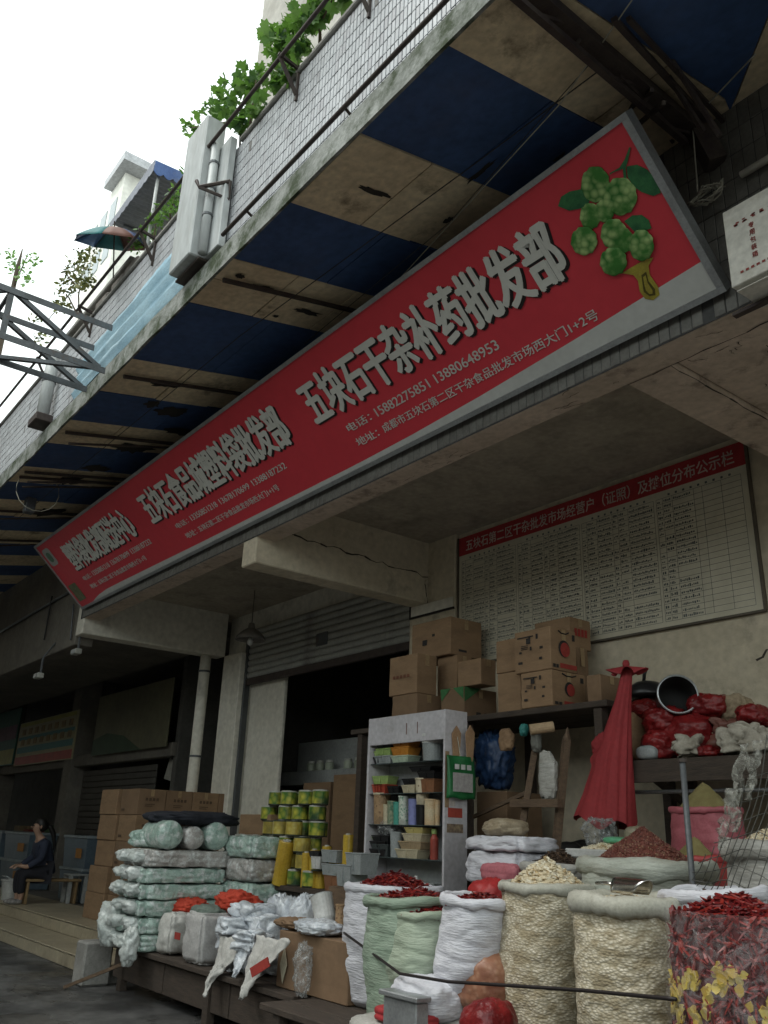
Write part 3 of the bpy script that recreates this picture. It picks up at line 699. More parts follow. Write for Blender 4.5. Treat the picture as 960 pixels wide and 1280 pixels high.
b = MB(); b.hexa([(cx0 + .02, 3.73, cz0 - .03), (cx0 + .5, 3.73, cz0 - .03), (cx0 + .5, 3.99, cz0 - .012), (cx0 + .02, 3.99, cz0 - .012), (cx0 + .02, 3.73, cz0 - .026), (cx0 + .5, 3.73, cz0 - .026), (cx0 + .5, 3.99, cz0 - .008), (cx0 + .02, 3.99, cz0 - .008)]); b.build('flap', cwhite, wc)
b = MB(); b.bar((cx0 - .1, 3.9, cz0 - .045), (cx0 + .9, 3.9, cz0 - .045), .04, .02); b.bar((cx0 + .3, 3.9, cz0 - .045), (cx0 + .3, 4.02, cz0 - .045), .03, .02); b.build('bracket', darksteel, wc)
# pipe on the tiled wall above the carton
pp = thing('wall_pipe', 'pale horizontal pipe on the tiled wall above the white carton', 'pipe')
b = MB(); P = onY(925, 218, 3.96); b.tube([(P.x, 3.97, P.z), (1.5, 3.97, P.z + .01)], .022, 8); b.build('pipe', plaster_white, pp, smooth=True)
for k in range(3): b = MB(); b.tube([(P.x + .2 + k * .5, 3.97, P.z), (P.x + .2 + k * .5, 4.02, P.z)], .012, 6); b.build('pipe_clip', steel, pp)

# ------------------------------------------------------------------ wires and cords
wirem = mat('pale_wire', (.42, .40, .33), .6); wired = mat('dark_wire', (.03, .03, .03), .6)
def wire(name, pts, r, m, label, cat='wire', sag=.0, group=None):
    P = [Vector(p) for p in pts]; out = []
    for i in range(len(P) - 1):
        for k in range(12): t = k / 12; q = P[i].lerp(P[i + 1], t); q.z -= sag * 4 * t * (1 - t); out.append(q)
    out.append(P[-1]); b = MB(); b.tube(out, r, 5); return b.build(name, m, smooth=True, label=label, cat=cat, group=group)
def pc(px, py, dz=.05):
    d = ray(px, py); t = (5.75 - dz - CS * 4 - CAMZ) / (d.z - CS * d.y); return CAM + d * t
wire('overhead_wire', [pc(790, 0), pc(700, 130, .12), pc(480, 370, .15)], .004, wirem, 'pale thin wire running under the striped canopy to the sign edge')
wire('overhead_wire', [pc(760, 80), pc(600, 200, .12), pc(300, 420, .12), pc(20, 650, .1)], .004, wired, 'dark thin wire running the length of the canopy underside')
wire('overhead_wire', [pc(755, 60), pc(560, 280, .14), pc(380, 430, .16)], .003, wired, 'second dark wire slung between canopy panels and sign')
w0 = onY(868, 148, 3.85); w1 = onY(944, 68, 3.6)
wire('pale_cord', [w1, w0, onY(865, 145, 3.85), onY(872, 240, 3.9)], .005, wirem, 'pale cord hanging from the canopy truss by the tiled wall', 'cord')
rk3 = random.Random(9); kp = onY(884, 243, 3.9); pts = []
for k in range(60):
    a = k * .55; rr = .05 + .05 * rk3.random(); pts.append(kp + Vector((math.cos(a) * rr * 1.3, rk3.uniform(-.03, .03), math.sin(a) * rr * .6)))
b = MB(); b.tube(pts, .005, 5); b.build('tangled_cord', wirem, smooth=True, label='tangled knot of pale cord hanging beside the red sign', cat='cord')
# ------------------------------------------------------------------ rooftop: upper storey, plants, awning, umbrella, far things
us = thing('upper_storey', 'pale weathered upper storey wall behind the vines on the terrace', 'building')
palew = mat('pale_render', (.55, .53, .48), .9, (.46, .44, .40), 1.2, bump=.2, dirt=(.34, .32, .28), dscale=1.2)
b = MB(); b.bbox(-6.55, 3, 3.0, 8.0, 5.95, 14.0, .02); b.build('wall', palew, us)
b = MB(); b.bbox(-6.75, 3, 2.75, 3.2, 9.75, 9.9, .01); b.build('ledge', concrete, us) if False else None

leafg = [mat('vine_leaf_a', (.11, .22, .055), .55, (.075, .165, .04), 9), mat('vine_leaf_b', (.19, .31, .09), .55, (.14, .25, .06), 9), mat('vine_leaf_c', (.03, .085, .03), .6, (.02, .06, .02), 9)]
for m in leafg:
    bs = m.node_tree.nodes['Principled BSDF']; bs.inputs['Subsurface Weight'].default_value = .0
    N = m.node_tree.nodes; L = m.node_tree.links; o = N['Material Output']; t = N.new('ShaderNodeBsdfTranslucent'); t.inputs[0].default_value = (.16, .34, .05, 1)
    mx = N.new('ShaderNodeMixShader'); mx.inputs[0].default_value = .32; L.new(bs.outputs[0], mx.inputs[1]); L.new(t.outputs[0], mx.inputs[2]); L.new(mx.outputs[0], o.inputs['Surface'])
LEAF = [(0, 0), (.22, -.12), (.5, -.1), (.42, .12), (.62, .3), (.38, .36), (.34, .52), (.16, .5), (0, .85), (-.16, .5), (-.34, .52), (-.38, .36), (-.62, .3), (-.42, .12), (-.5, -.1), (-.22, -.12)]
LEAF2 = [(0, 0), (.2, .2), (.26, .5), (.14, .8), (0, 1.0), (-.14, .8), (-.26, .5), (-.2, .2)]
def foliage(b, centers, n, size, rr, shape=LEAF, flat=.0):
    for (c, rad, cnt) in centers:
        for _ in range(int(cnt * n)):
            d = Vector((rr.gauss(0, 1), rr.gauss(0, 1), rr.gauss(0, 1))).normalized() * rad * rr.random() ** .5
            p = Vector(c) + d; s = size * rr.uniform(.35, 1.3)
            e = Euler((rr.uniform(-1.3, 1.3), rr.uniform(-1.3, 1.3), rr.uniform(0, 6.3))).to_matrix()
            b.cur = rr.choices((0, 1, 2), (5, 4, 2))[0]; bend = rr.uniform(-.3, .3)
            V = [p + e @ Vector((x * s, y * s, bend * s * (abs(x) * .8 + y * y * .3))) for (x, y) in shape]
            b.add(V, [tuple(range(len(V)))])
def plant(name, label, cat, centers, n, size, seed, stems, shape=LEAF, mats=None):
    t = thing(name, label, cat, loc=(0, 0, 0)); rr = random.Random(seed); b = MB(); foliage(b, centers, n, size, rr, shape)
    f = b.build('foliage', mats or leafg, t); f['kind'] = 'stuff'
    for s in stems:
        b = MB(); b.tube(s, .014, 6, r1=.005); b.build('stem', mat('vine_stem', (.10, .075, .045), .8), t, smooth=True)
    return t
def clump(pts, y0=2.15, dy=.0):
    out = []
    for (px, py, rpx, cnt) in pts:
        c = onY(px, py, y0 + dy); dep = (c - CAM).dot(RM @ Vector((0, 0, 1))); out.append((c, rpx * dep / FPX, cnt))
    return out
A = clump([(240, 160, 14, .6), (262, 150, 20, 1.1), (280, 132, 22, 1.2), (298, 115, 26, 1.4), (316, 100, 24, 1.3), (300, 155, 16, .9), (325, 135, 16, .8)], 2.22)
plant('climbing_vine', 'green vine spilling over the parapet top beside the white pipe casing', 'plant', A, 46, .085, 1, [[onY(300, 190, 2.3), onY(300, 150, 2.25), onY(270, 155, 2.2), onY(238, 160, 2.2)], [onY(310, 180, 2.3), onY(315, 140, 2.25), onY(320, 100, 2.2)]])
Bc = clump([(345, 100, 16, .8), (352, 70, 20, 1.1), (345, 45, 16, .7), (365, 40, 22, 1.2), (385, 25, 24, 1.3), (400, 5, 24, 1.3), (425, -10, 22, 1.2), (330, 45, 8, .25), (360, 90, 14, .8), (378, 60, 14, .9)], 2.2)
plant('climbing_vine', 'lush vine with lobed leaves in front of the upper storey wall', 'plant', Bc, 44, .095, 2, [[onY(372, 110, 2.3), onY(370, 70, 2.25), onY(350, 45, 2.2)], [onY(400, 60, 2.3), onY(400, 30, 2.25), onY(420, -10, 2.2)]])
Cc = clump([(222, 245, 14, 1), (208, 262, 14, 1), (195, 275, 13, .9), (182, 292, 12, .8), (232, 215, 5, .2), (172, 305, 10, .5), (222, 265, 10, .6)], 2.28)
plant('potted_shrub', 'small leafed shrub under the blue metal awning on the terrace', 'plant', Cc, 95, .055, 3, [[onY(215, 290, 2.3), onY(212, 265, 2.28), onY(222, 240, 2.28)], [onY(190, 312, 2.3), onY(195, 280, 2.28)]], LEAF2)
yl = [mat('dry_leaf_a', (.20, .22, .06), .6, (.14, .16, .04), 9), mat('dry_leaf_b', (.26, .25, .10), .6, (.18, .2, .06), 9), mat('dry_leaf_c', (.09, .13, .04), .6)]
Dc = clump([(110, 318, 16, .6), (98, 335, 18, .9), (85, 358, 18, .9), (105, 350, 14, .7), (75, 380, 14, .5), (52, 420, 12, .35), (45, 400, 10, .2), (120, 305, 8, .25)], 2.3)
plant('rooftop_bush', 'yellowish sparse bush standing behind the steel girder on the terrace', 'plant', Dc, 130, .07, 4, [[onY(100, 420, 2.4), onY(98, 370, 2.35), onY(108, 318, 2.3)], [onY(100, 400, 2.4), onY(85, 370, 2.35), onY(60, 400, 2.3)], [onY(98, 360, 2.3), onY(80, 340, 2.3)]], LEAF2, yl)
# distant sparse tree
dt = thing('distant_tree', 'faint sparse treetop far off above the girder', 'tree')
rr = random.Random(6); b = MB(); cc = clump([(20, 330, 12, .7), (40, 325, 10, .5), (28, 345, 12, .5), (10, 320, 9, .4), (35, 350, 8, .3)], 4.0)
foliage(b, cc, 75, .15, rr, LEAF2); f = b.build('crown', leafg, dt); f['kind'] = 'stuff'
base = onY(22, 335, 4.0); b = MB(); b.tube([(base.x - 1.5, base.y + .3, 0), (base.x - .6, base.y + .1, 6), base, base + Vector((.1, 0, .6))], .16, 8, r1=.015); b.tube([(base.x - .1, base.y, base.z - .8), base + Vector((.5, .1, .3))], .03, 6, r1=.01); b.build('trunk', mat('bark', (.09, .07, .05), .9), dt, smooth=True)

# blue metal awning over the terrace
aw = thing('metal_awning', 'blue sheet metal awning with scalloped valance on a thin post', 'awning')
bluem = mat('blue_sheet', (.10, .18, .42), .5, (.07, .13, .33), 4, dirt=(.2, .2, .22), dscale=4)
greym = mat('grey_sheet', (.24, .25, .27), .6, (.18, .19, .2), 4)
b = MB(); b.cur = 0
nx = 36
for i in range(nx):
    x0 = -8.0 + i * (1.15 / nx); x1 = x0 + 1.15 / nx; dz0 = .012 * (i % 2); dz1 = .012 * ((i + 1) % 2)
    b.hexa([(x0, 2.2, 7.68 + dz0), (x1, 2.2, 7.68 + dz1), (x1, 3.3, 7.75 + dz1), (x0, 3.3, 7.75 + dz0), (x0, 2.2, 7.69 + dz0), (x1, 2.2, 7.69 + dz1), (x1, 3.3, 7.76 + dz1), (x0, 3.3, 7.76 + dz0)])
b.build('sheet', greym, aw)
pts = [(-6.846, 2.19, 7.73), (-6.846, 3.3, 7.80)]
low = []
for k in range(0, 67):
    y = 3.3 - k * 1.11 / 66; low.append((-6.846, y, 7.80 - (3.3 - y) * .063 - .13 - .035 * abs(math.sin(k * math.pi / 6))))
b = MB(); b.prism(pts + low, (.006, 0, 0)); b.build('valance', bluem, aw)
pts = [(-6.85, 2.19, 7.74), (-8.0, 2.19, 7.70)]; low = []
for k in range(0, 61):
    x = -8.0 + k * 1.15 / 60; low.append((x, 2.19, 7.61 - .02 * abs(math.sin(k * math.pi / 6))))
b = MB(); b.prism(pts + low, (0, -.006, 0)); b.build('valance', mat('grey_valance', (.34, .36, .42), .6), aw)
b = MB(); b.tube([(-6.9, 2.26, 6.48), (-6.9, 2.26, 7.68)], .017, 8); b.build('post', sheetwhite, aw, smooth=True)
b = MB(); b.bar((-8.0, 3.25, 7.72), (-6.9, 3.25, 7.72), .03, .03); b.bar((-7.9, 2.3, 7.66), (-7.9, 3.3, 7.72), .025, .025); b.bar((-6.9, 2.3, 7.66), (-6.9, 3.3, 7.72), .025, .025); b.build('frame', steel, aw)
b = MB(); b.tube([(-7.95, 3.25, 6.0), (-7.95, 3.25, 7.72)], .02, 8); b.build('post', sheetwhite, aw, smooth=True)

# umbrella wedged on the parapet
um = thing('open_umbrella', 'open blue green and brown umbrella tilted against the parapet rail', 'umbrella')
uc = onY(143, 284, 2.05); ax = Vector((.35, -.25, .9)).normalized(); q = ax.to_track_quat('Z', 'Y').to_matrix()
ucol = [mat('umb_blue', (.04, .13, .30), .6), mat('umb_brown', (.17, .07, .05), .6), mat('umb_teal', (.02, .16, .17), .6), mat('umb_navy', (.03, .05, .13), .6)]
for k in range(8):
    a0, a1 = k * math.pi / 4, (k + 1) * math.pi / 4; V = []; F = []; m = 5
    for j in range(m + 1):
        r = .40 * j / m; z = -.15 * (j / m) ** 1.8
        for t in range(4):
            a = a0 + (a1 - a0) * t / 3; sag = 1 - .10 * (j / m) * math.sin(math.pi * t / 3); V.append(uc + q @ Vector((r * math.cos(a) * sag, r * math.sin(a) * sag, z)))
    for j in range(m):
        for t in range(3): i = j * 4 + t; F.append((i, i + 1, i + 5, i + 4))
    b = MB(); b.add(V, F); o = b.build('cloth_panel', ucol[(0, 1, 2, 0, 3, 2, 1, 3)[k]], um, smooth=True); md = o.modifiers.new('thickness', 'SOLIDIFY'); md.thickness = .003
b = MB(); b.tube([uc + ax * .06, uc - ax * .5], .007, 6); b.build('shaft', darksteel, um)
for k in range(8):
    a = k * math.pi / 4; b = MB(); b.tube([uc + q @ Vector((0, 0, -.008)), uc + q @ Vector((.15 * math.cos(a), .15 * math.sin(a), -.042)), uc + q @ Vector((.395 * math.cos(a), .395 * math.sin(a), -.153))], .003, 5); b.build('rib', darksteel, um)

# grey slab shed on the terrace, far pale block
gs = thing('terrace_shed', 'grey concrete shed wall on the terrace beside the yellowish bush', 'shed')
b = MB(); b.bbox(-9.4, -7.6, 2.36, 3.2, 5.6, 6.98, .015); b.build('wall', mat('grey_render', (.24, .24, .23), .9, (.18, .18, .17), 2, dirt=(.12, .12, .11), dscale=2), gs)
b = MB(); b.bbox(-9.5, -7.5, 2.3, 3.3, 6.98, 7.04, .01); b.build('roof', concrete, gs)
fb2 = thing('far_block', 'washed out pale apartment block behind the terrace awning', 'building')
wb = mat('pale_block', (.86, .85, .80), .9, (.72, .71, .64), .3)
P = onY(148, 268, 14.0)
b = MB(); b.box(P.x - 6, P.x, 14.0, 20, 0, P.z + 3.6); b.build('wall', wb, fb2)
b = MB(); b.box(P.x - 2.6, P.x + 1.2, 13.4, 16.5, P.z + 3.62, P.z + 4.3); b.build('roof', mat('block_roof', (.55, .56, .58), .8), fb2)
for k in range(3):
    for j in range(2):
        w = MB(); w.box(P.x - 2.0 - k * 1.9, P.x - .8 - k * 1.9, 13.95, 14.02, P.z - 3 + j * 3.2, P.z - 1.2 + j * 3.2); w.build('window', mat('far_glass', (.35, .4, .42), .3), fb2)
# stacked clutter on the parapet: old planters and rags
rr = random.Random(12)
for i, (px, py) in enumerate(((158, 345), (140, 372), (120, 395))):
    c = onY(px, py, 2.24); b = MB(); b.bbox(-.16, .16, -.07, .07, 0, .16, .02); o = b.build('planter', mat('planter_grey', (.22, .2, .18), .9, (.12, .11, .1), 10, bump=.5), loc=(c.x, 2.33, 6.67), rot=(0, 0, rr.uniform(-.05, .05)))
    tag(o, ('grimy grey planter on the coping under the umbrella', 'middle grimy grey planter of three on the coping', 'grimy grey planter on the coping beside the yellowish bush')[i], 'planter', 'planters on the coping')
# ------------------------------------------------------------------ goods: helpers
FWD = RM @ Vector((0, 0, 1))
def ppm(p): return FPX / (Vector(p) - CAM).dot(FWD)
def pxbox(x0, x1, y0, y1, Y):
    c = onY((x0 + x1) / 2, (y0 + y1) / 2, Y); s = ppm(c); return c, (x1 - x0) / s, (y1 - y0) / s
woven_white = mat('woven_white', (.66, .66, .70), .6, (.55, .55, .60), 7, bump=.45, bscale=15, stretch=(1, 1, 6), fine=.06, bdist=.02)
woven_green = mat('woven_green', (.30, .37, .29), .6, (.22, .29, .22), 6, bump=.45, bscale=15, stretch=(1, 1, 6), fine=.06, bdist=.02)
woven_pale = mat('woven_pale_green', (.40, .46, .36), .6, (.31, .37, .28), 6, bump=.45, bscale=15, stretch=(1, 1, 6), fine=.06, bdist=.02)
woven_grey = mat('woven_grey_green', (.42, .44, .39), .65, (.34, .36, .31), 6, bump=.5, bscale=14, stretch=(1, 1, 4), bdist=.02, dirt=(.28, .25, .2), dscale=3)
woven_dull = mat('woven_dull_white', (.44, .43, .40), .65, (.36, .35, .32), 6, bump=.5, bscale=14, stretch=(1, 1, 4), bdist=.02, dirt=(.28, .26, .22), dscale=3)
cream_seen = spots('slices_through_plastic', (.40, .35, .25), (.68, .62, .50), 46, .42, .28, (.33, .275, .18), .6, (1, 1, 1.9))
rim_pale = mat('rim_pale', (.44, .43, .37), .6, (.36, .35, .29), 8, bump=.2, bscale=60)
brown_seen = spots('brown_through_plastic', (.32, .15, .09), (.40, .22, .14), 30, .4, .35, (.25, .11, .07), .4)
pink_bag = mat('pink_bag', (.36, .10, .12), .55, (.28, .07, .085), 9, bump=.4, bscale=30)
chili = [mat('chili_red', (.17, .012, .012), .38, (.11, .008, .01), 25), mat('chili_bright', (.26, .024, .015), .35, (.19, .015, .012), 25), mat('chili_dark', (.09, .008, .01), .4), mat('chili_stalk', (.30, .2, .09), .6)]
sliced = [mat('slice_cream', (.64, .56, .40), .65, (.55, .46, .31), 30), mat('slice_pale', (.72, .66, .52), .65), mat('slice_tan', (.42, .31, .17), .7)]
pepper = [mat('pepper_brown', (.13, .040, .028), .6), mat('pepper_red', (.17, .05, .035), .6), mat('pepper_tan', (.24, .13, .08), .7)]
herb = [mat('herb_dark', (.05, .03, .02), .7), mat('herb_brown', (.08, .05, .03), .7), mat('herb_tan', (.13, .08, .045), .7)]
powder = mat('olive_powder', (.20, .17, .07), .95, (.16, .13, .05), 20, bump=.3, bscale=120)

def chili_piece(b, p, e, s, rr):
    b.cur = rr.choices((0, 1, 2), (5, 4, 2))[0]; n = 5; pts = []; cv = rr.uniform(-.5, .5); V = []; F = []
    for i in range(n):
        t = i / (n - 1); r = s * .165 * (1 - .85 * t ** 1.6) * (.55 if i == 0 else 1)
        c = Vector((cv * s * t * t * .6, s * (t - .5), 0))
        for k in range(4): a = k * math.pi / 2 + .4; V.append(p + e @ (c + Vector((math.cos(a) * r, 0, math.sin(a) * r * .7))))
    for i in range(n - 1):
        for k in range(4): F.append((i * 4 + k, i * 4 + (k + 1) % 4, (i + 1) * 4 + (k + 1) % 4, (i + 1) * 4 + k))
    F.append((3, 2, 1, 0)); F.append((16, 17, 18, 19)); b.add(V, F)
    if rr.random() < .3:
        b.cur = 3; a0 = Vector((0, -s * .5, 0)); a1 = Vector((s * .05, -s * .72, .0)); w = Vector((s * .025, 0, 0))
        b.add([p + e @ (a0 - w), p + e @ (a0 + w), p + e @ a1], [(0, 1, 2)])
def slice_piece(b, p, e, s, rr):
    b.cur = rr.choices((0, 1, 2), (5, 4, 2))[0]; n = 7; bd = rr.uniform(-.3, .3); V = []
    for k in range(n):
        a = 2 * math.pi * k / n; r = s * .5 * rr.uniform(.65, 1.1); x, y = r * math.cos(a), r * .75 * math.sin(a); V.append(p + e @ Vector((x, y, bd * x * x / s)))
    V += [q + e @ Vector((0, 0, s * .22)) for q in V[:n]]
    b.add(V, [tuple(range(n - 1, -1, -1)), tuple(range(n, 2 * n))] + [(i, (i + 1) % n, n + (i + 1) % n, n + i) for i in range(n)])
def grain_piece(b, p, e, s, rr):
    b.cur = rr.choices((0, 1, 2), (5, 4, 2))[0]; r = s * .5
    V = [p + e @ Vector(q) * r for q in ((1, 0, 0), (-1, 0, 0), (0, 1, 0), (0, -1, 0), (0, 0, .8), (0, 0, -.8))]
    b.add(V, [(0, 2, 4), (2, 1, 4), (1, 3, 4), (3, 0, 4), (2, 0, 5), (1, 2, 5), (3, 1, 5), (0, 3, 5)])
PIECE = {'chili': (chili_piece, chili, .062), 'slice': (slice_piece, sliced, .04), 'grain': (grain_piece, pepper, .017), 'herb': (chili_piece, herb + [herb[0]], .05), 'tangrain': (grain_piece, sliced, .02)}
def heap(parent, c, rx, ry, h, kind, n, seed, pw_=1.15, sz=None, base=None, off=(0, 0)):
    """contents piled on top of a sack"""
    rr = random.Random(seed); b = MB(); V = []; F = []; m = 14; q = 28
    hz = lambda t, a: h * (1 - t ** pw_) * (1 + .10 * fbm((math.cos(a) * t * 2.5 + seed, math.sin(a) * t * 2.5, 1)))
    for j in range(m + 1):
        for k in range(q):
            t = j / m; a = 2 * math.pi * k / q; V.append((c[0] + rx * t * math.cos(a) + off[0] * (1 - t), c[1] + ry * t * math.sin(a) + off[1] * (1 - t), c[2] + hz(t, a)))
    for j in range(m):
        for k in range(q): F.append((j * q + k, j * q + (k + 1) % q, (j + 1) * q + (k + 1) % q, (j + 1) * q + k))
    b.add(V, F)
    if kind == 'powder':
        o = b.build('contents', powder, parent, smooth=True); return o
    fn, mats, s0 = PIECE[kind]; s0 = sz or s0; b.mi = [2 if kind == 'chili' else 0] * len(b.mi)
    for _ in range(n):
        t = rr.random() ** .5; a = rr.uniform(0, 2 * math.pi)
        p = Vector((c[0] + rx * t * math.cos(a) + off[0] * (1 - t), c[1] + ry * t * math.sin(a) + off[1] * (1 - t), c[2] + hz(t, a) + rr.uniform(-.2, .5) * s0 * .3))
        e = Euler((rr.uniform(-.5, .5), rr.uniform(-.5, .5), rr.uniform(0, 6.3))).to_matrix() if kind != 'grain' else Euler((rr.uniform(0, 6), rr.uniform(0, 6), 0)).to_matrix()
        fn(b, p, e, s0 * rr.uniform(.7, 1.25), rr)
    o = b.build('contents', mats, parent); o['kind'] = 'stuff'; return o

def sack(label, c, r, h, m, contents=None, seed=1, ry=None, lean=(0, 0), rim=.028, rim_m=None, group=None, taper=.9, crease=.010, name='open_sack', cat='sack', rot=0.0, dip=0.0):
    """open sack with a rolled rim; c = centre of its top rim"""
    ry = ry or r; t = thing(name, label, cat, group, loc=(c[0] - lean[0], c[1] - lean[1], c[2] - h)); rr = random.Random(seed)
    n, mm = 72, 60; V = []; F = []
    def ring(rad, z, dx, dy, sq):
        for k in range(n):
            a = 2 * math.pi * k / n + rot; ca, sa = math.cos(a), math.sin(a)
            f = (abs(ca) ** sq + abs(sa) ** sq) ** (-1 / sq)
            nz = fbm((ca * 1.3 + seed * 3.1, sa * 1.3, z * 5.5)) * crease - (1 - abs(mnoise.noise(Vector((ca * 1.4 + seed, sa * 1.4 + 5, z * 11))))) ** 5 * crease * .9 + fbm((ca * .8 + seed, sa * .8, z * 2)) * crease * 1.8
            R = rad + nz / max(r, .01) * 1.0
            V.append((dx + R * f * ca * r, dy + R * f * sa * ry, z + (dip * math.cos(a - .6) * (z / h) ** 3)))
    prof = []
    for i in range(mm + 1):
        q = i / mm
        rad = taper + (1.03 - taper) * math.sin(min(1, q / .45) * math.pi / 2) if q < .45 else 1.03 - .06 * ((q - .45) / .55) ** 2
        if q < .05: rad *= .86 + .14 * (q / .05)
        prof.append((rad, q * h))
    for (rad, z) in prof: ring(rad, z, lean[0] * (z / h), lean[1] * (z / h), 2.5)
    nr = len(prof)
    for i in range(nr - 1):
        for k in range(n): F.append((i * n + k, i * n + (k + 1) % n, (i + 1) * n + (k + 1) % n, (i + 1) * n + k))
    F.append(tuple(range(n - 1, -1, -1)))
    b = MB(); b.add(V, F); body = b.build('bag', m, t, smooth=True)
    # rolled rim
    V = []; F = []; q = 8; zr = h
    for k in range(n):
        a = 2 * math.pi * k / n + rot; ca, sa = math.cos(a), math.sin(a); f = (abs(ca) ** 2.5 + abs(sa) ** 2.5) ** (-1 / 2.5)
        rm = rim * (1 + .35 * fbm((ca * 2 + seed, sa * 2, 3)) + .2 * fbm((ca * 7 + seed, sa * 7, 3))); wz = .012 * fbm((ca * 1.5, sa * 1.5 + seed, 8)) + dip * math.cos(a - .6)
        for j in range(q):
            p = 2 * math.pi * j / q; rad = .975 + (rm * .75 * math.cos(p)) / r
            V.append((lean[0] + rad * f * ca * r, lean[1] + rad * f * sa * ry, zr - rm * .45 + wz + rm * 1.1 * math.sin(p)))
    for k in range(n):
        for j in range(q): k2 = (k + 1) % n; F.append((k * q + j, k * q + (j + 1) % q, k2 * q + (j + 1) % q, k2 * q + j))
    b = MB(); b.add(V, F); b.build('rolled_rim', rim_m or m, t, smooth=True)
    if contents:
        kind, hh, cnt = contents[:3]; kw = contents[3] if len(contents) > 3 else {}
        heap(t, (lean[0], lean[1], h - .03), r * .93, ry * .93, hh, kind, cnt, seed, **kw)
    return t
def spos(xl, xr, py, Y): c = onY((xl + xr) / 2, py, Y); return c, (xr - xl) / 2 / ppm(c)

def blob(name, m, c, size, seed=1, sq=2.8, amp=.06, fr=1.7, ridge=.05, n=56, mm=34, rot=(0, 0, 0), parent=None, flatz=True, knot=False, **kw):
    """soft crumpled bundle; c = centre of its underside"""
    V = []; F = []; sx, sy, sz = size[0] / 2, size[1] / 2, size[2] / 2; big = max(size)
    film_ = ridge > .12
    for i in range(mm + 1):
        th = -math.pi / 2 + math.pi * i / mm
        for k in range(n):
            a = 2 * math.pi * k / n; ca, sa, ct, st_ = math.cos(a), math.sin(a), math.cos(th), math.sin(th)
            f = (abs(ca) ** sq + abs(sa) ** sq) ** (-1 / sq); g_ = (abs(ct) ** sq + abs(st_) ** sq) ** (-1 / sq)
            d = Vector((f * ca * g_ * ct, f * sa * g_ * ct, g_ * st_))
            s = Vector((d.x * sx, d.y * sy, d.z * sz)) * (fr * 2 / big) + Vector((seed * 7.3, seed * 1.7, 0))
            w = 1 + amp * mnoise.fractal(s, 1.0, 2.0, 3) * 1.2
            c1 = (1 - abs(mnoise.noise(s * 2.6 + Vector((3, 1, 0))))) ** 5; c2 = (1 - abs(mnoise.noise(s * 6.1 + Vector((0, 7, 2))))) ** 5
            w -= ridge * (.8 * c1 + .4 * c2 - .25)
            if film_:
                s2 = Vector((s.x * 3.4, s.y * 3.4, s.z * 1.1)) + Vector((mnoise.noise(s * 1.5), 0, 0)); w += ridge * .7 * ((1 - abs(mnoise.noise(s2))) ** 3 - .3) + ridge * .35 * ((1 - abs(mnoise.noise(s2 * 2.3 + Vector((4, 4, 4))))) ** 3 - .3)
            p = Vector((d.x * sx * w, d.y * sy * w, sz + d.z * sz * w))
            if flatz and p.z < 0: p.z = 0
            V.append(p)
    for i in range(mm):
        for k in range(n): F.append((i * n + k, i * n + (k + 1) % n, (i + 1) * n + (k + 1) % n, (i + 1) * n + k))
    b = MB(); b.add(V, F); o = b.build(name, m, parent, smooth=True, loc=c, rot=rot, **kw)
    if knot:
        b = MB(); q = 20; V = []; F = []
        for i in range(7):
            t = i / 6; rad = (.018 + .05 * abs(t - .25) ** 1.2 * (1.2 if t > .25 else 2.2))
            for k in range(q): a = 2 * math.pi * k / q; rr_ = rad * (1 + .45 * math.sin(3 * a + seed) * t + .2 * math.sin(7 * a)); V.append((rr_ * math.cos(a) + .03 * t * math.sin(seed), rr_ * math.sin(a), size[2] * .93 + t * .085 + .012 * math.sin(5 * a) * t))
        for i in range(6):
            for k in range(q): F.append((i * q + k, i * q + (k + 1) % q, (i + 1) * q + (k + 1) % q, (i + 1) * q + k))
        b.add(V, F); b.build('knot', m, o, smooth=True)
    return o

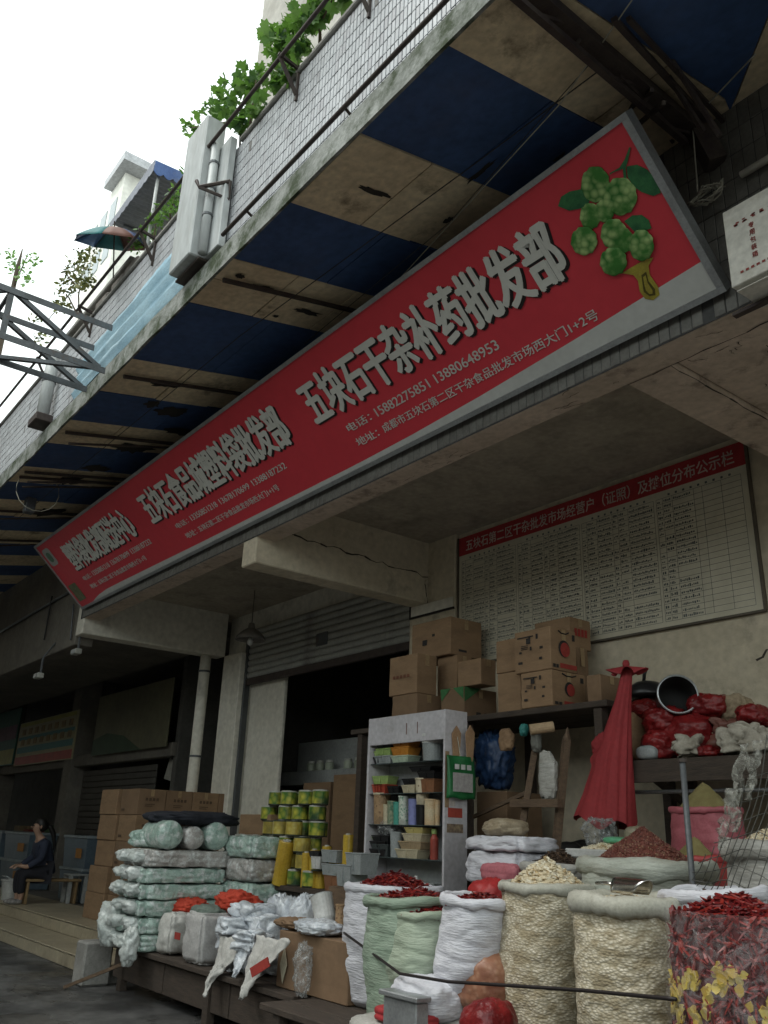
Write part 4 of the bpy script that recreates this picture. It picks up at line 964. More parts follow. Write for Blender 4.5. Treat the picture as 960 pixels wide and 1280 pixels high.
# ------------------------------------------------------------------ cardboard boxes
card = mat('cardboard', (.29, .185, .105), .85, (.24, .15, .085), 3, bump=.1, bscale=50, stretch=(1, 1, 3), dirt=(.19, .12, .07), dscale=3, fine=.05)
card2 = mat('cardboard_brown', (.23, .145, .085), .85, (.19, .12, .07), 3, bump=.1, bscale=50, dirt=(.14, .09, .055), dscale=3, fine=.05)
tape = mat('packing_tape', (.34, .24, .13), .3, (.30, .2, .11), 6)
inkb = mat('box_ink', (.035, .03, .028), .8); inkr = mat('box_red', (.36, .045, .035), .75); inkg = mat('box_green', (.05, .17, .06), .75)
def carton(label, x0, x1, y0, y1, z0, z1, m=card, group=None, marks=None, name='cardboard_box', rotz=0.0):
    w, d, h = x1 - x0, y1 - y0, z1 - z0
    bm = bmesh.new(); bmesh.ops.create_cube(bm, size=1); bmesh.ops.subdivide_edges(bm, edges=list(bm.edges), cuts=3, use_grid_fill=True)
    sd_ = int((x0 * 31 + z0 * 57 + y0 * 13) * 10); b = MB()
    for v in bm.verts:
        q = v.co.copy(); bulge = .012 * fbm((q.x * 2 + sd_, q.y * 2, q.z * 2))
        v.co = Vector((q.x * w, q.y * d, (q.z + .5) * h)) + Vector((q.x, q.y, 0)) * bulge
    bmesh.ops.bevel(bm, geom=[e for e in bm.edges if e.calc_face_angle(0) > 1.0], offset=.006, segments=1, affect='EDGES')
    bm.verts.index_update(); b.add([v.co[:] for v in bm.verts], [[v.index for v in f.verts] for f in bm.faces]); bm.free()
    o = b.build(name, m, loc=((x0 + x1) / 2, (y0 + y1) / 2, z0), rot=(0, 0, rotz), label=label, cat='cardboard box', group=group)
    hw, hd = w / 2, d / 2
    t_ = MB(); e = .007
    t_.box(hw + e - .004, hw + e, -.025, .025, h * .72, h - .004); t_.build('tape', tape, o)
    t_ = MB(); t_.box(hw + e - .0045, hw + e + .0005, -hd * .96, hd * .96, h * .5 - .0015, h * .5 + .0015) if marks == 'seam' else None
    def fq(bq, u0, u1, v0, v1, face):      # quad on front (-Y) or side (+X) face in fractions
        if face == 'f': bq.quad((-hw + u0 * w, -hd - e, v0 * h), (-hw + u1 * w, -hd - e, v0 * h), (-hw + u1 * w, -hd - e, v1 * h), (-hw + u0 * w, -hd - e, v1 * h))
        else: bq.quad((hw + e, -hd + u0 * d, v0 * h), (hw + e, -hd + u1 * d, v0 * h), (hw + e, -hd + u1 * d, v1 * h), (hw + e, -hd + u0 * d, v1 * h))
    def disc(bq, u, v, rd, n=20):
        pts = [(hw + e + .001, -hd + u * d + rd * math.cos(2 * math.pi * k / n), v * h + rd * math.sin(2 * math.pi * k / n)) for k in range(n)]; bq.add(pts, [tuple(range(n))])
    if marks == 'apple':
        bq = MB(); disc(bq, .5, .52, .20 * h); bq.build('printed_logo', inkb, o)
        bq = MB(); pts = [(hw + e + .003, -hd + .53 * d + .165 * h * math.cos(2 * math.pi * k / 20), .5 * h + .17 * h * math.sin(2 * math.pi * k / 20)) for k in range(20)]; bq.add(pts, [tuple(range(20))]); bq.build('printed_logo', inkr, o)
        bq = MB(); fq(bq, .33, .97, .06, .17, 's'); bq.build('printed_band', inkr, o)
        bq = MB(); fq(bq, .06, .16, .05, .13, 's'); fq(bq, .18, .27, .05, .13, 's'); fq(bq, .83, .93, .75, .9, 's'); bq.tube([(hw + e, -hd + .3 * d, h * .93), (hw + e, -hd + .42 * d, h * .88), (hw + e, -hd + .58 * d, h * .88), (hw + e, -hd + .7 * d, h * .93)], .006, 5)
        for (u, v, ww, vv) in ((.12, .2, .12, .06), (.35, .66, .07, .14), (.42, .66, .05, .18), (.62, .75, .06, .12), (.7, .25, .08, .06), (.15, .45, .07, .05), (.45, .5, .05, .09), (.2, .62, .2, .015), (.2, .58, .2, .015), (.2, .54, .2, .015), (.1, .82, .45, .03), (.72, .5, .09, .06)): fq(bq, u, u + ww, v, v + vv, 'f')
        bq.build('printed_marks', inkb, o)
    elif marks == 'green':
        bq = MB(); z_ = -hd - e
        bq.add([(-hw, z_, h), (-hw + .45 * w, z_, h), (-hw + .05 * w, z_, .65 * h)], [(0, 1, 2)]); bq.add([(hw * .1, z_, h), (hw, z_, h), (hw, z_, .62 * h)], [(0, 1, 2)])
        bq.add([(hw + e, -hd, h), (hw + e, -hd + .5 * d, h), (hw + e, -hd, .55 * h)], [(0, 1, 2)]); bq.build('printed_pattern', inkg, o)
        bq = MB()
        for (u, v) in ((.35, .2), (.6, .2), (.35, .05), (.62, .06)): fq(bq, u, u + .14, v, v + .09, 's')
        bq.build('printed_marks', inkb, o)
    elif marks == 'line':
        bq = MB()
        for k in range(5): fq(bq, .15 + .13 * k, .24 + .13 * k, .42, .50, 'f')
        bq.build('printed_marks', mat('faded_red_ink', (.21, .085, .05), .8), o)
    elif marks == 'dots':
        bq = MB(); fq(bq, .3, .42, .35, .5, 'f'); fq(bq, .25, .5, .1, .16, 's'); fq(bq, .55, .62, .55, .62, 'f'); bq.build('printed_marks', inkb, o)
    elif marks == 'side':
        bq = MB(); k0 = (sd_ % 5) * .03
        for k in range(4): fq(bq, .2 + k0 + .13 * k, .29 + k0 + .13 * k, .55, .66, 's')
        fq(bq, .2 + k0, .55 + k0, .40, .43, 's'); fq(bq, .2 + k0, .48 + k0, .33, .36, 's'); fq(bq, .1, .3, .15, .24, 'f'); bq.build('printed_marks', mat('faded_ink', (.12, .075, .045), .85), o)
    elif marks == 'redtext':
        bq = MB()
        for k in range(4): fq(bq, .2 + .16 * k, .32 + .16 * k, .4, .65, 's')
        bq.build('printed_marks', inkr, o)
    return o
def packet(name, label, x0, x1, y0, y1, z0, z1, m, seed, cat='packet', taper=0.0, puff=.02, crease=.012, n=16, rotz=0.0, **kw):
    """packed bundle with soft square edges and creases"""
    bm = bmesh.new(); bmesh.ops.create_cube(bm, size=1); bmesh.ops.bevel(bm, geom=list(bm.edges), offset=.07, segments=2, affect='EDGES'); bmesh.ops.subdivide_edges(bm, edges=list(bm.edges), cuts=5, use_grid_fill=True); bmesh.ops.subdivide_edges(bm, edges=[e for e in bm.edges if e.calc_length() > .12], cuts=1, use_grid_fill=True)
    w, d, h = x1 - x0, y1 - y0, z1 - z0
    for v in bm.verts:
        q = v.co.copy(); t = q.z + .5; k = 1 - taper * t ** 2; f = (1 - (2 * q.z) ** 4)
        p = Vector((q.x * w * k, q.y * d * k, t * h)); nn_ = Vector((q.x, q.y, q.z * .6)).normalized(); s = Vector((p.x * 6 + seed * 3.3, p.y * 6, p.z * 9))
        v.co = p + nn_ * (puff * f * 1.4 + crease * fbm(s) - crease * 1.3 * (1 - abs(mnoise.noise(Vector((p.x * 7 + seed, p.y * 7, p.z * 20))))) ** 6)
        if v.co.z < 0: v.co.z = 0
    bm.verts.index_update(); b = MB(); b.add([v.co[:] for v in bm.verts], [[v.index for v in f.verts] for f in bm.faces]); bm.free()
    return b.build(name, m, smooth=True, loc=((x0 + x1) / 2, (y0 + y1) / 2, z0), rot=(0, 0, rotz), label=label, cat=cat, **kw)
def carton_px(label, xl, xc, xr, yt, yb, Y, z0=None, **kw):
    """visible corner edge at photo column xc; its front face runs to xl, its side face to xr"""
    top = onY(xc, yt, Y); bot = onY(xc, yb, Y); X1 = (top.x + bot.x) / 2; X0 = onY(xl, (yt + yb) / 2, Y).x; Y1 = onX(xr, (yt + yb) / 2, X1).y
    zb = bot.z if z0 is None else z0
    return carton(label, X0, X1, Y, Y1, zb, top.z, **kw), top.z
# ------------------------------------------------------------------ upper shelf with cartons on the back wall
shf = thing('storage_shelf', 'dark plank storage shelf along the back wall under the cartons', 'shelf')
ZS = 2.60
for k in range(3): b = MB(); b.bbox(-7.6, -4.25, 5.42 + k * .31, 5.42 + k * .31 + .3, ZS - .05, ZS, .006); b.build('plank', wooddark, shf)
for x in (-7.5, -5.9, -4.4):
    b = MB(); b.bbox(x, x + .08, 5.44, 5.52, .32, ZS - .051, .005); b.build('post', wooddark, shf)
    b = MB(); b.bbox(x, x + .08, 6.25, 6.33, .32, ZS - .051, .005); b.build('post', wooddark, shf)
Zs = ZS + .003
o, z = carton_px('lower brown carton at the shutter end of the shelf', 490, 521, 551, 866, 893, 5.45, Zs, m=card2)
o, z = carton_px('brown carton with faint red print atop the shutter end pile', 487, 521, 546, 816, 864, 5.45, z + .004, marks='line')
o, z2 = carton_px('carton with green triangle print beside the cabinet top', 551, 580, 621, 858, 915, 5.62, Zs, m=card2, marks='green')
o, z3 = carton_px('plain brown carton resting on the green triangle carton', 572, 601, 620, 822, 857, 5.64, z2 + .004)
o, z4 = carton_px('narrow brown carton wedged under the tall top carton', 547, 571, 590, 818, 862, 5.86, Zs)
o, z5 = carton_px('tall brown carton at the top of the pile by the pier', 515, 563, 602, 770, 816, 5.80, z4 + .004, marks='dots')
o, z6 = carton_px('plain brown carton standing left of the lower apple carton', 622, 651, 660, 838, 902, 5.50, Zs)
o, z7 = carton_px('plain brown carton left of the upper apple carton', 620, 645, 658, 797, 838, 5.50, z6 + .004)
o, z8 = carton_px('lower carton with apple print and red band on the shelf', 651, 690, 732, 836, 893, 5.42, Zs, marks='apple')
o, z9 = carton_px('upper carton with apple print and red band', 643, 688, 720, 782, 835, 5.42, z8 + .004, marks='apple')
o, z10 = carton_px('dim brown carton at the red cloth end of the shelf', 734, 751, 779, 842, 890, 5.62, Zs, m=card2)
o, z11 = carton_px('brown carton behind the lower apple carton', 690, 722, 736, 808, 888, 5.98, Zs, m=card2)
o, z12 = carton_px('brown carton with red print behind the upper apple carton', 668, 712, 738, 770, 808, 5.96, z11 + .004, marks='redtext')

# cartons stacked at the foot of the pale column, five high
xs_, gy = -12.02, 5.02
for r in range(5):
    for k in range(4):
        j = rr.uniform(-.015, .015); y0 = gy + k * .415
        carton('brown carton in the %s row of the column stack, %s' % (('bottom', 'second', 'middle', 'fourth', 'top')[r], ('at the street end', 'second from the street end', 'third from the street end', 'beside the pale column')[k]), xs_ - .6 + j, xs_ + j, y0, y0 + .408, .335 + r * .348, .335 + r * .348 + .344, m=card2 if (r + k) % 3 else card, group='cartons stacked by the pale column', marks='side')
for r in range(5):
    j = rr.uniform(-.02, .02); carton('brown carton in the end pile above the steps, %s' % ('at its foot', 'second from its foot', 'middle one', 'second from its top', 'topmost')[r], xs_ - 1.27 + j - (4 - r) * .02, xs_ - .64 + j, gy - .02 + j, gy + .46, .336 + r * .348, .336 + r * .348 + .344, m=card, group='cartons at the end of the stack')
carton('open brown carton lying between the carton stack and the printed rolls', -9.6, -8.9, 5.3, 5.75, 1.35, 1.75, m=card)
carton('brown carton supporting the open carton behind the foam rolls', -9.65, -8.95, 5.3, 5.8, .335, 1.345, m=card2)

# ------------------------------------------------------------------ display cabinet
cb = thing('display_cabinet', 'narrow white display cabinet with glass shelves of food containers', 'cabinet')
cabw = mat('cabinet_white', (.52, .50, .52), .5, (.45, .43, .45), 3, dirt=(.34, .31, .29), dscale=4, dlo=.55, dhi=.8)
cx0, cx1, cy0, cy1, cz0, cz1 = -6.72, -5.63, 5.0, 5.26, .335, 2.6
def cpart(n, *q, m=cabw, bev=.004): b = MB(); b.bbox(*q, bev); return b.build(n, m, cb)
cpart('side_panel', cx0, cx0 + .025, cy0, cy1, cz0, cz1); cpart('side_panel', cx1 - .025, cx1, cy0, cy1, cz0, cz1)
cpart('back_panel', cx0 + .027, cx1 - .027, cy1 - .015, cy1 - .002, cz0 + .02, cz1 - .01, m=mat('cabinet_back', (.36, .37, .38), .4, (.3, .31, .32), 3))
cpart('top_fascia', cx0 + .027, cx1 - .027, cy0 + .002, cy0 + .02, cz1 - .25, cz1 - .002); cpart('top_panel', cx0 + .027, cx1 - .027, cy0 + .022, cy1 - .017, cz1 - .03, cz1 - .004)
shz = [onY(462, y, 5.0).z for y in (955, 992, 1030, 1070)]
glass = mat('shelf_glass', (.06, .08, .08), .12, (.05, .07, .07), 4, spec=.6)
for z in shz + [.9, .5]: cpart('shelf', cx0 + .027, cx1 - .027, cy0 + .02, cy1 - .017, z - .008, z, m=glass, bev=.002)
for u in (.52, .66): cpart('handle_scratch', cx0 + (cx1 - cx0) * u, cx0 + (cx1 - cx0) * u + .008, cy0 - .002, cy0 + .002, cz1 - .18, cz1 - .08, m=mat('rust_streak', (.22, .12, .09), .8), bev=.0005)
def sticker(u0, u1, z0, z1, m): b = MB(); b.box(cx1 + .0005, cx1 + .002, cy0 + u0, cy0 + u1, z0, z1); b.build('sticker', m, cb)
zq = lambda y: onX(568, y, cx1).z
sticker(.04, .2, zq(1022), zq(1010), mat('sticker_red', (.38, .06, .04), .6)); sticker(.03, .21, zq(1041), zq(1030), mat('sticker_photo', (.34, .26, .16), .6, (.12, .08, .07), 30)); sticker(.05, .12, zq(1008), zq(1001), mat('sticker_pale', (.5, .45, .42), .6))
sticker(.005, .05, zq(1010), zq(940), mat('brown_tape', (.30, .20, .12), .5))
# tubs, trays and cups on the cabinet shelves
orange = mat('tub_orange', (.48, .20, .03), .4, (.4, .16, .03), 8); lime = mat('tub_lime', (.30, .40, .14), .4, (.22, .32, .1), 8); redt = mat('tub_red', (.42, .07, .04), .4); blackt = mat('tub_black', (.015, .015, .016), .3); creamt = mat('tub_cream', (.52, .46, .32), .45, (.44, .38, .26), 8); clear = mat('tub_clear', (.30, .32, .32), .2, (.24, .26, .26), 10); brownt = mat('tub_brown', (.26, .12, .06), .4); whitet = mat('tub_white', (.62, .62, .60), .4)
def tray(label, x, y, z, w, d, h, m, lid=None, rz=0, cat='food tray'):
    if abs(y - Yc) < .001: x = min(max(x, cx0 + .035 + w * .54), cx1 - .035 - w * .54)
    t = thing('food_tray', label, cat, loc=(x, y, z), rot=(0, 0, rz)); b = MB()
    b.hexa([(-w * .42, -d * .42, 0), (w * .42, -d * .42, 0), (w * .42, d * .42, 0), (-w * .42, d * .42, 0), (-w / 2, -d / 2, h), (w / 2, -d / 2, h), (w / 2, d / 2, h), (-w / 2, d / 2, h)]); b.build('tub', m, t)
    b = MB(); b.bbox(-w * .53, w * .53, -d * .53, d * .53, h + .0005, h + .012, .003); b.build('lid' if lid else 'rim', lid or m, t)
    b = MB(); b.bbox(-.004, .004, -d * .535, d * .535, h * .2, h + .006, .001); b.build('divider', m, t)
    return h + .014
def cyl(name, label, cat, x, y, z, prof, m, m2=None, split=None, rot=(0, 0, 0), group=None, n=20):
    t = thing(name, label, cat, group, loc=(x, y, z), rot=rot); b = MB()
    if split is None: b.lathe(prof, n=n); b.build('body', m, t, smooth=False)
    else:
        b.lathe(prof[:split + 1], n=n); b.build('body', m, t); b = MB(); b.lathe(prof[split:], n=n); b.build('lid', m2 or m, t)
    return t
Yc = 5.11
def cxp(px, z): # x on cabinet mid plane below a photo column
    return onY(px, onYrow(px, z), Yc).x
def onYrow(px, z):
    lo_, hi_ = 600, 1280
    for _ in range(40):
        mid = (lo_ + hi_) / 2
        if onY(px, mid, Yc).z > z: lo_ = mid
        else: hi_ = mid
    return (lo_ + hi_) / 2
z = shz[0] + .001
h = tray('black food tray on the top glass shelf', cxp(468, z), Yc, z, .15, .14, .05, blackt); tray('lime lidded tray stacked on a black tray', cxp(468, z), Yc, z + h, .14, .13, .04, lime)
h = tray('clear tray under lime trays on the top shelf', cxp(486, z), Yc, z, .24, .15, .06, clear); h2 = tray('lime food tray stacked on the top shelf', cxp(486, z), Yc, z + h, .22, .15, .05, lime); h3 = tray('black tray between lime and orange trays', cxp(486, z), Yc, z + h + h2, .22, .14, .035, blackt); tray('orange food tray topping the lime stack', cxp(487, z), Yc, z + h + h2 + h3, .26, .14, .045, orange, rz=.2)
h = tray('pale green tray beside the bucket on the top shelf', cxp(507, z), Yc, z, .24, .15, .05, mat('tub_mint', (.42, .5, .38), .4)); h2 = tray('orange food tray above the pale green tray', cxp(507, z), Yc, z + h, .25, .15, .06, orange); tray('second orange tray at the top of its stack', cxp(507, z), Yc, z + h + h2, .25, .14, .05, orange)
cyl('plastic_bucket', 'white plastic bucket with wide lid on the top cabinet shelf', 'bucket', cxp(541, z), Yc, z, [(.085, 0), (.095, .14), (.10, .15), (.10, .2), (.112, .205), (.112, .225), (.10, .235)], clear, whitet, 2)
z = shz[1] + .001
for px, lab in ((468, 'red food tray by the left side of the second shelf'), (482, 'red food tray beside a lime tray on the second shelf')): h = tray(lab, cxp(px, z), Yc, z, .16, .15, .07, redt)
tray('lime tray lying on two red trays', cxp(481, z), Yc, z + h, .2, .14, .06, lime, rz=.15); tray('low black tray in the middle of the second shelf', cxp(499, z), Yc, z, .16, .15, .05, blackt)
h = tray('cream divided tray on the second shelf', cxp(518, z), Yc, z, .18, .15, .055, creamt); tray('black tray on top of the cream tray', cxp(518, z), Yc, z + h, .18, .14, .04, blackt)
h = tray('brown orange bowl tray by the cabinet edge', cxp(540, z), Yc, z, .22, .15, .10, brownt); h2 = tray('dark lidded tray on the brown tray', cxp(540, z), Yc, z + h, .22, .15, .05, blackt); tray('black top tray under the upper glass shelf', cxp(532, z), Yc, z + h + h2, .28, .14, .03, blackt)
z = shz[2] + .001
cup = lambda label, px, r0, r1, h, m, m2=None: cyl('paper_cup', label, 'cup', cxp(px, z), Yc - .02, z, [(r0, 0), (r1, h * .93), (r1 * 1.08, h * .94), (r1 * 1.08, h)], m, m2, 1 if m2 else None)
cup('tall plain white cup on the third shelf', 465, .04, .03, .21, whitet); cup('large brown patterned cup with kraft lid', 479, .07, .08, .27, spots('cup_brown', (.34, .22, .12), (.14, .07, .04), 40, .3), creamt)
cup('small pale cup next to the brown patterned cup', 486, .035, .04, .17, creamt); cup('dark green square print cup', 492, .04, .047, .2, mat('cup_green', (.04, .13, .08), .5, (.3, .3, .2), 30)); cup('turquoise cup on the third shelf', 499, .035, .042, .19, mat('cup_turq', (.08, .36, .28), .5))
cup('white cup with green leaf print', 507, .045, .052, .24, spots('cup_leaf', (.55, .58, .5), (.05, .25, .14), 45, .35)); cup('lilac cup with dark lid', 519, .045, .05, .23, mat('cup_lilac', (.22, .24, .48), .45), blackt); h = .16
cup('dark short cup holding a printed tall cup', 529, .045, .05, .16, blackt); cyl('paper_cup', 'cream printed cup stacked on the dark cup', 'cup', cxp(530, z), Yc - .02, z + .165, [(.052, 0), (.066, .2), (.072, .205), (.072, .22)], spots('cup_print', (.55, .48, .34), (.16, .1, .06), 25, .2))
cup('orange tinted cream cup near the cabinet edge', 541, .055, .058, .21, mat('cup_peach', (.52, .34, .18), .5, (.55, .46, .3), 9)); cup('narrow peach cup against the cabinet side', 549, .02, .025, .2, mat('cup_peach', (.52, .34, .18)))
z = shz[3] + .001
h = tray('black tray stack on the fourth shelf', cxp(462, z), Yc, z, .22, .15, .05, blackt); h2 = tray('upper black tray on the fourth shelf', cxp(463, z), Yc, z + h, .22, .15, .05, blackt); tray('small lime lid on the black trays', cxp(462, z), Yc, z + h + h2, .12, .1, .02, lime)
h = tray('dark grey tray in front of crumpled wrap', cxp(482, z), Yc, z, .24, .15, .09, mat('tub_dark', (.06, .07, .07), .3)); h2 = tray('black lidded tray under crumpled wrap', cxp(482, z), Yc, z + h, .24, .14, .06, blackt)
blob('plastic_wrap', film('clear_wrap', (.5, .52, .52), .25), (cxp(487, z), Yc, z + h + h2), (.26, .15, .13), 4, amp=.25, ridge=.3, label='crumpled clear plastic wrap heaped on black trays', cat='plastic wrap')
cyl('plastic_cup', 'tall grey clear cup on the fourth shelf', 'cup', cxp(499, z), Yc - .04, z, [(.045, 0), (.055, .2), (.058, .2), (.058, .21)], clear)
h = tray('cream tray at the bottom of its stack', cxp(516, z), Yc, z, .3, .15, .06, creamt); h2 = tray('tan tray in the cream stack', cxp(520, z), Yc, z + h, .3, .15, .05, mat('tub_tan', (.4, .3, .18), .5)); h3 = tray('pale yellow tray at the top of the cream stack', cxp(522, z), Yc, z + h + h2, .26, .14, .05, creamt); tray('upper pale yellow tray under the glass shelf', cxp(524, z), Yc, z + h + h2 + h3, .24, .14, .035, mat('tub_yell', (.5, .42, .16), .5))
cyl('drink_bottle', 'red bottle with pale cap by the cabinet edge', 'bottle', cxp(546, z), Yc - .03, z, [(.035, 0), (.035, .16), (.02, .19), (.02, .2), (.024, .2), (.024, .24)], mat('bottle_red', (.36, .07, .05), .4), lime, 3)
z = .9 + .001
for px, m, hh, lab in ((462, clear, .26, 'clear stacked tubs on the bottom cabinet shelf'), (490, blackt, .24, 'dark tubs stacked on the bottom cabinet shelf'), (515, lime, .22, 'lime tub on the bottom cabinet shelf'), (540, clear, .3, 'grey tub at the right of the bottom cabinet shelf')): tray(lab, cxp(px, z), Yc, z, .2, .15, hh, m)
cyl('spray_bottle', 'slim white bottle with pink base on the bottom shelf', 'bottle', cxp(527, z), Yc - .07, z, [(.025, 0), (.025, .16), (.022, .17), (.02, .33), (.012, .36)], mat('bottle_pink', (.4, .2, .26), .5), whitet, 1)

# green printed bag and spatulas hanging on the cabinet side
hb = thing('hanging_bag', 'green printed plastic bag hanging on the cabinet side', 'bag')
gx = cx1 + .04; P0 = onX(561, 944, gx); P1 = onX(590, 1000, gx)
gy0, gy1, gz1, gz0 = onX(558, 950, gx).y, onX(592, 950, gx).y, P0.z, P1.z
V = []; F = []; n = 12
for i in range(n + 1):
    for j in range(n + 1):
        u, v = i / n, j / n; V.append((gx + .012 * math.sin(u * 7 + v * 3) + .02 * math.sin(math.pi * u), gy0 + (gy1 - gy0) * u, gz0 + (gz1 - gz0) * v + .008 * math.sin(u * 9) * (1 - v)))
for i in range(n):
    for j in range(n): q = i * (n + 1) + j; F.append((q, q + 1, q + n + 2, q + n + 1))
b = MB(); b.add(V, F); o = b.build('pouch', mat('bag_green', (.02, .16, .05), .35, (.015, .11, .035), 10), hb, smooth=True); o.modifiers.new('thickness', 'SOLIDIFY').thickness = .012
yw = gy1 - gy0; hz = gz1 - gz0
b = MB(); b.bbox(gx + .034, gx + .037, gy0 + yw * .14, gy1 - yw * .14, gz0 + hz * .16, gz0 + hz * .6, .001); b.build('label', mat('bag_label', (.42, .40, .38), .5, (.3, .28, .28), 40), hb)
b = MB()
for k in range(3): b.bbox(gx + .036, gx + .039, gy0 + yw * (.2 + .22 * k), gy0 + yw * (.36 + .22 * k), gz0 + hz * .68, gz0 + hz * .8, .001)
b.build('printed_marks', whitet, hb)
b = MB(); b.tube([(gx + .01, (gy0 + gy1) / 2, gz1 - .02), (cx1 + .01, (gy0 + gy1) / 2 - .02, gz1 + .22)], .004, 5); b.build('string', wirem, hb)
for i, (px, lab) in enumerate(((571, 'flat wooden spatula hanging beside the green bag'), (583, 'kraft paper scoop hanging behind the green bag'))):
    P = onX(px, 925, cx1 + .02); b = MB(); w = .035
    b.prism([(cx1 + .012 + .05 * i, P.y - w, P.z - .18), (cx1 + .012 + .05 * i, P.y + w * .8, P.z - .18), (cx1 + .012 + .05 * i, P.y + w * 1.4, P.z + .06), (cx1 + .012 + .05 * i, P.y, P.z + .12), (cx1 + .012 + .05 * i, P.y - w * 1.5, P.z + .05)], (.01, 0, 0)); b.build('spatula', mat('pale_wood', (.38, .24, .14), .7, (.3, .18, .1), 8), label=lab, cat='spatula')

# ------------------------------------------------------------------ back counter with printed film rolls
ct = thing('back_counter', 'dark table carrying printed rolls and yellow film rolls', 'table')
b = MB(); b.bbox(-9.15, -6.9, 5.05, 5.62, 1.01, 1.06, .006); b.build('tabletop', wooddark, ct)
for (x, y) in ((-8.95, 5.08), (-7.0, 5.08), (-8.95, 5.55), (-7.0, 5.55)): b = MB(); b.bbox(x, x + .06, y, y + .06, .335, 1.009, .004); b.build('leg', wooddark, ct)
lab1 = spots('roll_label', (.06, .16, .03), (.55, .50, .07), 15, .55, .3, (.03, .07, .03), .0)
lab2 = spots('roll_label_gold', (.40, .30, .05), (.5, .42, .12), 22, .5, .3, (.25, .2, .05), .0)
rim_d = mat('roll_end_dark', (.05, .06, .04), .5)
rim_w = mat('roll_core', (.5, .5, .46), .5)
def printed_roll(label, px, py0, Y, z, m, r=.082, h=.155):
    X = onY(px, py0, Y).x; t = thing('printed_roll', label, 'film roll', 'printed film rolls piled on the back counter', loc=(X, Y, z), rot=(0, 0, rr.uniform(0, 6)))
    b = MB(); b.lathe([(r, .016), (r, h - .016)], n=22); b.build('roll', m, t)
    b = MB(); b.lathe([(r * .9, 0), (r * .98, .004), (r * .985, .0155)], n=22); b.build('end_band', rim_d, t); b = MB(); b.lathe([(r * .985, h - .0155), (r * .98, h - .004), (r * .9, h)], n=22); b.build('end_band', rim_w if m is lab1 else rim_d, t)
    b = MB(); b.lathe([(r * .35, h - .001), (r * .35, h + .004), (r * .22, h + .004), (r * .22, h - .001)], n=14); b.build('core', rim_w, t); return t
RG = 'green and yellow printed film roll in the pile on the back counter'; RY = 'gold printed film roll in the pile on the back counter'
zt = 1.061; hh = .156
def col(px, Y, n, ms, label=None):
    for k in range(n): printed_roll(RG if ms[k] is lab1 else RY, px, 1040, Y, zt + k * hh, ms[k])
g1, g2 = lab1, lab2
jr = random.Random(44); ORD = ('first', 'second', 'third', 'fourth', 'fifth', 'sixth', 'seventh'); LVL = ('bottom', 'second', 'third', 'fourth', 'fifth', 'top')
for (Y, row0, rn, spec) in ((5.17, 336, 'front', (4, 4, 3, 2, 0, 0)), (5.36, 334, 'middle', (4, 4, 4, 4, 4, 4)), (5.52, 336, 'rear', (4, 4, 4, 4, 4, 3))):
    for lv, cnt in enumerate(spec):
        for k in range(cnt):
            px = row0 + (lv % 2) * 4 + lv * (3 if rn == 'front' else .5) + k * 19.2 + jr.uniform(-2, 2)
            m_ = g2 if (lv in (1, 2, 3) and rn != 'rear' and jr.random() < .6) else g1
            printed_roll('%s printed roll, %s row, %s layer, %s from the foam stack' % ('green and yellow' if m_ is g1 else 'gold', rn, LVL[lv], ORD[k]), px, 1040, Y + jr.uniform(-.01, .01), zt + lv * .157, m_, .088, .155)
for i, (px, Y) in enumerate(((304, 5.24), (320, 5.26), (312, 5.42))):
    for lv in range(3): printed_roll('green and yellow printed roll in the short pile, %s layer, %s' % (LVL[lv], ('on the step side', 'on the cabinet side', 'at the back')[i]), px + jr.uniform(-1, 1), 1040, Y, zt + lv * .157, g1, .084, .155)
yfilm = mat('yellow_film', (.50, .34, .045), .25, (.42, .27, .03), 6, coat=.4)
def yroll(label, px, y_base, y_top, Y, r, lean=0.0, z=None, group='upright yellow film rolls'):
    A_ = onY(px, y_base, Y); z = zt if z is None else z; h = (y_base - y_top) / ppm(A_)
    t = thing('film_roll', label, 'film roll', group, loc=(A_.x, Y, z), rot=(0, lean, 0)); b = MB(); b.lathe([(r * .96, 0), (r, .006), (r, h - .006), (r * .96, h)], n=20); b.build('film', yfilm, t, smooth=False)
    b = MB(); b.lathe([(r * .5, h + .0005), (r * .5, h + .012), (r * .3, h + .012), (r * .3, h + .0005)], n=14); b.build('core', rim_w, t)
yroll('thick yellow film roll leaning at the counter edge', 350, 1100, 1048, 5.09, .085, .2, group=None)
YL = 'upright yellow film roll standing on the back counter'
for (px, yb_, yt_, Y, r) in ((408, 1075, 1027, 5.3, .05), (402, 1085, 1048, 5.2, .055), (417, 1085, 1048, 5.2, .05), (433, 1100, 1033, 5.12, .05), (392, 1090, 1046, 5.16, .05), (441, 1095, 1064, 5.1, .05), (426, 1090, 1050, 5.3, .05), (382, 1090, 1050, 5.13, .045)): yroll('yellow film roll standing on the counter, %s counting from the foam stack' % {382: 'first', 392: 'second', 402: 'third', 408: 'fourth', 417: 'fifth', 426: 'sixth', 433: 'seventh', 441: 'eighth'}[px], px, yb_, yt_, Y, r)
P = onY(419, 1080, 5.08)
tub = lambda label, px, z, w, h, m, Y=5.1: tray(label, onY(px, 1080, Y).x, Y, z, w, .09, h, m, cat='tub')
h = tub('brown low tray under the grey tubs on the counter', 414, zt, .24, .06, brownt, 5.06) if False else 0
P = [onY(378, 1000, 6.85), onY(412, 1000, 6.85), onY(414, 1000, 6.85), onY(452, 1000, 6.85)]
carton('tall brown carton on the floor behind the printed rolls', P[0].x, P[1].x, 6.85, 7.3, .335, onY(395, 978, 6.85).z, m=card2); carton('taller taped brown carton beside the cabinet in the room', P[2].x, P[3].x, 6.87, 7.3, .335, onY(430, 968, 6.87).z, m=card)
rk_ = thing('storage_rack', 'dim metal storage rack with jars inside the dark room', 'rack')
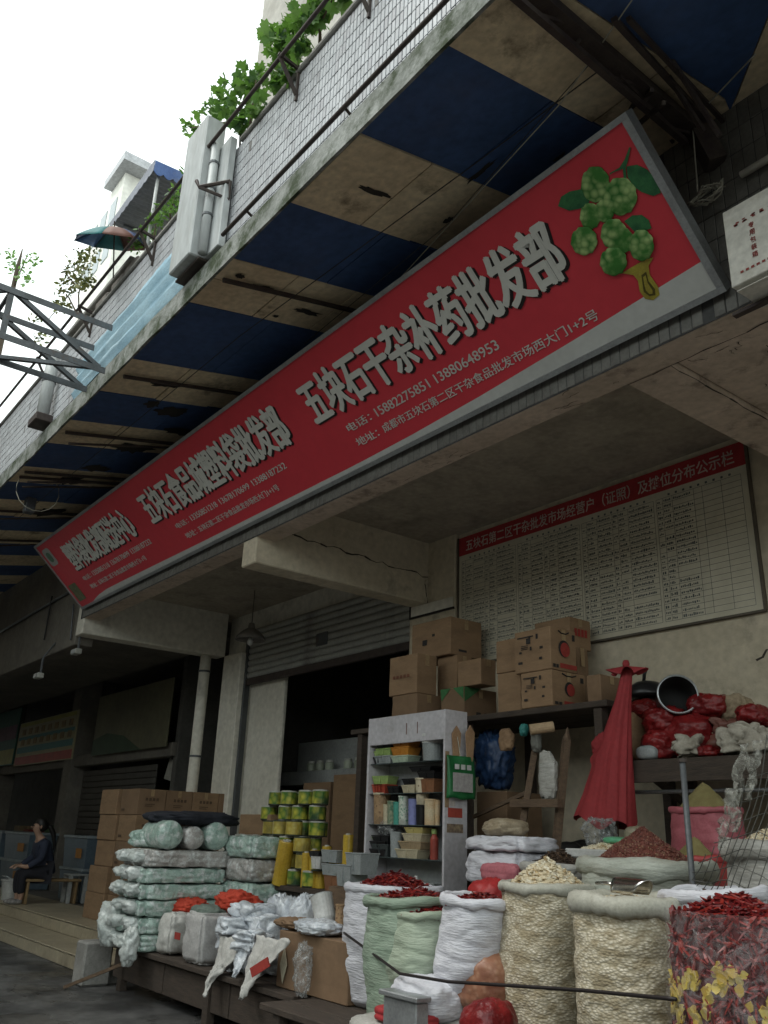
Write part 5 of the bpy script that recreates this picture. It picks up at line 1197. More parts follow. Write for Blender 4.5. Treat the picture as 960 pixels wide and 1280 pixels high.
RX0, RX1, RYf = onY(352, 950, 7.0).x, onY(470, 950, 7.0).x, 7.36
rkm = mat('rack_grey', (.34, .35, .34), .6, (.27, .28, .27), 3)
zr = [onY(410, 962, RYf).z, onY(410, 925, RYf).z]
b = MB(); b.bbox(RX0 - .6, RX1, RYf, RYf + .4, zr[0] - .2, zr[0], .006); b.build('shelf', rkm, rk_)
b = MB(); b.bbox(RX0 - .6, RX1, RYf + .3, RYf + .4, zr[0], zr[1] + .05, .006); b.build('back_board', rkm, rk_)
for x in (RX0 - .6, RX1 - .05): b = MB(); b.bbox(x, x + .05, RYf + .01, RYf + .05, .335, zr[0] - .201, .004); b.build('post', darksteel, rk_)
for k, px in enumerate((388, 399, 411, 434, 447)):
    X = onY(px, 948, RYf + .1).x; t = thing('glass_jar', 'small pale jar on the dim rack, %s from the shutter jamb' % ORD[k], 'jar', 'jars on the dim rack', loc=(X, RYf + .12, zr[0] + .001)); b = MB(); b.lathe([(.06, 0), (.065, .02), (.065, .1), (.05, .12)], n=14); b.build('jar', mat('jar_pale', (.42, .46, .36), .3), t); b = MB(); b.lathe([(.054, .121), (.054, .15)], n=14); b.build('lid', mat('jar_lid', (.55, .55, .5), .5), t)
slw = thing('slatted_partition', 'dark slatted partition at the back of the dim room', 'partition')
for k in range(22): b = MB(); b.bbox(-12.3, -7.3, 9.9, 9.94, .4 + k * .19, .53 + k * .19, .01); b.build('slat', mat('slat_dark', (.10, .105, .11), .5, (.07, .075, .08), 3), slw)
# ------------------------------------------------------------------ low wooden stands for the sacks
def bench(name, label, x0, x1, y0, y1, z, zf, planks=3, m=wood, cat='stand', legx=None):
    t = thing(name, label, cat); w = (y1 - y0) / planks
    for k in range(planks): b = MB(); b.bbox(x0 + rr.uniform(-.03, .03), x1 + rr.uniform(-.03, .03), y0 + k * w + .004, y0 + (k + 1) * w - .004, z - .045, z, .006); b.build('plank', m, t)
    for x in legx or (x0 + .1, x1 - .2):
        for y in (y0 + .03, y1 - .11): b = MB(); b.bbox(x, x + .09, y, y + .08, zf, z - .046, .006); b.build('leg', m, t)
    for y in (y0 + .05, y1 - .09): b = MB(); b.bbox(x0 + .1, x1 - .1, y + .081, y + .11, z - .12, z - .047, .004); b.build('rail', m, t)
    return t
bench('sack_stand', 'low wooden stand under the front row of sacks', -6.05, -1.0, 3.62, 4.76, .42, 0, 5, m=wooddark, legx=(-5.9, -4.3, -2.7, -1.2))
bench('rear_stand', 'rough wooden stand under the rear row of open sacks', -5.4, -1.2, 4.80, 5.6, .62, .322, 4, legx=(-5.2, -3.5, -1.5))
bench('plank_table', 'old plank table under the foam rolls and bag bundles', -9.75, -6.12, 3.96, 4.76, .42, 0, 4, m=wooddark, cat='table', legx=(-9.5, -7.6, -6.3))
for (xa, xb) in ((-9.7, -8.5), (-8.48, -7.2), (-7.18, -6.14)): b = MB(); b.bbox(xa, xb, 4.02, 4.05, .1, .36, .006); b.build('apron_board', wooddark, bpy.data.objects['plank_table'])
b = MB(); b.bbox(-10.05, -9.78, 3.72, 4.03, .002, .42, .02); b.build('concrete_block', concrete, label='rough concrete block beside the step and the plank table', cat='block')
b = MB(); b.bar((-9.0, 3.9, .33), (-9.75, 3.55, .02), .03, .03); b.build('wooden_stick', wood, label='thin stick leaning from the plank table to the asphalt', cat='stick')
b = MB(); b.bbox(-6.9, -6.14, 3.7, 4.5, .20, .215, .004); 
# ------------------------------------------------------------------ open sacks
ZF = .422
c, r = spos(436, 550, 1108, 4.42); sack('white woven sack of dried red chilies behind the green sack', c, r, c.z - ZF, woven_white, ('chili', .13, 520), 1)
c, r = spos(461, 580, 1122, 4.10); sack('large green woven sack of dried red chilies', c, r, c.z - ZF, woven_green, ('chili', .09, 560), 2, dip=.015)
c, r = spos(556, 646, 1124, 3.98); S4 = sack('white woven sack of chilies leaning on the brown bag', c, r, .60, woven_white, ('chili', .06, 380), 4, lean=(.12, .0), taper=.6, dip=-.015)
c, r = spos(500, 582, 1140, 4.0); S3 = sack('small pale green sack of chilies leaning on the large green sack', c, r, .50, woven_pale, ('chili', .06, 300), 3, lean=(.10, .05), taper=.5, rim=.022, dip=.02)
c, r = spos(629, 738, 1106, 4.20); sack('cream sack of dried slices without scoop', c, r, c.z - ZF, cream_seen, ('slice', .17, 900), 7, rim_m=rim_pale)
c, r = spos(721, 847, 1124, 3.92); s8c, s8r = c, r; sack('cream sack of dried slices with a metal scoop on it', c, r, c.z - ZF, cream_seen, ('slice', .04, 420), 8, rim=.045, rim_m=rim_pale)
c, r = spos(726, 886, 1080, 4.68); sack('broad grey green sack heaped with brown peppercorns', c, r, c.z - ZF, woven_grey, ('grain', .24, 3600, dict(pw_=1.05)), 10, rim=.05, ry=r * .85)
c, r = spos(655, 742, 1082, 4.9); sack('sack of dark brown dried herbs beside the folded white bags', c, r, c.z - .622, woven_dull, ('herb', .13, 700), 11)
c, r = spos(832, 950, 1114, 4.22); sack('white sack of dark contents behind the bagged chilies', c, r, c.z - ZF, woven_white, ('herb', .02, 300), 13, dip=.02)
c, r = spos(912, 1010, 1058, 4.62); sack('grey woven sack of tan pieces behind the wire netting', c, r, c.z - ZF, woven_dull, ('tangrain', .12, 900), 14, rim=.045)
c, r = spos(838, 925, 1012, 5.25); sack('pink sack heaped with olive powder under the wall shelf', c, r, .95, pink_bag, ('powder', .20, 0), 15, ry=r * .8, rim=.02)
bench('crate_stand', 'wooden crate stand below the pink sack', c.x - r - .1, c.x + r + .1, 5.62, 6.05, c.z - .95, .322, 2) if False else None
c, r = spos(835, 905, 1072, 4.98); sack('red lined sack of olive powder beside the metal post', c, r, c.z - .622, mat('red_lining', (.40, .05, .05), .5, (.3, .04, .04), 8, bump=.3), ('powder', .15, 0), 16, rim=.02, ry=r * .8)
# the pink sack stands on stacked crates
def crate(label, x0, x1, y0, y1, z0, z1, m=wood):
    t = thing('wooden_crate', label, 'crate'); n = 4; hh_ = (z1 - z0) / n
    for k in range(n):
        z = z0 + k * hh_
        for q in ((x0, x1, y0, y0 + .015), (x0, x1, y1 - .015, y1), (x0, x0 + .015, y0 + .016, y1 - .016), (x1 - .015, x1, y0 + .016, y1 - .016)): b = MB(); b.bbox(*q, z + .006, z + hh_ - .006, .003); b.build('slat', m, t)
    for (x, y) in ((x0 + .02, y0 + .02), (x1 - .05, y0 + .02), (x0 + .02, y1 - .05), (x1 - .05, y1 - .05)): b = MB(); b.bbox(x, x + .03, y, y + .03, z0, z1 - .004, .002); b.build('post', m, t)
    b = MB(); b.bbox(x0 + .016, x1 - .016, y0 + .016, y1 - .016, z1 - .018, z1 - .003, .002); b.build('lid', m, t)
c, r = spos(838, 925, 1012, 5.25); crate('slatted crate carrying the pink sack', c.x - r * 1.05, c.x + r * 1.05, 5.25 - r * .9, 5.25 + r * .9, .624, c.z - .952)

# ------------------------------------------------------------------ clear plastic bag of chilies and yellow pieces
c, r = spos(846, 992, 1146, 3.72)
pb = thing('plastic_chili_bag', 'clear plastic bag of red chilies with yellow pieces at the bottom', 'bag', loc=(c.x, c.y, ZF)); hb_ = c.z - ZF; b = MB(); q = 40; V = []; F = []
for i in range(21):
    t = i / 20; rad = r * (.9 + .08 * math.sin(t * math.pi))
    for k in range(q): a = 2 * math.pi * k / q; f = (abs(math.cos(a)) ** 3 + abs(math.sin(a)) ** 3) ** (-1 / 3); V.append((rad * f * math.cos(a), rad * f * math.sin(a), t * hb_))
for i in range(20):
    for k in range(q): F.append((i * q + k, i * q + (k + 1) % q, (i + 1) * q + (k + 1) % q, (i + 1) * q + k))
F.append(tuple(range(q - 1, -1, -1))); F.append(tuple(20 * q + k for k in range(q)))
b.add(V, F); b.mi = [2] * len(b.mi); rb = random.Random(77)
ylw = [mat('bag_yellow', (.42, .29, .04), .5, (.33, .21, .03), 20), mat('bag_yellow_pale', (.50, .38, .08), .5)]
for k in range(2400):
    a = rb.uniform(0, 2 * math.pi); t = rb.random(); 
    f = (abs(math.cos(a)) ** 3 + abs(math.sin(a)) ** 3) ** (-1 / 3); rad = r * (.9 + .08 * math.sin(t * math.pi)) * f + .004
    p = Vector((rad * math.cos(a), rad * math.sin(a), t * hb_)); yel = t < .74 + .12 * fbm((math.cos(a) * 3, math.sin(a) * 3, 1)) and fbm((math.cos(a) * 4, math.sin(a) * 4, t * 6)) > -.12
    e = Matrix.Rotation(a, 3, 'Z') @ Matrix.Rotation(rb.uniform(0, 6.3), 3, 'X') @ Matrix.Rotation(rb.uniform(-.25, .25), 3, 'Z')
    if yel and rb.random() < .8:
        n0 = len(b.f); slice_piece(b, p, Matrix.Rotation(a, 3, 'Z') @ Matrix.Rotation(math.pi / 2 + rb.uniform(-.4, .4), 3, 'Y'), rb.uniform(.035, .065), rb)
        for i in range(n0, len(b.f)): b.mi[i] = 4 + (k % 2)
    else: chili_piece(b, p, e, rb.uniform(.055, .09), rb)
o = b.build('contents', chili + ylw, pb); o['kind'] = 'stuff'
heap(pb, (0, 0, hb_ - .01), r * .92, r * .92, .10, 'chili', 620, 31)
b = MB(); V = []; F = []
for i in range(30):
    t = i / 29
    for k in range(60):
        a = 2 * math.pi * k / 60; f = (abs(math.cos(a)) ** 3 + abs(math.sin(a)) ** 3) ** (-1 / 3); rad = (r * (.94 + .08 * math.sin(t * math.pi)) + .016 + .014 * fbm((math.cos(a) * 4, math.sin(a) * 4, t * 9)) + .02 * max(0, t - .9) * 3) * f
        V.append((rad * math.cos(a), rad * math.sin(a), t * (hb_ + .02) + .002))
for i in range(29):
    for k in range(60): F.append((i * 60 + k, i * 60 + (k + 1) % 60, (i + 1) * 60 + (k + 1) % 60, (i + 1) * 60 + k))
b.add(V, F); b.build('plastic_film', film('bag_film', (.66, .62, .62), .10, .08), pb, smooth=True)

# metal scoop on the cream sack
sc = thing('metal_scoop', 'shiny metal scoop lying on the cream sack of slices', 'scoop')
chrome = mat('chrome', (.66, .66, .64), .22, (.56, .56, .54), 6, metal=1.0)
z0 = s8c.z + .035; A_ = onY(770, 1106, 3.86); B_ = onY(812, 1104, 3.80); ux = (Vector((B_.x, B_.y, 0)) - Vector((A_.x, A_.y, 0))).normalized(); uy = Vector((-ux.y, ux.x, 0))
V = []; F = []
for i in range(9):
    t = i / 8
    for k in range(13):
        a = math.pi * (-.1 + 1.2 * k / 12); w = .05 * (.75 + .3 * math.sin(math.pi * min(1, t * 1.2) * .5)); 
        V.append(A_ + ux * (t * .2 - .0 + .05 * t * math.sin(a)) + uy * math.cos(a) * w + Vector((0, 0, z0 - A_.z + .012 + math.sin(a) * .055)))
for i in range(8):
    for k in range(12): q = i * 13 + k; F.append((q, q + 1, q + 14, q + 13))
F.append(tuple(range(13)))
b = MB(); b.add(V, F); o = b.build('bowl', chrome, sc, smooth=True); o.modifiers.new('thickness', 'SOLIDIFY').thickness = .002
hp = A_ + Vector((0, 0, z0 - A_.z + .03)); b = MB(); b.tube([hp, hp - ux * .08 + Vector((0, 0, .005)), hp - ux * .16], .009, 8); b.build('handle', chrome, sc, smooth=True)

# ------------------------------------------------------------------ bags lying between the sacks
c, w, h = pxbox(562, 642, 1185, 1262, 4.0); blob('brown_bag', brown_seen, (c.x + .02, 4.02, .60), (w * 1.25, .42, max(.3, c.z + h / 2 - .60)), 5, amp=.04, ridge=.05, label='orange brown filled bag under the leaning white sack', cat='bag')
c, w, h = pxbox(488, 580, 1222, 1272, 3.78); blob('white_red_bag', woven_white, (c.x, 3.78, .55), (w * 1.05, .36, c.z + h / 2 - .55), 6, amp=.1, ridge=.06, label='white woven bag with red edge lying under the small green sack', cat='bag')
c, w, h = pxbox(488, 580, 1222, 1272, 3.78); packet('red_bag', 'flat red bag under the edge of the white woven bag', c.x - w * .5, c.x + w * .42, 3.56, 3.72, .548, .62, redpaint, 7, 'bag', puff=.012, crease=.012)
c, w, h = pxbox(584, 640, 1252, 1300, 3.75); blob('red_plastic_bag', mat('red_film', (.22, .014, .014), .35, (.13, .008, .01), 9, bump=.6, bscale=22, bdist=.02), (c.x, 3.75, .424), (w * 1.1, .3, c.z + h / 2 - .424), 9, amp=.1, ridge=.05, label='red plastic bag at the foot of the brown bag', cat='bag')
blob('filler_bag', woven_dull, (-4.18, 4.05, .423), (.75, .7, .175), 12, label='flat dull bag lying under the brown bag', cat='bag')
blob('filler_bag', woven_dull, (-4.62, 3.76, .423), (.62, .5, .125), 13, label='flat dull bag lying under the white bag with red edge', cat='bag')
c, w, h = pxbox(463, 545, 1244, 1300, 3.56); tn = thing('metal_tray', 'brushed metal tray box in front of the green sack', 'tray')
tz = c.z + h / 2; b = MB(); b.bbox(c.x - .14, c.x + .16, 3.52, 3.615, .424, tz - .03, .008); b.build('box', galv, tn); b = MB(); b.bbox(c.x - .165, c.x + .185, 3.50, 3.615, tz - .028, tz, .006); b.build('lid', galv, tn)
# folded white bags and pink bag
c, w, h = pxbox(575, 668, 1058, 1110, 4.85)
crate('slatted crate under the folded white bags', c.x - w * .45, c.x + w * .42, 4.82, 5.3, .624, c.z - h / 2 + .02)
zz = c.z - h / 2 + .022
zz2 = zz + h * .8
packet('folded_bags', 'white woven bag bundle beside the cabinet', c.x - w * .5, c.x + w * .46, 4.82, 5.22, zz, zz2, woven_white, 21, 'bag bundle', puff=.03, crease=.02)
packet('folded_bags', 'rolled white bag mouth on the white bundle', c.x - w * .5, c.x + w * .5, 4.81, 5.2, zz2 - .004, zz2 + .10, woven_white, 22, 'bag bundle', puff=.03, crease=.025, taper=.1)
blob('tan_bag', mat('tan_bag', (.36, .30, .21), .5, (.28, .22, .14), 12, bump=.3), (c.x - .08, 5.02, zz2 + .10), (w * .62, .3, .13), 23, amp=.12, ridge=.1, label='small tan filled bag on the white bag mouth', cat='bag')
o = blob('pink_cloth', mat('pink_cloth', (.50, .17, .20), .7, (.40, .12, .14), 8), (c.x + w * .22, 4.76, zz + .02), (w * .68, .10, h * .48), 24, sq=3, amp=.1, ridge=.1, label='pinkish red folded bag against the white bags', cat='bag')
# red plastic and dark box between
c, w, h = pxbox(578, 640, 1098, 1122, 4.5); blob('red_net_bag', mat('red_net', (.40, .03, .03), .5, (.3, .02, .02), 14), (c.x, 4.52, .95), (w * .9, .25, c.z + h / 2 - .95), 25, amp=.1, label='red netting bag behind the leaning white sack', cat='bag')
crate('low crate below the red netting bag', c.x - .25, c.x + .25, 4.44, 4.74, .424, .948)
# tray of packets and small bags at the centre back
c, w, h = pxbox(722, 792, 1048, 1072, 5.05); pk = thing('packet_tray', 'white tray of mixed dried goods in front of the red cloth', 'tray')
pz = onY(757, 1062, 5.05).z
b = MB(); b.bbox(c.x - .28, c.x + .22, 4.95, 5.4, pz - .06, pz, .01); b.build('tray', whitet, pk); heap(pk, (c.x - .03, 5.18, pz - .01), .24, .2, .06, 'tangrain', 500, 41, sz=.035)
crate('slatted crate under the packet tray', c.x - .26, c.x + .2, 4.97, 5.38, .624, pz - .062)
blob('green_packet', mat('packet_green', (.12, .40, .22), .4), (c.x + .02, 5.16, pz + .035), (.2, .14, .05), 42, label='flat green packet on the mixed tray', cat='packet'); blob('dark_clear_bag', film('clear_wrap', (.5, .52, .52), .25), (c.x - .18, 5.22, pz + .02), (.22, .2, .18), 43, amp=.3, ridge=.3, label='clear knotted plastic bag standing on the mixed tray', cat='bag')
blob('jar_bag', mat('olive_bag', (.2, .18, .12), .35, (.3, .27, .2), 14), (c.x + .14, 5.22, pz + .03), (.16, .14, .13), 44, label='small olive bag at the end of the mixed tray', cat='bag')

# black strap across the sacks
P = [onY(430, 1166, 4.06), onY(470, 1195, 3.76), onY(500, 1217, 3.60), onY(560, 1227, 3.58), onY(640, 1232, 3.58), onY(730, 1238, 3.57), onY(845, 1249, 3.46)]
wire('black_strap', P, .009, blackprint, 'black strap tied round the front row of sacks', 'strap')

# metal post with wire netting
po = thing('metal_post', 'thin grey metal post rising from the sack stand', 'post'); A_ = onY(853, 953, 4.40); b = MB(); b.tube([(A_.x, 4.40, .42), (A_.x, 4.40, A_.z)], .017, 10); b.build('tube', steel, po, smooth=True)
b = MB(); b.tube([(A_.x, 4.40, A_.z + .0005), (A_.x, 4.40, A_.z + .02)], .024, 10); b.build('cap', darksteel, po)
net = MB(); nx0, nx1 = A_.x + .03, A_.x + 1.3
def npt(u, v):
    x = nx0 + (nx1 - nx0) * u; top = 1.45 + .75 * min(1, u * 2.2) ** 1.3; z = 1.05 + (top - 1.05) * v
    return (x, 4.36 + .05 * fbm((u * 3, v * 3, 2)) - .1 * u, z + .02 * fbm((u * 4, v * 4, 7)))
N_ = 15
for k in range(-N_, N_ + 1):
    for sgn in (1, -1):
        pts = []
        for i in range(25):
            u = i / 24; v = (k / N_ * 1.6 + u * 1.6) if sgn > 0 else (k / N_ * 1.6 + (1 - u) * 1.6)
            if 0 <= v <= 1: pts.append(npt(u, v))
        if len(pts) > 1: net.tube(pts, .0028, 3, caps=False)
net.build('wire_netting', mat('net_grey', (.13, .13, .115), .6), label='sagging grey wire netting tied to the metal post', cat='netting')
# plastic strips hanging on the netting
for i, (px, py0, py1, lab) in enumerate(((930, 930, 1040, 'long crumpled clear plastic strip hanging on the netting'), (948, 925, 1000, 'whitish plastic rag draped over the netting end'), (915, 985, 1060, 'short clear plastic strip caught in the netting'))):
    P0 = onY(px, py0, 4.34); P1 = onY(px - 14, py1, 4.33); pts = []; b = MB(); V = []; F = []
    for k in range(19):
        t = k / 18; p = P0.lerp(P1, t); 
        for j in range(6): a = j / 5 - .5; V.append((p.x + a * (.07 - .03 * t) + .03 * fbm((t * 4, i, j * .4)), p.y + .03 * fbm((t * 5, j * .8, i)), p.z + .02 * fbm((j, t * 6, i))))
    for k in range(18):
        for j in range(5): q = k * 6 + j; F.append((q, q + 1, q + 7, q + 6))
    b.add(V, F); o = b.build('plastic_strip', film('strip_film', (.42, .42, .37), .3, .35), smooth=True, label=lab, cat='plastic strip'); o.modifiers.new('thickness', 'SOLIDIFY').thickness = .002

# ------------------------------------------------------------------ red cloth tied up like a folded parasol
rc_ = thing('red_parasol', 'folded red cloth parasol standing before the back wall', 'parasol'); redc = mat('red_cloth', (.30, .03, .034), .75, (.24, .022, .026), 4, bump=.15, bscale=30)
T_ = onY(783, 838, 5.42); Bm = onY(764, 1032, 5.42); V = []; F = []; n = 110; m = 44
for i in range(m + 1):
    t = i / m; cx_ = T_.x + (Bm.x - T_.x) * t - .02 * math.sin(t * 3.1); z = T_.z + (Bm.z - T_.z) * t
    wl_ = .035 + .06 * t + .215 * max(0, t - .18) ** 1.0 * 1.15 + (.045 if .52 < t < .62 else 0) * math.sin((t - .52) / .1 * math.pi); wr = .05 + .12 * t ** 1.1
    for k in range(n):
        a = 2 * math.pi * k / n; w = wl_ if math.cos(a) < 0 else wr; pl = 1 + (.07 + .15 * t) * mnoise.noise(Vector((math.cos(a) * 2.1 + .35 * t, math.sin(a) * 2.1, t * .9))) + .10 * mnoise.noise(Vector((math.cos(a) * 5.2, math.sin(a) * 5.2, t * 1.3 + 4))) * (.4 + t)
        hem = (.05 * math.sin(4 * a + 1) - .10 * max(0, -math.cos(a))) * max(0, t - .8) * 5 if t > .8 else 0
        V.append((cx_ + w * math.cos(a) * pl, 5.42 + (.035 + .12 * t) * math.sin(a) * pl, z - hem * .6 + (.0)))
for i in range(m):
    for k in range(n): F.append((i * n + k, i * n + (k + 1) % n, (i + 1) * n + (k + 1) % n, (i + 1) * n + k))
b = MB(); b.add(V, F); b.build('cloth', redc, rc_, smooth=True)
V = []; F = []
for i in range(5):
    for k in range(48): a = 2 * math.pi * k / 48; t = i / 4; rad = .022 + (.085 * t) * (1 + .4 * math.sin(5 * a)); V.append((T_.x + rad * math.cos(a) * 1.25, 5.42 + rad * math.sin(a), T_.z + .03 - .045 * t + .02 * math.sin(5 * a + .5) * t))
for i in range(4):
    for k in range(48): F.append((i * 48 + k, i * 48 + (k + 1) % 48, (i + 1) * 48 + (k + 1) % 48, (i + 1) * 48 + k))
b = MB(); b.add(V, F); o = b.build('collar', redc, rc_, smooth=True); o.modifiers.new('thickness', 'SOLIDIFY').thickness = .004
b = MB(); b.lathe([(.02, -.02), (.028, .03), (.02, .055), (.004, .06)], c=(T_.x, 5.42, T_.z + .02), n=12); b.build('tip', redc, rc_, smooth=True)
b = MB(); b.tube([(Bm.x + .05, 5.42, .623), (Bm.x + .05, 5.42, Bm.z + .3), (T_.x, 5.42, T_.z)], .02, 8); b.build('pole', wood, rc_)
o = blob('red_sleeve', redc, (onY(742, 935, 5.36).x, 5.4, onY(742, 945, 5.36).z), (.16, .1, .2), 51, amp=.15, ridge=.12, parent=rc_, rot=(0, .6, 0))

# ------------------------------------------------------------------ right wall shelf with red bags
ws = thing('wall_shelf', 'dark wall shelf crowded with red plastic bags', 'shelf'); zw = 2.15
for k in range(2): b = MB(); b.bbox(-4.25, -1.2, 5.52 + k * .42, 5.52 + k * .42 + .41, zw - .05, zw, .006); b.build('plank', wooddark, ws)
b = MB(); b.bbox(-4.25, -1.2, 5.505, 5.518, zw - .16, zw - .002, .004); b.build('front_board', wooddark, ws)
b = MB(); b.tube([(-4.4, 5.6, 1.93), (-1.2, 5.6, 1.93)], .014, 8); b.build('rail', galv, ws, smooth=True)
for x in (-4.2, -2.9, -1.3): b = MB(); b.bbox(x, x + .06, 6.3, 6.36, .322, zw - .051, .004); b.build('post', wooddark, ws)
for x in (-4.1, -2.85, -1.35): b = MB(); b.bar((x, 5.6, zw - .055), (x, 6.39, 1.75), .04, .04); b.build('bracket', wooddark, ws)
zw += .002; redf = mat('red_film', (.48, .035, .03))
def wbag(label, x0, x1, y0, y1, Y, m, seed, z=None, name='red_plastic_bag', cat='bag', dy=.3, amp=.14, ridge=.14):
    c, w, h = pxbox(x0, x1, y0, y1, Y); z = zw if z is None else z
    if name == 'crumpled_paper': return packet(name, label, c.x - w / 2, c.x + w / 2, Y - .12, Y + .12, z, c.z + h / 2, m, seed, cat, taper=.25, puff=.02, crease=.05, rotz=.5 * math.sin(seed * 2.3))
    return blob(name, m, (c.x, Y, z), (w, dy, c.z + h / 2 - z), seed, amp=amp * 1.1, ridge=min(.1, ridge), knot=False, label=label, cat=cat)
def bagstack(label, x0, x1, y0, y1, Y, m, seed, **kw):
    c, w, h = pxbox(x0, x1, y0, y1, Y); return blob(kw.pop('name', 'red_plastic_bag'), m, (c.x, Y, c.z - h / 2), (w, kw.pop('dy', .3), h), seed, amp=.16, ridge=.09, knot=False, label=label, cat=kw.pop('cat', 'bag'))
wbag('red bag at the front edge of the wall shelf', 805, 852, 912, 950, 5.7, redf, 61); bagstack('red bag stacked on the front red bag', 806, 858, 885, 918, 5.74, redf, 62)
bagstack('red bag squeezed beside the red parasol', 790, 828, 876, 900, 5.78, redf, 63, dy=.25); wbag('yellow brown carton scrap between red bags', 790, 808, 890, 945, 5.75, card, 64, name='carton_scrap', cat='cardboard', amp=.04, ridge=.03)
bagstack('red bag with tied top beside the black pot', 862, 912, 868, 900, 5.85, redf, 65); bagstack('red bag near the crack in the wall', 926, 962, 882, 908, 5.8, redf, 66); wbag('small red bag under the crumpled papers', 874, 900, 932, 947, 5.62, redf, 67, dy=.15)
papers = mat('grey_paper', (.40, .37, .31), .8, (.30, .27, .22), 9, bump=.3); papers2 = mat('brown_paper', (.34, .27, .18), .8, (.26, .2, .13), 9, bump=.3)
wbag('crumpled grey brown bags filling the shelf middle', 850, 905, 905, 952, 5.85, papers2, 71, name='crumpled_paper', cat='paper', amp=.25, ridge=.1); wbag('pale crumpled paper bag at the shelf front', 845, 880, 918, 950, 5.66, papers, 72, name='crumpled_paper', cat='paper', amp=.25, ridge=.1)
bagstack('kraft paper bag beside the tied red bag', 895, 938, 868, 905, 5.95, papers2, 73, name='crumpled_paper', cat='paper', dy=.25); wbag('pale paper sacks drooping over the shelf edge', 905, 962, 908, 952, 5.66, papers, 74, name='crumpled_paper', cat='paper', amp=.25, ridge=.1); wbag('brown red bag under the kraft paper', 893, 935, 900, 948, 5.82, mat('brown_red', (.2, .08, .06), .5), 75, name='crumpled_paper', cat='paper')
wbag('grey plastic tub at the parasol end of the shelf', 795, 826, 932, 952, 5.58, clear, 76, name='grey_tub', cat='tub', amp=.02, ridge=.01, dy=.12)
# black lid with handle and metal pot lying on its side
ld = thing('black_pot_lid', 'black domed lid with upright handle on the red bags', 'lid'); c = onY(810, 872, 5.95); blk = mat('black_enamel', (.015, .015, .016), .3)
b = MB(); b.lathe([(.17, 0), (.172, .02), (.15, .08), (.09, .12), (.02, .135)], c=(c.x, 5.95, c.z), n=24); b.build('dome', blk, ld, smooth=True)
b = MB(); b.tube([(c.x - .03, 5.95, c.z + .12), (c.x - .02, 5.95, c.z + .19), (c.x + .01, 5.95, c.z + .24)], .014, 8); b.build('handle', blk, ld, smooth=True)
for k, (dx, zq_) in enumerate(((-.05, 2.152),)): blob('cloth_bundle', mat('dark_cloth', (.05, .02, .02), .9), (c.x + dx, 5.98, zq_), (.42, .3, c.z - zq_ + .01), 81, label='dark red bundle under the black lid', cat='bundle')
pt = thing('metal_pot', 'round black metal pot lying on its side on the shelf', 'pot'); c = onY(847, 868, 5.66); rp_ = 24 / ppm(c); ax = Vector((.62, -.72, .12)).normalized(); q = ax.to_track_quat('Z', 'Y').to_matrix()
potm = mat('pot_metal', (.14, .14, .14), .35, (.09, .09, .09), 8, metal=.5)
b = MB(); b.lathe([(rp_ * .2, -.26), (rp_ * .8, -.25), (rp_ * .98, -.2), (rp_, -.02), (rp_ * 1.04, 0)], c=c, n=32, M=q.to_4x4(), cap0=True, cap1=False); b.mi = [0] * len(b.mi); b.build('body', potm, pt, smooth=True)
b = MB(); b.lathe([(rp_ * .965, .0005), (rp_ * 1.05, .0005), (rp_ * 1.05, .014), (rp_ * .965, .014)], c=c, n=32, M=q.to_4x4(), cap0=False, cap1=False); b.build('rim', galv, pt, smooth=True)
b = MB(); b.lathe([(.001, -.20), (rp_ * .88, -.198), (rp_ * .93, -.02), (rp_ * .97, -.001)], c=c, n=32, M=q.to_4x4(), cap0=False, cap1=False); b.build('inner_wall', mat('pot_inner_black', (.012, .012, .012), .7), pt, smooth=True)  # inside of the pot coloured near black, darker than its outside
blob('red_plastic_bag', redf, (c.x + .02, 5.78, zw), (.42, .34, c.z - rp_ * .9 - zw), 83, amp=.1, ridge=.1, label='red bag under the round black pot', cat='bag')

# ------------------------------------------------------------------ under the carton shelf: tools, blue sheet, hanging bags
bluesh = mat('blue_sheet_plastic', (.03, .07, .17), .4, (.02, .045, .11), 6, bump=.5, bscale=20)
c, w, h = pxbox(590, 640, 915, 985, 5.7); blob('blue_plastic_sheet', bluesh, (c.x, 5.72, c.z - h / 2), (w, .28, h), 91, amp=.12, ridge=.25, label='bunched blue plastic sheet hanging under the carton shelf', cat='plastic sheet')
carton('dim brown carton under the blue plastic sheet', c.x - w * .45, c.x + w * .6, 5.66, 6.1, .625, c.z - h / 2 - .02, m=card2)
for i, (px0, y0, px1, y1, wd, lab) in enumerate(((672, 920, 650, 1050, .07, 'thick wooden post leaning under the carton shelf'), (708, 925, 695, 1060, .075, 'pointed wooden stake beside the red parasol'))):
    P0 = onY(px0, y0, 5.45); P1 = onY(px1, y1, 5.35); d = (P1 - P0).normalized(); P1 = P1 + d * ((P1.z - .624) / -d.z) if d.z < 0 else P1
    t = thing('wooden_post', lab, 'post'); b = MB(); b.bar(P0, P1, wd, .05); b.build('shaft', wood, t); b = MB(); b.tube([P0 - d * .1, P0], .004, 6, r1=wd * .45); b.build('point', wood, t)
P0 = onY(640, 1004, 5.33); P1 = onY(700, 1004, 5.30); b = MB(); b.bar(P0, P1, .05, .06); b.build('cross_plank', wood, label='short plank nailed across the two leaning posts', cat='plank')
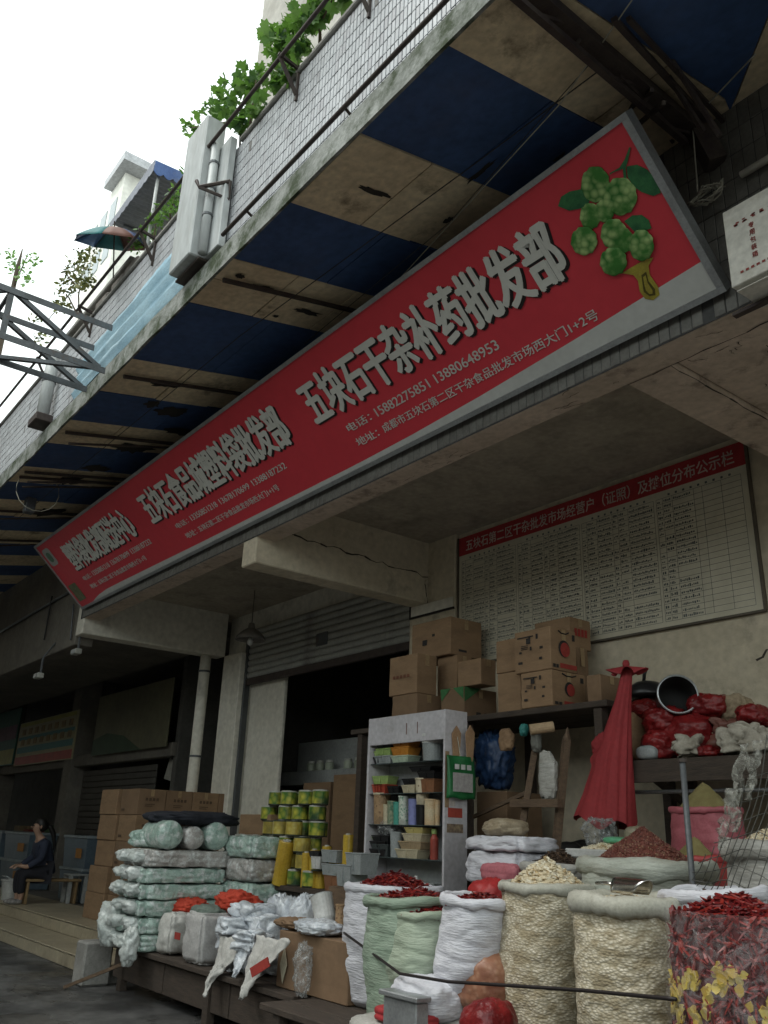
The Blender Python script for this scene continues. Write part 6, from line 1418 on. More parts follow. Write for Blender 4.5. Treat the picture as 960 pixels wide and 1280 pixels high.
for i, (x0, x1, y0, y1, m, lab, nm) in enumerate(((672, 698, 940, 998, woven_dull, 'long pale cloth bag hanging beside the leaning post', 'cloth_bag'), (664, 676, 908, 940, mat('grey_rag', (.16, .16, .14), .8), 'grey rag hanging from the shelf edge', 'rag'), (622, 644, 912, 938, card, 'folded kraft card hanging from the shelf edge', 'card'), (650, 660, 905, 920, mat('teal_bag', (.04, .22, .2), .5), 'small teal bag hanging from the shelf edge', 'bag'))):
    c, w, h = pxbox(x0, x1, y0, y1, 5.38); blob(nm, m, (c.x, 5.38, c.z - h / 2), (w, .07, h), 95 + i, sq=3, amp=.12, ridge=.14, label=lab, cat='cloth' if i < 2 else 'bag')
c = onY(668, 912, 5.33); b = MB(); b.tube([c + Vector((-.03, -.02, 0)), c + Vector((.1, .12, .03))], .042, 14); b.build('paper_roll', mat('kraft_roll', (.42, .30, .18), .7), label='end of a kraft paper roll under the apple cartons', cat='paper roll')
blob('dark_bags', mat('black_bags', (.02, .02, .02), .4, (.035, .033, .03), 8, bump=.4, bscale=20), (onY(680, 1040, 5.6).x, 5.72, .624), (1.3, .5, .95), 101, amp=.14, ridge=.12, label='dark heap of bags below the leaning posts', cat='bag heap')
b = MB(); P0 = onY(605, 1015, 5.5); P1 = onY(660, 990, 5.45); b.bar(P0 - (P1 - P0) * .8, P1, .025, .03); b.build('thin_batten', wood, label='thin batten propped against the leaning post', cat='batten')

# ------------------------------------------------------------------ foam rolls on the plank table
foam = mat('foam_wrap_green', (.40, .52, .46), .26, (.28, .40, .35), 9, bump=1.0, bscale=17, spec=.7, coat=.5, dirt=(.62, .66, .65), dscale=11, dlo=.5, dhi=.62, bdist=.025)
foamg = mat('foam_wrap_grey', (.44, .42, .40), .26, (.33, .32, .30), 9, bump=1.0, bscale=17, spec=.7, coat=.5, dirt=(.62, .64, .63), dscale=11, dlo=.5, dhi=.62, bdist=.025)
crum = mat('crumpled_film', (.60, .63, .61), .3, (.47, .52, .50), 8, bump=.8, bscale=20, spec=.6, coat=.4, bdist=.02)
zc = .424
LN = ('bottom', 'second', 'third', 'fourth', 'fifth', 'sixth', 'seventh')
lay = [(.155, foam), (.155, foam), (.155, foam), (.15, foam), (.15, foam), (.17, foamg)]
zl = zc; fr2 = random.Random(15)
for i, (h, m) in enumerate(lay):
    for j in range(2):
        x1 = -8.80 - j * .32 + fr2.uniform(-.02, .02); y0 = 3.86 + fr2.uniform(-.04, .03) - .0; L_ = 1.0 + fr2.uniform(-.08, .06) - (.1 if i > 2 else 0)
        o = packet('foam_bundle', '%s film wrapped foam bundle in the %s layer, %s' % ('grey' if m is foamg else 'pale green', LN[i], 'on the goods side' if j == 0 else 'on the step side'), x1 - .31, x1, y0, y0 + L_, zl, zl + h * .985, m, 110 + i * 3 + j, 'foam bundle', puff=.018, crease=.02, group='film wrapped foam bundles')
        blob('film_end', crum, (-.01, -L_ / 2 - .02, h * .22), (.24, .2, .12), 130 + i * 3 + j, amp=.2, ridge=.11, n=36, mm=22, parent=o)
    zl += h
# round rolls on top and a dark cloth
for i, (px, py, Y, L_, m, lab) in enumerate(((212, 1061, 4.0, .5, foam, 'round foam roll on top of the stack at the street end'), (240, 1053, 4.2, .5, foamg, 'round grey foam roll end on at the middle of the stack top'), (268, 1061, 4.45, .5, foam, 'round foam roll at the inner end of the stack top'))):
    c = onY(px, py, Y); r_ = .14 if i != 1 else .115
    b = MB(); prof = [(r_ * .3, 0), (r_ * .9, .01), (r_, .04)] + [(r_ * (1 + .03 * math.sin(k * 2.1)), .04 + (L_ - .08) * k / 12) for k in range(1, 12)] + [(r_, L_ - .04), (r_ * .9, L_ - .01), (r_ * .3, L_)]
    b.lathe(prof, n=26, M=Matrix.Rotation(-math.pi / 2, 4, 'Y')); b.build('foam_roll', m, smooth=True, loc=(-8.78 - .02 * i, 4.08 + i * .275, zl + r_ + .002), label=lab, cat='foam roll')
blob('foam_bundle', foam, (-9.3, 4.25, zl), (.32, .75, .19), 141, sq=4, amp=.08, ridge=.08, label='pale green foam bundle topping the step side of the stack', cat='foam bundle')
blob('dark_cloth', mat('navy_cloth', (.012, .014, .02), .9, (.02, .022, .03), 8), (-9.1, 4.5, zl + .235), (.5, 1.0, .15), 143, sq=2.6, amp=.12, ridge=.14, label='folded dark navy cloth lying on the foam rolls', cat='cloth')
# inner stack of round ended bundles
zi = zc
for i in range(5):
    for j in range(2):
        m = foamg if (i + j) % 2 else foam; y0 = 4.68 + j * .33; h = .225 if i else .2
        if i == 4 and j == 1: continue
        packet('foam_bundle', 'end on foam bundle of the inner stack, %s layer, %s' % (LN[i], 'beside the long bundles' if j == 0 else 'beside the back counter'), -8.92 - .03 * (i % 2), -8.32 - .03 * (i % 2), y0 + .1, y0 + .42, zi, zi + h * .985, m, 150 + i * 2 + j, 'foam bundle', puff=.03, crease=.02, group='film wrapped foam bundles')
    zi += h
blob('crumpled_film', crum, (-9.42, 3.86, .42), (.3, .3, .42), 161, amp=.25, ridge=.11, label='crumpled plastic film bulging from the foam stack corner', cat='plastic film')
blob('crumpled_film', crum, (-8.85, 3.8, .30), (.2, .14, .36), 162, amp=.25, ridge=.11, label='torn film drooping over the plank table corner', cat='plastic film')
b = MB(); P = [onY(160, 1060, 4.0), onY(165, 1030, 4.02), onY(172, 1025, 4.02)]
o = blob('brown_paper', papers2, (-9.68, 4.3, zl - .3), (.1, .16, .5), 163, amp=.2, ridge=.3, label='upright brown paper twist beside the foam stack', cat='paper')

# ------------------------------------------------------------------ bag bundles on the plank table
pack = mat('bag_pack_grey', (.48, .47, .46), .6, (.40, .39, .38), 6, bump=.3, bscale=40); packw = mat('bag_pack_white', (.58, .57, .54), .55, (.48, .47, .44), 6, bump=.4, bscale=30); plw = mat('white_film_bag', (.66, .69, .72), .25, (.52, .56, .62), 10, bump=.9, bscale=22, coat=.5, spec=.7, bdist=.02); redr = mat('red_rag', (.50, .06, .03), .8, (.40, .04, .02), 8, bump=.2)
def tb(name, label, x0, x1, y0, y1, Y, m, seed, cat='bag', z=None, dy=.3, sq=2.8, amp=.08, ridge=.08, rot=(0, 0, 0)):
    c, w, h = pxbox(x0, x1, y0, y1, Y); zb = zc if z is None else (c.z - h / 2 if z == 'px' else z)
    return blob(name, m, (c.x, Y, zb), (w, dy, c.z + h / 2 - zb), seed, sq=sq, amp=amp, ridge=ridge, label=label, cat=cat, rot=rot)
c, w, h = pxbox(209, 237, 1142, 1194, 4.18); packet('small_sack', 'small white sack with red print beside the foam stack', c.x - w / 2, c.x + w / 2, 4.04, 4.32, zc, c.z + h / 2, packw, 171, 'sack', taper=.18, puff=.03, crease=.02)
c, w, h = pxbox(237, 284, 1142, 1198, 4.16); packet('bag_packet', 'square grey white packet of folded bags on the table', c.x - w / 2, c.x + w / 2, 4.0, 4.32, zc, c.z + h / 2, pack, 172, 'packet', puff=.014, crease=.01)
b = MB(); c = onY(222, 1170, 4.02); b.bbox(c.x - .06, c.x + .06, 4.016, 4.02, c.z - .03, c.z + .03, .001); b.build('red_print', inkr, label='red printed patch on the small white sack', cat='print')
tb('green_rag', 'folded grey green cloth with white edge on the square packet', 234, 292, 1132, 1147, 4.2, mat('grey_green_rag', (.16, .2, .17), .8, (.11, .14, .12), 8), 173, cat='cloth', z='px', dy=.3, amp=.1, ridge=.14)
tb('red_rag', 'bright red crumpled cloth lying over the bag bundles', 212, 262, 1124, 1143, 4.35, redr, 174, cat='cloth', z='px', dy=.3, amp=.2, ridge=.2); tb('red_rag', 'bright red gathered cloth against the inner foam stack', 262, 330, 1116, 1140, 4.4, redr, 175, cat='cloth', z='px', dy=.35, amp=.22, ridge=.25)
for i, (x0, x1, y0, y1, Y, lab) in enumerate(((282, 318, 1150, 1200, 4.2, 'bluish white film packet under the crumpled packet heap'), (296, 335, 1130, 1150, 4.25, 'flat white film packet at the top of the heap'), (280, 312, 1146, 1166, 4.12, 'white film packet slumped over the square packet'), (314, 347, 1146, 1205, 4.28, 'pale film packet beside the low open carton'), (300, 332, 1164, 1188, 4.06, 'plump knotted white film packet'))):
    c, w, h = pxbox(x0, x1, y0, y1, Y); z0_ = zc if i in (0, 3) else c.z - h / 2
    packet('film_packet', lab, c.x - w / 2, c.x + w / 2, Y - .13, Y + .13, z0_, c.z + h / 2, plw, 180 + i, 'packet', taper=.12, puff=.03, crease=.045, rotz=.3 * math.sin(i * 2.0))
def droop(label, pts, w, m, seed):
    """empty sack hanging over the table edge in a point"""
    V = []; F = []; pts = [pts[i].lerp(pts[i + 1], k / 4) for i in range(len(pts) - 1) for k in range(4)] + [pts[-1]]; n = len(pts)
    for i, p in enumerate(pts):
        t = i / (n - 1); ww = w * (1 - t) ** 1.05 + .012
        for j in range(15): a = j / 14 - .5; V.append((p.x + a * ww, p.y - .03 * math.cos(a * 3) + .02 * fbm((t * 4 + seed, a * 5, 1)) - .02 * (1 - abs(mnoise.noise(Vector((a * 6 + t * 3, t * 5, seed * 3.0))))) ** 4, p.z + .03 * fbm((a * 4, t * 4, seed))))
    for i in range(n - 1):
        for j in range(14): q = i * 15 + j; F.append((q, q + 1, q + 16, q + 15))
    b = MB(); b.add(V, F); o = b.build('drooping_sack', m, smooth=True, label=label, cat='sack'); o.modifiers.new('thickness', 'SOLIDIFY').thickness = .007; return o
def pl(ptsx, Y0, Y1): return [onY(x, y, Y0 + (Y1 - Y0) * i / (len(ptsx) - 1)) for i, (x, y) in enumerate(ptsx)]
droop('pale tan sack drooping in a point over the table edge', pl([(292, 1172), (288, 1190), (280, 1205), (272, 1215), (264, 1228), (261, 1245)], 4.02, 3.9), .40, packw, 3)
o = droop('white sack with red band drooping over the table edge', pl([(345, 1172), (335, 1190), (325, 1205), (316, 1220), (310, 1235), (306, 1248)], 4.02, 3.88), .50, packw, 4)
droop('white film sack hanging between the two drooping sacks', pl([(308, 1172), (306, 1185), (302, 1200), (299, 1212), (297, 1220)], 4.05, 3.9), .3, plw, 5)
b = MB(); P0 = onY(314, 1216, 3.855); P1 = onY(336, 1202, 3.90); b.bar(P0, P1, .01, .07); b.build('red_band', inkr, o) ; 
# low open carton with brown rolls, clear bags
t1 = onY(390, 1172, 3.95)
carton('low open carton of film goods at the end of the plank table', onY(347, 1200, 4.08).x, onY(436, 1200, 4.08).x, 4.08, 4.5, .424, onY(390, 1170, 4.08).z, m=card2)
zb = onY(390, 1170, 4.08).z + .004
for i, (x0, x1, y0, y1, Y, m, lab, nm) in enumerate(((345, 400, 1148, 1172, 4.22, card2, 'brown film rolls lying on the open carton', 'brown_rolls'), (365, 432, 1150, 1176, 4.16, plw, 'clear film bags lying on the open carton', 'film_bag'), (330, 380, 1122, 1150, 4.6, plw, 'blue white packs behind the brown rolls', 'film_pack'), (360, 402, 1124, 1150, 4.62, plw, 'stack of pale flat packs behind the open carton', 'film_pack'))):
    tb(nm, lab, x0, x1, y0, y1, Y, m, 200 + i, z=zb if i < 2 else None, dy=.3, amp=.14, ridge=.14)
c, w, h = pxbox(362, 390, 1190, 1238, 3.8); blob('clear_bag', film('clear_wrap', (.5, .52, .52), .25), (onY(378, 1226, 4.0).x, 4.0, .424), (.16, .10, .33), 210, amp=.2, ridge=.3, label='empty clear bag standing against the open carton', cat='bag')
b = MB(); c = onY(354, 1206, 4.06); b.prism([(c.x - .05, 4.06, c.z), (c.x, 4.06, c.z - .13), (c.x + .05, 4.06, c.z), (c.x, 4.06, c.z + .13)], (0, .006, 0)); b.build('paper_tag', mat('cream_paper', (.50, .46, .34), .8), label='cream diamond paper tag on the open carton', cat='tag')
c, w, h = pxbox(399, 422, 1112, 1140, 4.3); cyl('paper_bowl_stack', 'tilted stack of white paper bowls behind the open carton', 'bowl stack', c.x, 4.3, zb + .04, [(.06, 0), (.085, .06), (.088, .2), (.09, .24), (.095, .245)], whitet, rot=(0, -.45, 0))
cyl('printed_tube', 'tan printed paper tube beside the white sack', 'paper tube', onY(428, 1130, 4.3).x, 4.3, zb + .01, [(.05, 0), (.05, .2), (.054, .2), (.054, .21)], spots('cup_brown', (.34, .22, .12), (.14, .07, .04), 40, .3))
carton('brown carton behind the open carton carrying bowls', onY(372, 1190, 4.5).x, onY(436, 1190, 4.5).x, 4.52, 4.75, .424, zb, m=card2)
# grey tubs on the back counter
for (px, py, w_, h_, lab, m) in ((415, 1090, .26, .09, 'grey tub stacked on the counter edge', clear), (415, 1074, .27, .10, 'upper grey tub on the counter edge', clear), (398, 1082, .16, .1, 'white tub beside the grey tubs', whitet), (396, 1068, .17, .05, 'black tub above the white tub', blackt)):
    P = onY(px, py + 4, 5.1); tray(lab, P.x, 5.1, max(1.061, P.z), w_, .08, h_, m, cat='tub')
tray('brown low tray at the counter edge', onY(417, 1100, 5.09).x, 5.1, 1.061, .24, .08, onY(417, 1094, 5.1).z - 1.08, brownt)
for (px, lab, zz_) in ((440, 'clear tub behind the white chili sack', 1.15), (452, 'second clear tub leaning by the white chili sack', 1.25)):
    P = onY(px, 1095, 4.75); tray(lab, P.x, 4.75, zz_, .22, .2, .16, clear, cat='tub')
crate('crate carrying the clear tubs by the cabinet', onY(430, 1095, 4.75).x - .05, onY(462, 1095, 4.75).x, 4.63, 4.775, .424, 1.148)
# ------------------------------------------------------------------ lamps, pipes
lm = thing('pendant_lamp', 'enamelled pendant lamp shade hanging before the roller shutter', 'lamp'); c = onY(313, 800, 5.9); r_ = 19 / ppm(c); lamps = mat('lamp_enamel', (.24, .22, .20), .5, (.17, .16, .145), 6)
b = MB(); b.lathe([(r_, 0), (r_ * .92, .05), (r_ * .55, .13), (r_ * .25, .17), (r_ * .2, .24), (r_ * .1, .25)], c=c, n=28, cap0=False); o = b.build('shade', lamps, lm, smooth=True); o.modifiers.new('thickness', 'SOLIDIFY').thickness = .006
b = MB(); b.lathe([(.02, .04), (.045, -.02), (.04, -.06), (.01, -.08)], c=c, n=14); b.build('bulb', whitet, lm, smooth=True)
b = MB(); b.tube([c + Vector((0, 0, .24)), (c.x, 5.9, 4.86)], .006, 6); b.build('cord', blackprint, lm)
for (px, py, Y, lab) in ((50, 846, 3.9, 'small floodlight hanging further along the dim hall'), (97, 816, 4.1, 'small floodlight hanging below the end of the red sign')):
    c = onY(px, py, Y); t = thing('floodlight', lab, 'lamp'); b = MB(); b.bbox(c.x - .10, c.x + .10, Y - .07, Y + .03, c.z - .03, c.z + .05, .012); b.build('housing', mat('flood_white', (.42, .42, .38), .5), t); b = MB(); b.bbox(c.x - .085, c.x + .085, Y - .075, Y - .071, c.z - .02, c.z + .04, .001); b.build('glass', clear, t)
    b = MB(); b.tube([(c.x, Y, c.z + .05), (c.x - .01, Y, c.z + .3)], .016, 6); b.tube([(c.x - .01, Y, c.z + .3), (c.x - .05, 4.2, 4.45)], .014, 6); b.build('arm', steel, t)
pv = thing('drain_pipe', 'pale vertical drain pipe below the white cross beam', 'pipe'); b = MB(); b.tube([(-12.62, 6.1, .322), (-12.62, 6.1, 4.168)], .085, 14); b.build('pipe', plaster_white, pv, smooth=True)
for z in (2.6, 3.9): b = MB(); b.tube([(-12.62, 6.1, z), (-12.62, 6.1, z + .03)], .095, 14); b.build('pipe_clip', steel, pv)
# cables at the left end of the sign
for i, (a_, b_, lab) in enumerate((((65, 745), (55, 800), 'dark cable dropping beside the left end of the sign'), ((92, 755), (88, 800), 'pale cable beside the far end of the beam'), ((0, 790), (95, 735), 'pale conduit along the dim neighbouring beam'))): wire('hanging_cable', [onY(*a_, 4.0), onY(*b_, 4.02)], .014 if i < 2 else .022, wired if i == 0 else steel, lab, 'cable')
b = MB(); P = onY(52, 590, 2.5); b.tube([P + Vector((0, .25 * math.sin(k * .4), -.25 + .25 * math.cos(k * .4))) for k in range(17)], .006, 5); b.build('wire_loop', wirem, smooth=True, label='loop of pale wire hanging under the far canopy', cat='wire')
b = MB(); c = onY(36, 632, 2.6); b.bbox(c.x - .06, c.x + .06, 2.55, 2.67, c.z - .1, c.z + .1, .01); b.build('junction_box', steel, label='grey junction box hung under the far canopy', cat='junction box')

# ------------------------------------------------------------------ posters in the neighbouring hall
def poster(label, x0, x1, yt, yb, Y, base, bands):
    A_ = onY(x0, yt, Y); B_ = onY(x1, yb, Y); X0 = onY(x0, (yt + yb) / 2, Y).x; X1 = onY(x1, (yt + yb) / 2, Y).x; z1 = onY(x1, yt, Y).z; z0 = onY(x1, yb, Y).z
    t = thing('poster_board', label, 'poster'); b = MB(); b.bbox(X0, X1, Y, Y + .03, z0, z1, .004); b.build('panel', base, t)
    for i, (v0, v1, u0, u1, m) in enumerate(bands):
        b = MB(); b.box(X0 + (X1 - X0) * u0, X0 + (X1 - X0) * u1, Y - .003 - .001 * i, Y - .001 - .001 * i, z0 + (z1 - z0) * v0, z0 + (z1 - z0) * v1); b.build('printed_band', m, t)
    return t, X0, X1, z0, z1
pcream = mat('poster_cream', (.36, .33, .2), .6, (.3, .27, .16), 2); pteal = mat('poster_teal', (.05, .2, .2), .6); pred = mat('poster_red', (.36, .06, .045), .6); pyel = mat('poster_yellow', (.34, .32, .08), .6); pgreen = mat('poster_green', (.04, .13, .1), .6); pdim = mat('poster_dim', (.13, .12, .07), .6, (.09, .085, .05), 1); pdg = mat('poster_dim_green', (.03, .06, .03), .6)
t, X0, X1, z0, z1 = poster('poster of product pictures with red bottom band in the dim hall', 24, 94, 888, 948, 6.33, pcream, ((.02, .2, .01, .99, pred), (.28, .42, .02, .98, pteal), (.58, .66, .02, .98, pteal), (.9, .98, .02, .98, pyel)))
b = MB()
for r in range(2):
    for k in range(8): x = X0 + (X1 - X0) * (.08 + .115 * k); z = z0 + (z1 - z0) * (.46 + .24 * r); b.box(x, x + .25, 6.318, 6.323, z, z + .14)
tag(b.build('product_pictures', mat('poster_items', (.28, .18, .05), .6, (.1, .06, .03), 8), t), kind='stuff')
t, X0, X1, z0, z1 = poster('green and yellow poster at the end of the dim hall', -30, 21, 886, 955, 6.33, pgreen, ((.02, .28, .01, .99, pyel),))
b = MB()
for k in range(6): x = X0 + (X1 - X0) * (.5 + .08 * k); b.box(x, x + .35, 6.318, 6.325, z0 + (z1 - z0) * .45, z0 + (z1 - z0) * .7)
tag(b.build('product_pictures', mat('poster_purple', (.16, .08, .12), .6), t), kind='stuff')
t, X0, X1, z0, z1 = poster('wide dim landscape poster above the closed shutter', 122, 212, 848, 932, 6.33, pdim, ())
b = MB(); b.prism([(X0, 6.325, z0), (X0 + (X1 - X0) * .7, 6.325, z0), (X0 + (X1 - X0) * .45, 6.325, z0 + .3), (X0 + (X1 - X0) * .2, 6.325, z0 + .4), (X0, 6.325, z0 + .3)], (0, .003, 0)); b.build('printed_hill', pdg, t)
b = MB(); c = onY(192, 960, 6.3); b.prism([(c.x - .2, 6.6, c.z - .15), (c.x + .1, 6.6, c.z - .2), (c.x + .2, 6.6, c.z + .1), (c.x - .05, 6.6, c.z + .2)], (0, .004, 0)); b.build('paper_note', mat('note_paper', (.3, .29, .26), .8), label='crooked paper note on the closed dark shutter', cat='note')

# ------------------------------------------------------------------ plastic bins behind the woman
binm = mat('bin_blue_grey', (.11, .15, .18), .4, (.08, .11, .14), 4); binl = mat('bin_lid', (.24, .28, .3), .45)
FZ = .336
def bin_(label, x0, x1, Y, z, h, logo=True):
    X0 = onY(x0, 1100, Y).x; X1 = onY(x1, 1100, Y).x; t = thing('plastic_bin', label, 'bin', loc=((X0 + X1) / 2, Y, z)); w = (X1 - X0) / 2; b = MB()
    b.hexa([(-w * .92, -.25, 0), (w * .92, -.25, 0), (w * .92, .25, 0), (-w * .92, .25, 0), (-w, -.28, h - .05), (w, -.28, h - .05), (w, .28, h - .05), (-w, .28, h - .05)]); b.build('body', binm, t)
    b = MB(); b.bbox(-w * 1.03, w * 1.03, -.3, .3, h - .049, h, .01); b.build('lid', binl, t)
    if logo: b = MB(); b.box(w * .99 + .001, w * .99 + .006, -.1, .06, h * .3, h * .55); b.hexa([(w * .2, -.285, h * .3), (w * .7, -.285, h * .3), (w * .7, -.284, h * .3), (w * .2, -.284, h * .3), (w * .2, -.29, h * .6), (w * .7, -.29, h * .6), (w * .7, -.289, h * .6), (w * .2, -.289, h * .6)]); b.build('label', mat('bin_orange', (.45, .2, .04), .6), t)
for (x0, x1, n1, n2) in ((-22, 9, 'at the far end of the row', 'far'), (14, 46, 'behind the woman', 'mid'), (92, 122, 'beside the carton stack', 'near')):
    bin_('blue grey plastic bin on the floor %s' % n1, x0, x1, 6.05, FZ, .53); bin_('blue grey plastic bin stacked on another %s' % n1, x0, x1, 6.05, FZ + .532, .53)
# white stool and low wooden bench
so = thing('plastic_stool', 'white plastic stool beside the low wooden bench', 'stool'); c = onY(93, 1100, 5.65); sm_ = mat('stool_white', (.34, .35, .34), .5)
b = MB(); b.bbox(c.x - .17, c.x + .17, 5.5, 5.84, .76, .79, .01); b.build('seat', sm_, so)
for (dx, dy) in ((-.16, 5.51), (.10, 5.51), (-.16, 5.77), (.10, 5.77)): b = MB(); b.bbox(c.x + dx, c.x + dx + .06, dy, dy + .06, FZ, .759, .005); b.build('leg', sm_, so)
bw_ = thing('low_bench', 'low wooden bench the woman sits on', 'bench'); lw = mat('bench_wood', (.26, .18, .09), .7, (.2, .13, .06), 5)
BX = -15.75
b = MB(); b.bbox(BX - .14, BX + .16, 4.78, 5.7, FZ + .34, FZ + .38, .006); b.build('seat', lw, bw_)
for y in (4.82, 5.62): b = MB(); b.bbox(BX - .12, BX + .14, y, y + .04, FZ, FZ + .339, .004); b.build('leg', lw, bw_)
bk = thing('white_bucket', 'white plastic bucket on the step by the woman', 'bucket'); c = onY(8, 1145, 4.85); b = MB(); b.lathe([(.13, 0), (.17, .3), (.185, .305), (.185, .33), (.16, .33), (.12, .02)], c=(c.x, 4.85, FZ), n=24, cap1=True); b.build('body', mat('bucket_white', (.5, .5, .48), .5), bk, smooth=False); b = MB(); b.tube([(c.x - .18, 4.85, FZ + .31), (c.x - .12, 4.7, FZ + .38), (c.x + .12, 4.7, FZ + .38), (c.x + .18, 4.85, FZ + .31)], .006, 6); b.build('handle', galv, bk)

# ------------------------------------------------------------------ seated woman, facing the street
def skin_mesh(name, nodes, edges, mats, parent, root=0, sub=2, **kw):
    me = bpy.data.meshes.new(name); me.from_pydata([n[0] for n in nodes], edges, []); ob = bpy.data.objects.new(name, me); COL.objects.link(ob)
    ob.modifiers.new('skin', 'SKIN')
    if not me.skin_vertices: me.skin_vertices.new()
    for i, n in enumerate(nodes):
        r = n[1]; me.skin_vertices[0].data[i].radius = (r, r) if not isinstance(r, tuple) else r; me.skin_vertices[0].data[i].use_root = (i == root)
    s = ob.modifiers.new('sub', 'SUBSURF'); s.levels = sub; s.render_levels = sub
    dg = bpy.context.evaluated_depsgraph_get(); dg.update(); m2 = bpy.data.meshes.new_from_object(ob.evaluated_get(dg)); bpy.data.objects.remove(ob)
    m2.materials.clear(); m2.materials.append(mats); m2.polygons.foreach_set('use_smooth', [True] * len(m2.polygons)); return link(name, m2, parent, **kw)
pe = thing('person', 'person with dark ponytail and navy clothes hunched on the low bench', 'person', loc=(BX, 5.0, FZ))
skin = mat('skin_tone', (.38, .24, .17), .6, (.34, .2, .14), 8); navy = mat('navy_jacket', (.022, .028, .05), .85, (.03, .036, .06), 6, bump=.2, bscale=40); trous = mat('dark_trousers', (.018, .018, .024), .9); hairm = mat('black_hair', (.012, .010, .009), .5, stretch=(6, 6, 1))
# local frame: faces -Y; seat height .38
def body_nodes(g=0.0):
    return [((0, .12, .50), .145 + g), ((0, .09, .66), .135 + g), ((0, .02, .82), .15 + g), ((0, -.04, .95), .10 + g), ((0, -.065, 1.04), .047), ((0, -.115, 1.105), .062), ((0, -.12, 1.165), .088), ((0, -.105, 1.24), .092)]
N1 = body_nodes()
N1 += [((s * .16, -.01, .92), .065) for s in (-1, 1)] + [((s * .23, -.04, .70), .048) for s in (-1, 1)] + [((s * .18, -.24, .56), .038) for s in (-1, 1)] + [((s * .10, -.33, .58), .03) for s in (-1, 1)]
N1 += [((s * .09, .08, .48), .105) for s in (-1, 1)] + [((s * .11, -.28, .46), .075) for s in (-1, 1)] + [((s * .10, -.24, .12), .045) for s in (-1, 1)] + [((s * .10, -.24, .06), .04) for s in (-1, 1)] + [((s * .11, -.40, .03), .03) for s in (-1, 1)]
E1 = [(i, i + 1) for i in range(7)] + [(3, 8), (3, 9), (8, 10), (9, 11), (10, 12), (11, 13), (12, 14), (13, 15), (0, 16), (0, 17), (16, 18), (17, 19), (18, 20), (19, 21), (20, 22), (21, 23), (22, 24), (23, 25)]
# fingers
for s, hnd in ((-1, 14), (1, 15)):
    for k in range(5):
        bx = s * (.06 + .018 * k); i0 = len(N1); ln_ = (.05, .065, .07, .065, .05)[k]
        N1.append(((bx, -.37, .575), .009)); N1.append(((bx - s * .004, -.37 - ln_ * .6, .555), .008)); N1.append(((bx - s * .006, -.37 - ln_, .53), .006)); E1 += [(hnd, i0), (i0, i0 + 1), (i0 + 1, i0 + 2)]
body = skin_mesh('body', N1, E1, skin, pe)
J = [((0, .13, .42), .185), ((0, .12, .50), .175), ((0, .09, .66), .155), ((0, .02, .82), .17), ((0, -.04, .965), .115), ((0, -.065, 1.01), .07)] + [((s * .165, -.01, .93), .08) for s in (-1, 1)] + [((s * .235, -.04, .70), .064) for s in (-1, 1)] + [((s * .18, -.235, .565), .052) for s in (-1, 1)]
skin_mesh('jacket', J, [(0, 1), (1, 2), (2, 3), (3, 4), (4, 5), (4, 6), (4, 7), (6, 8), (7, 9), (8, 10), (9, 11)], navy, pe)
skin_mesh('trousers', [((0, .13, .47), .175)] + [((s * .095, .06, .48), .125) for s in (-1, 1)] + [((s * .11, -.28, .465), .09) for s in (-1, 1)] + [((s * .10, -.25, .14), .062) for s in (-1, 1)], [(0, 1), (0, 2), (1, 3), (2, 4), (3, 5), (4, 6)], trous, pe)
for s in (-1, 1):
    skin_mesh('shoe', [((s * .10, -.20, .05), .045), ((s * .105, -.32, .04), .045), ((s * .11, -.44, .03), .032)], [(0, 1), (1, 2)], mat('shoe_pale', (.34, .32, .3), .6, (.08, .08, .08), 14), pe)
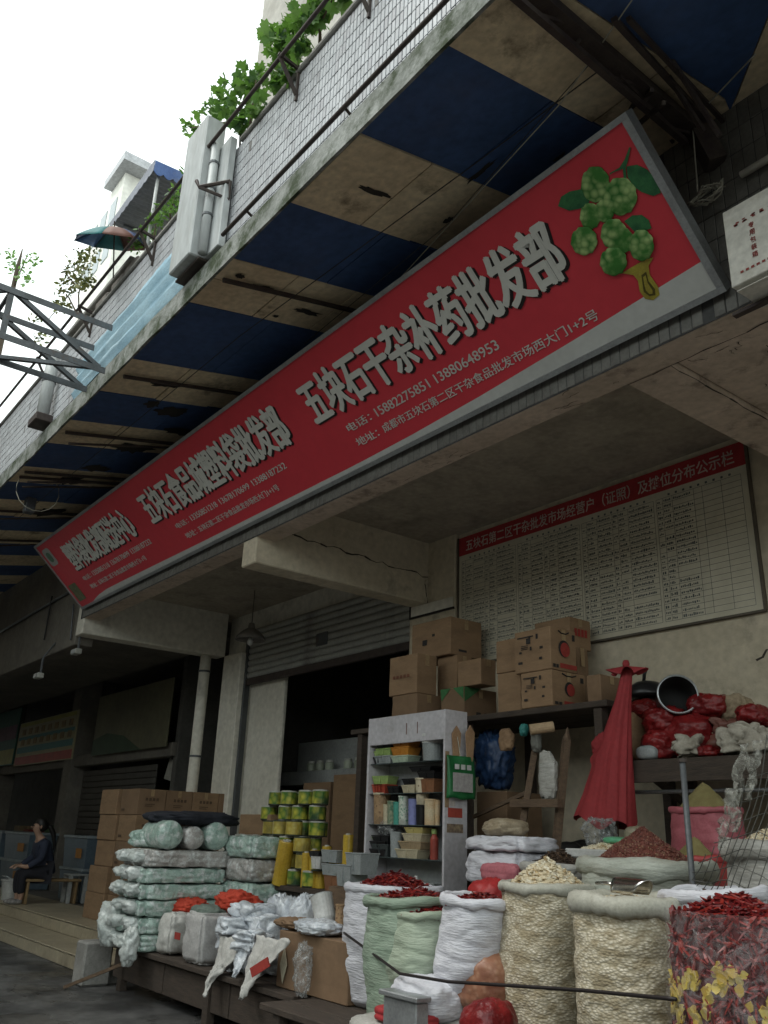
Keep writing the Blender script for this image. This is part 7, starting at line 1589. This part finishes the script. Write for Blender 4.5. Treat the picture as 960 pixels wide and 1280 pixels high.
skin_mesh('hair', [((0, -.02, 1.10), .07), ((0, -.04, 1.18), .122), ((0, -.08, 1.27), .105), ((0, -.15, 1.295), .055)], [(0, 1), (1, 2), (2, 3)], hairm, pe)
skin_mesh('ponytail', [((0, .03, 1.2), .03), ((0, .09, 1.19), .045), ((0, .16, 1.08), .045), ((0, .2, .92), .028), ((0, .2, .82), .01)], [(0, 1), (1, 2), (2, 3), (3, 4)], hairm, pe)
fm = MB(); fm.lathe([(.012, 0), (.010, .02), (.004, .032)], c=(0, -.205, 1.175), n=8, M=Matrix.Rotation(math.pi / 2, 4, 'X')); fm.build('nose', skin, pe, smooth=True)
for s in (-1, 1): fm = MB(); fm.lathe([(.001, -.012), (.011, -.004), (.011, .004), (.001, .012)], c=(s * .035, -.196, 1.20), n=8); fm.build('eye', blackprint, pe, smooth=True); fm = MB(); fm.lathe([(.004, -.03), (.016, -.01), (.018, .012), (.006, .03)], c=(s * .098, -.09, 1.18), n=8); fm.build('ear', skin, pe, smooth=True)
fm = MB(); fm.bbox(-.022, .022, -.201, -.192, 1.132, 1.14, .003); fm.build('mouth', mat('lip', (.3, .1, .08), .5), pe)

# dim goods on the neighbouring stall
rr = random.Random(30)
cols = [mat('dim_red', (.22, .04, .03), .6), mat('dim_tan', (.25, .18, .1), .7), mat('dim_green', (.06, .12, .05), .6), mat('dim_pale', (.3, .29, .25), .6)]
tbn = thing('stall_table', 'dim stall table behind the plastic bins', 'table'); b = MB(); b.bbox(-26, -17.2, 6.9, 7.6, 1.0, 1.06, .01); b.build('tabletop', wooddark, tbn)
for x in (-25.8, -22, -17.4): b = MB(); b.bbox(x, x + .08, 6.95, 7.03, .32, .999, .005); b.build('leg', wooddark, tbn)
NM = ('red', 'tan', 'green', 'pale')
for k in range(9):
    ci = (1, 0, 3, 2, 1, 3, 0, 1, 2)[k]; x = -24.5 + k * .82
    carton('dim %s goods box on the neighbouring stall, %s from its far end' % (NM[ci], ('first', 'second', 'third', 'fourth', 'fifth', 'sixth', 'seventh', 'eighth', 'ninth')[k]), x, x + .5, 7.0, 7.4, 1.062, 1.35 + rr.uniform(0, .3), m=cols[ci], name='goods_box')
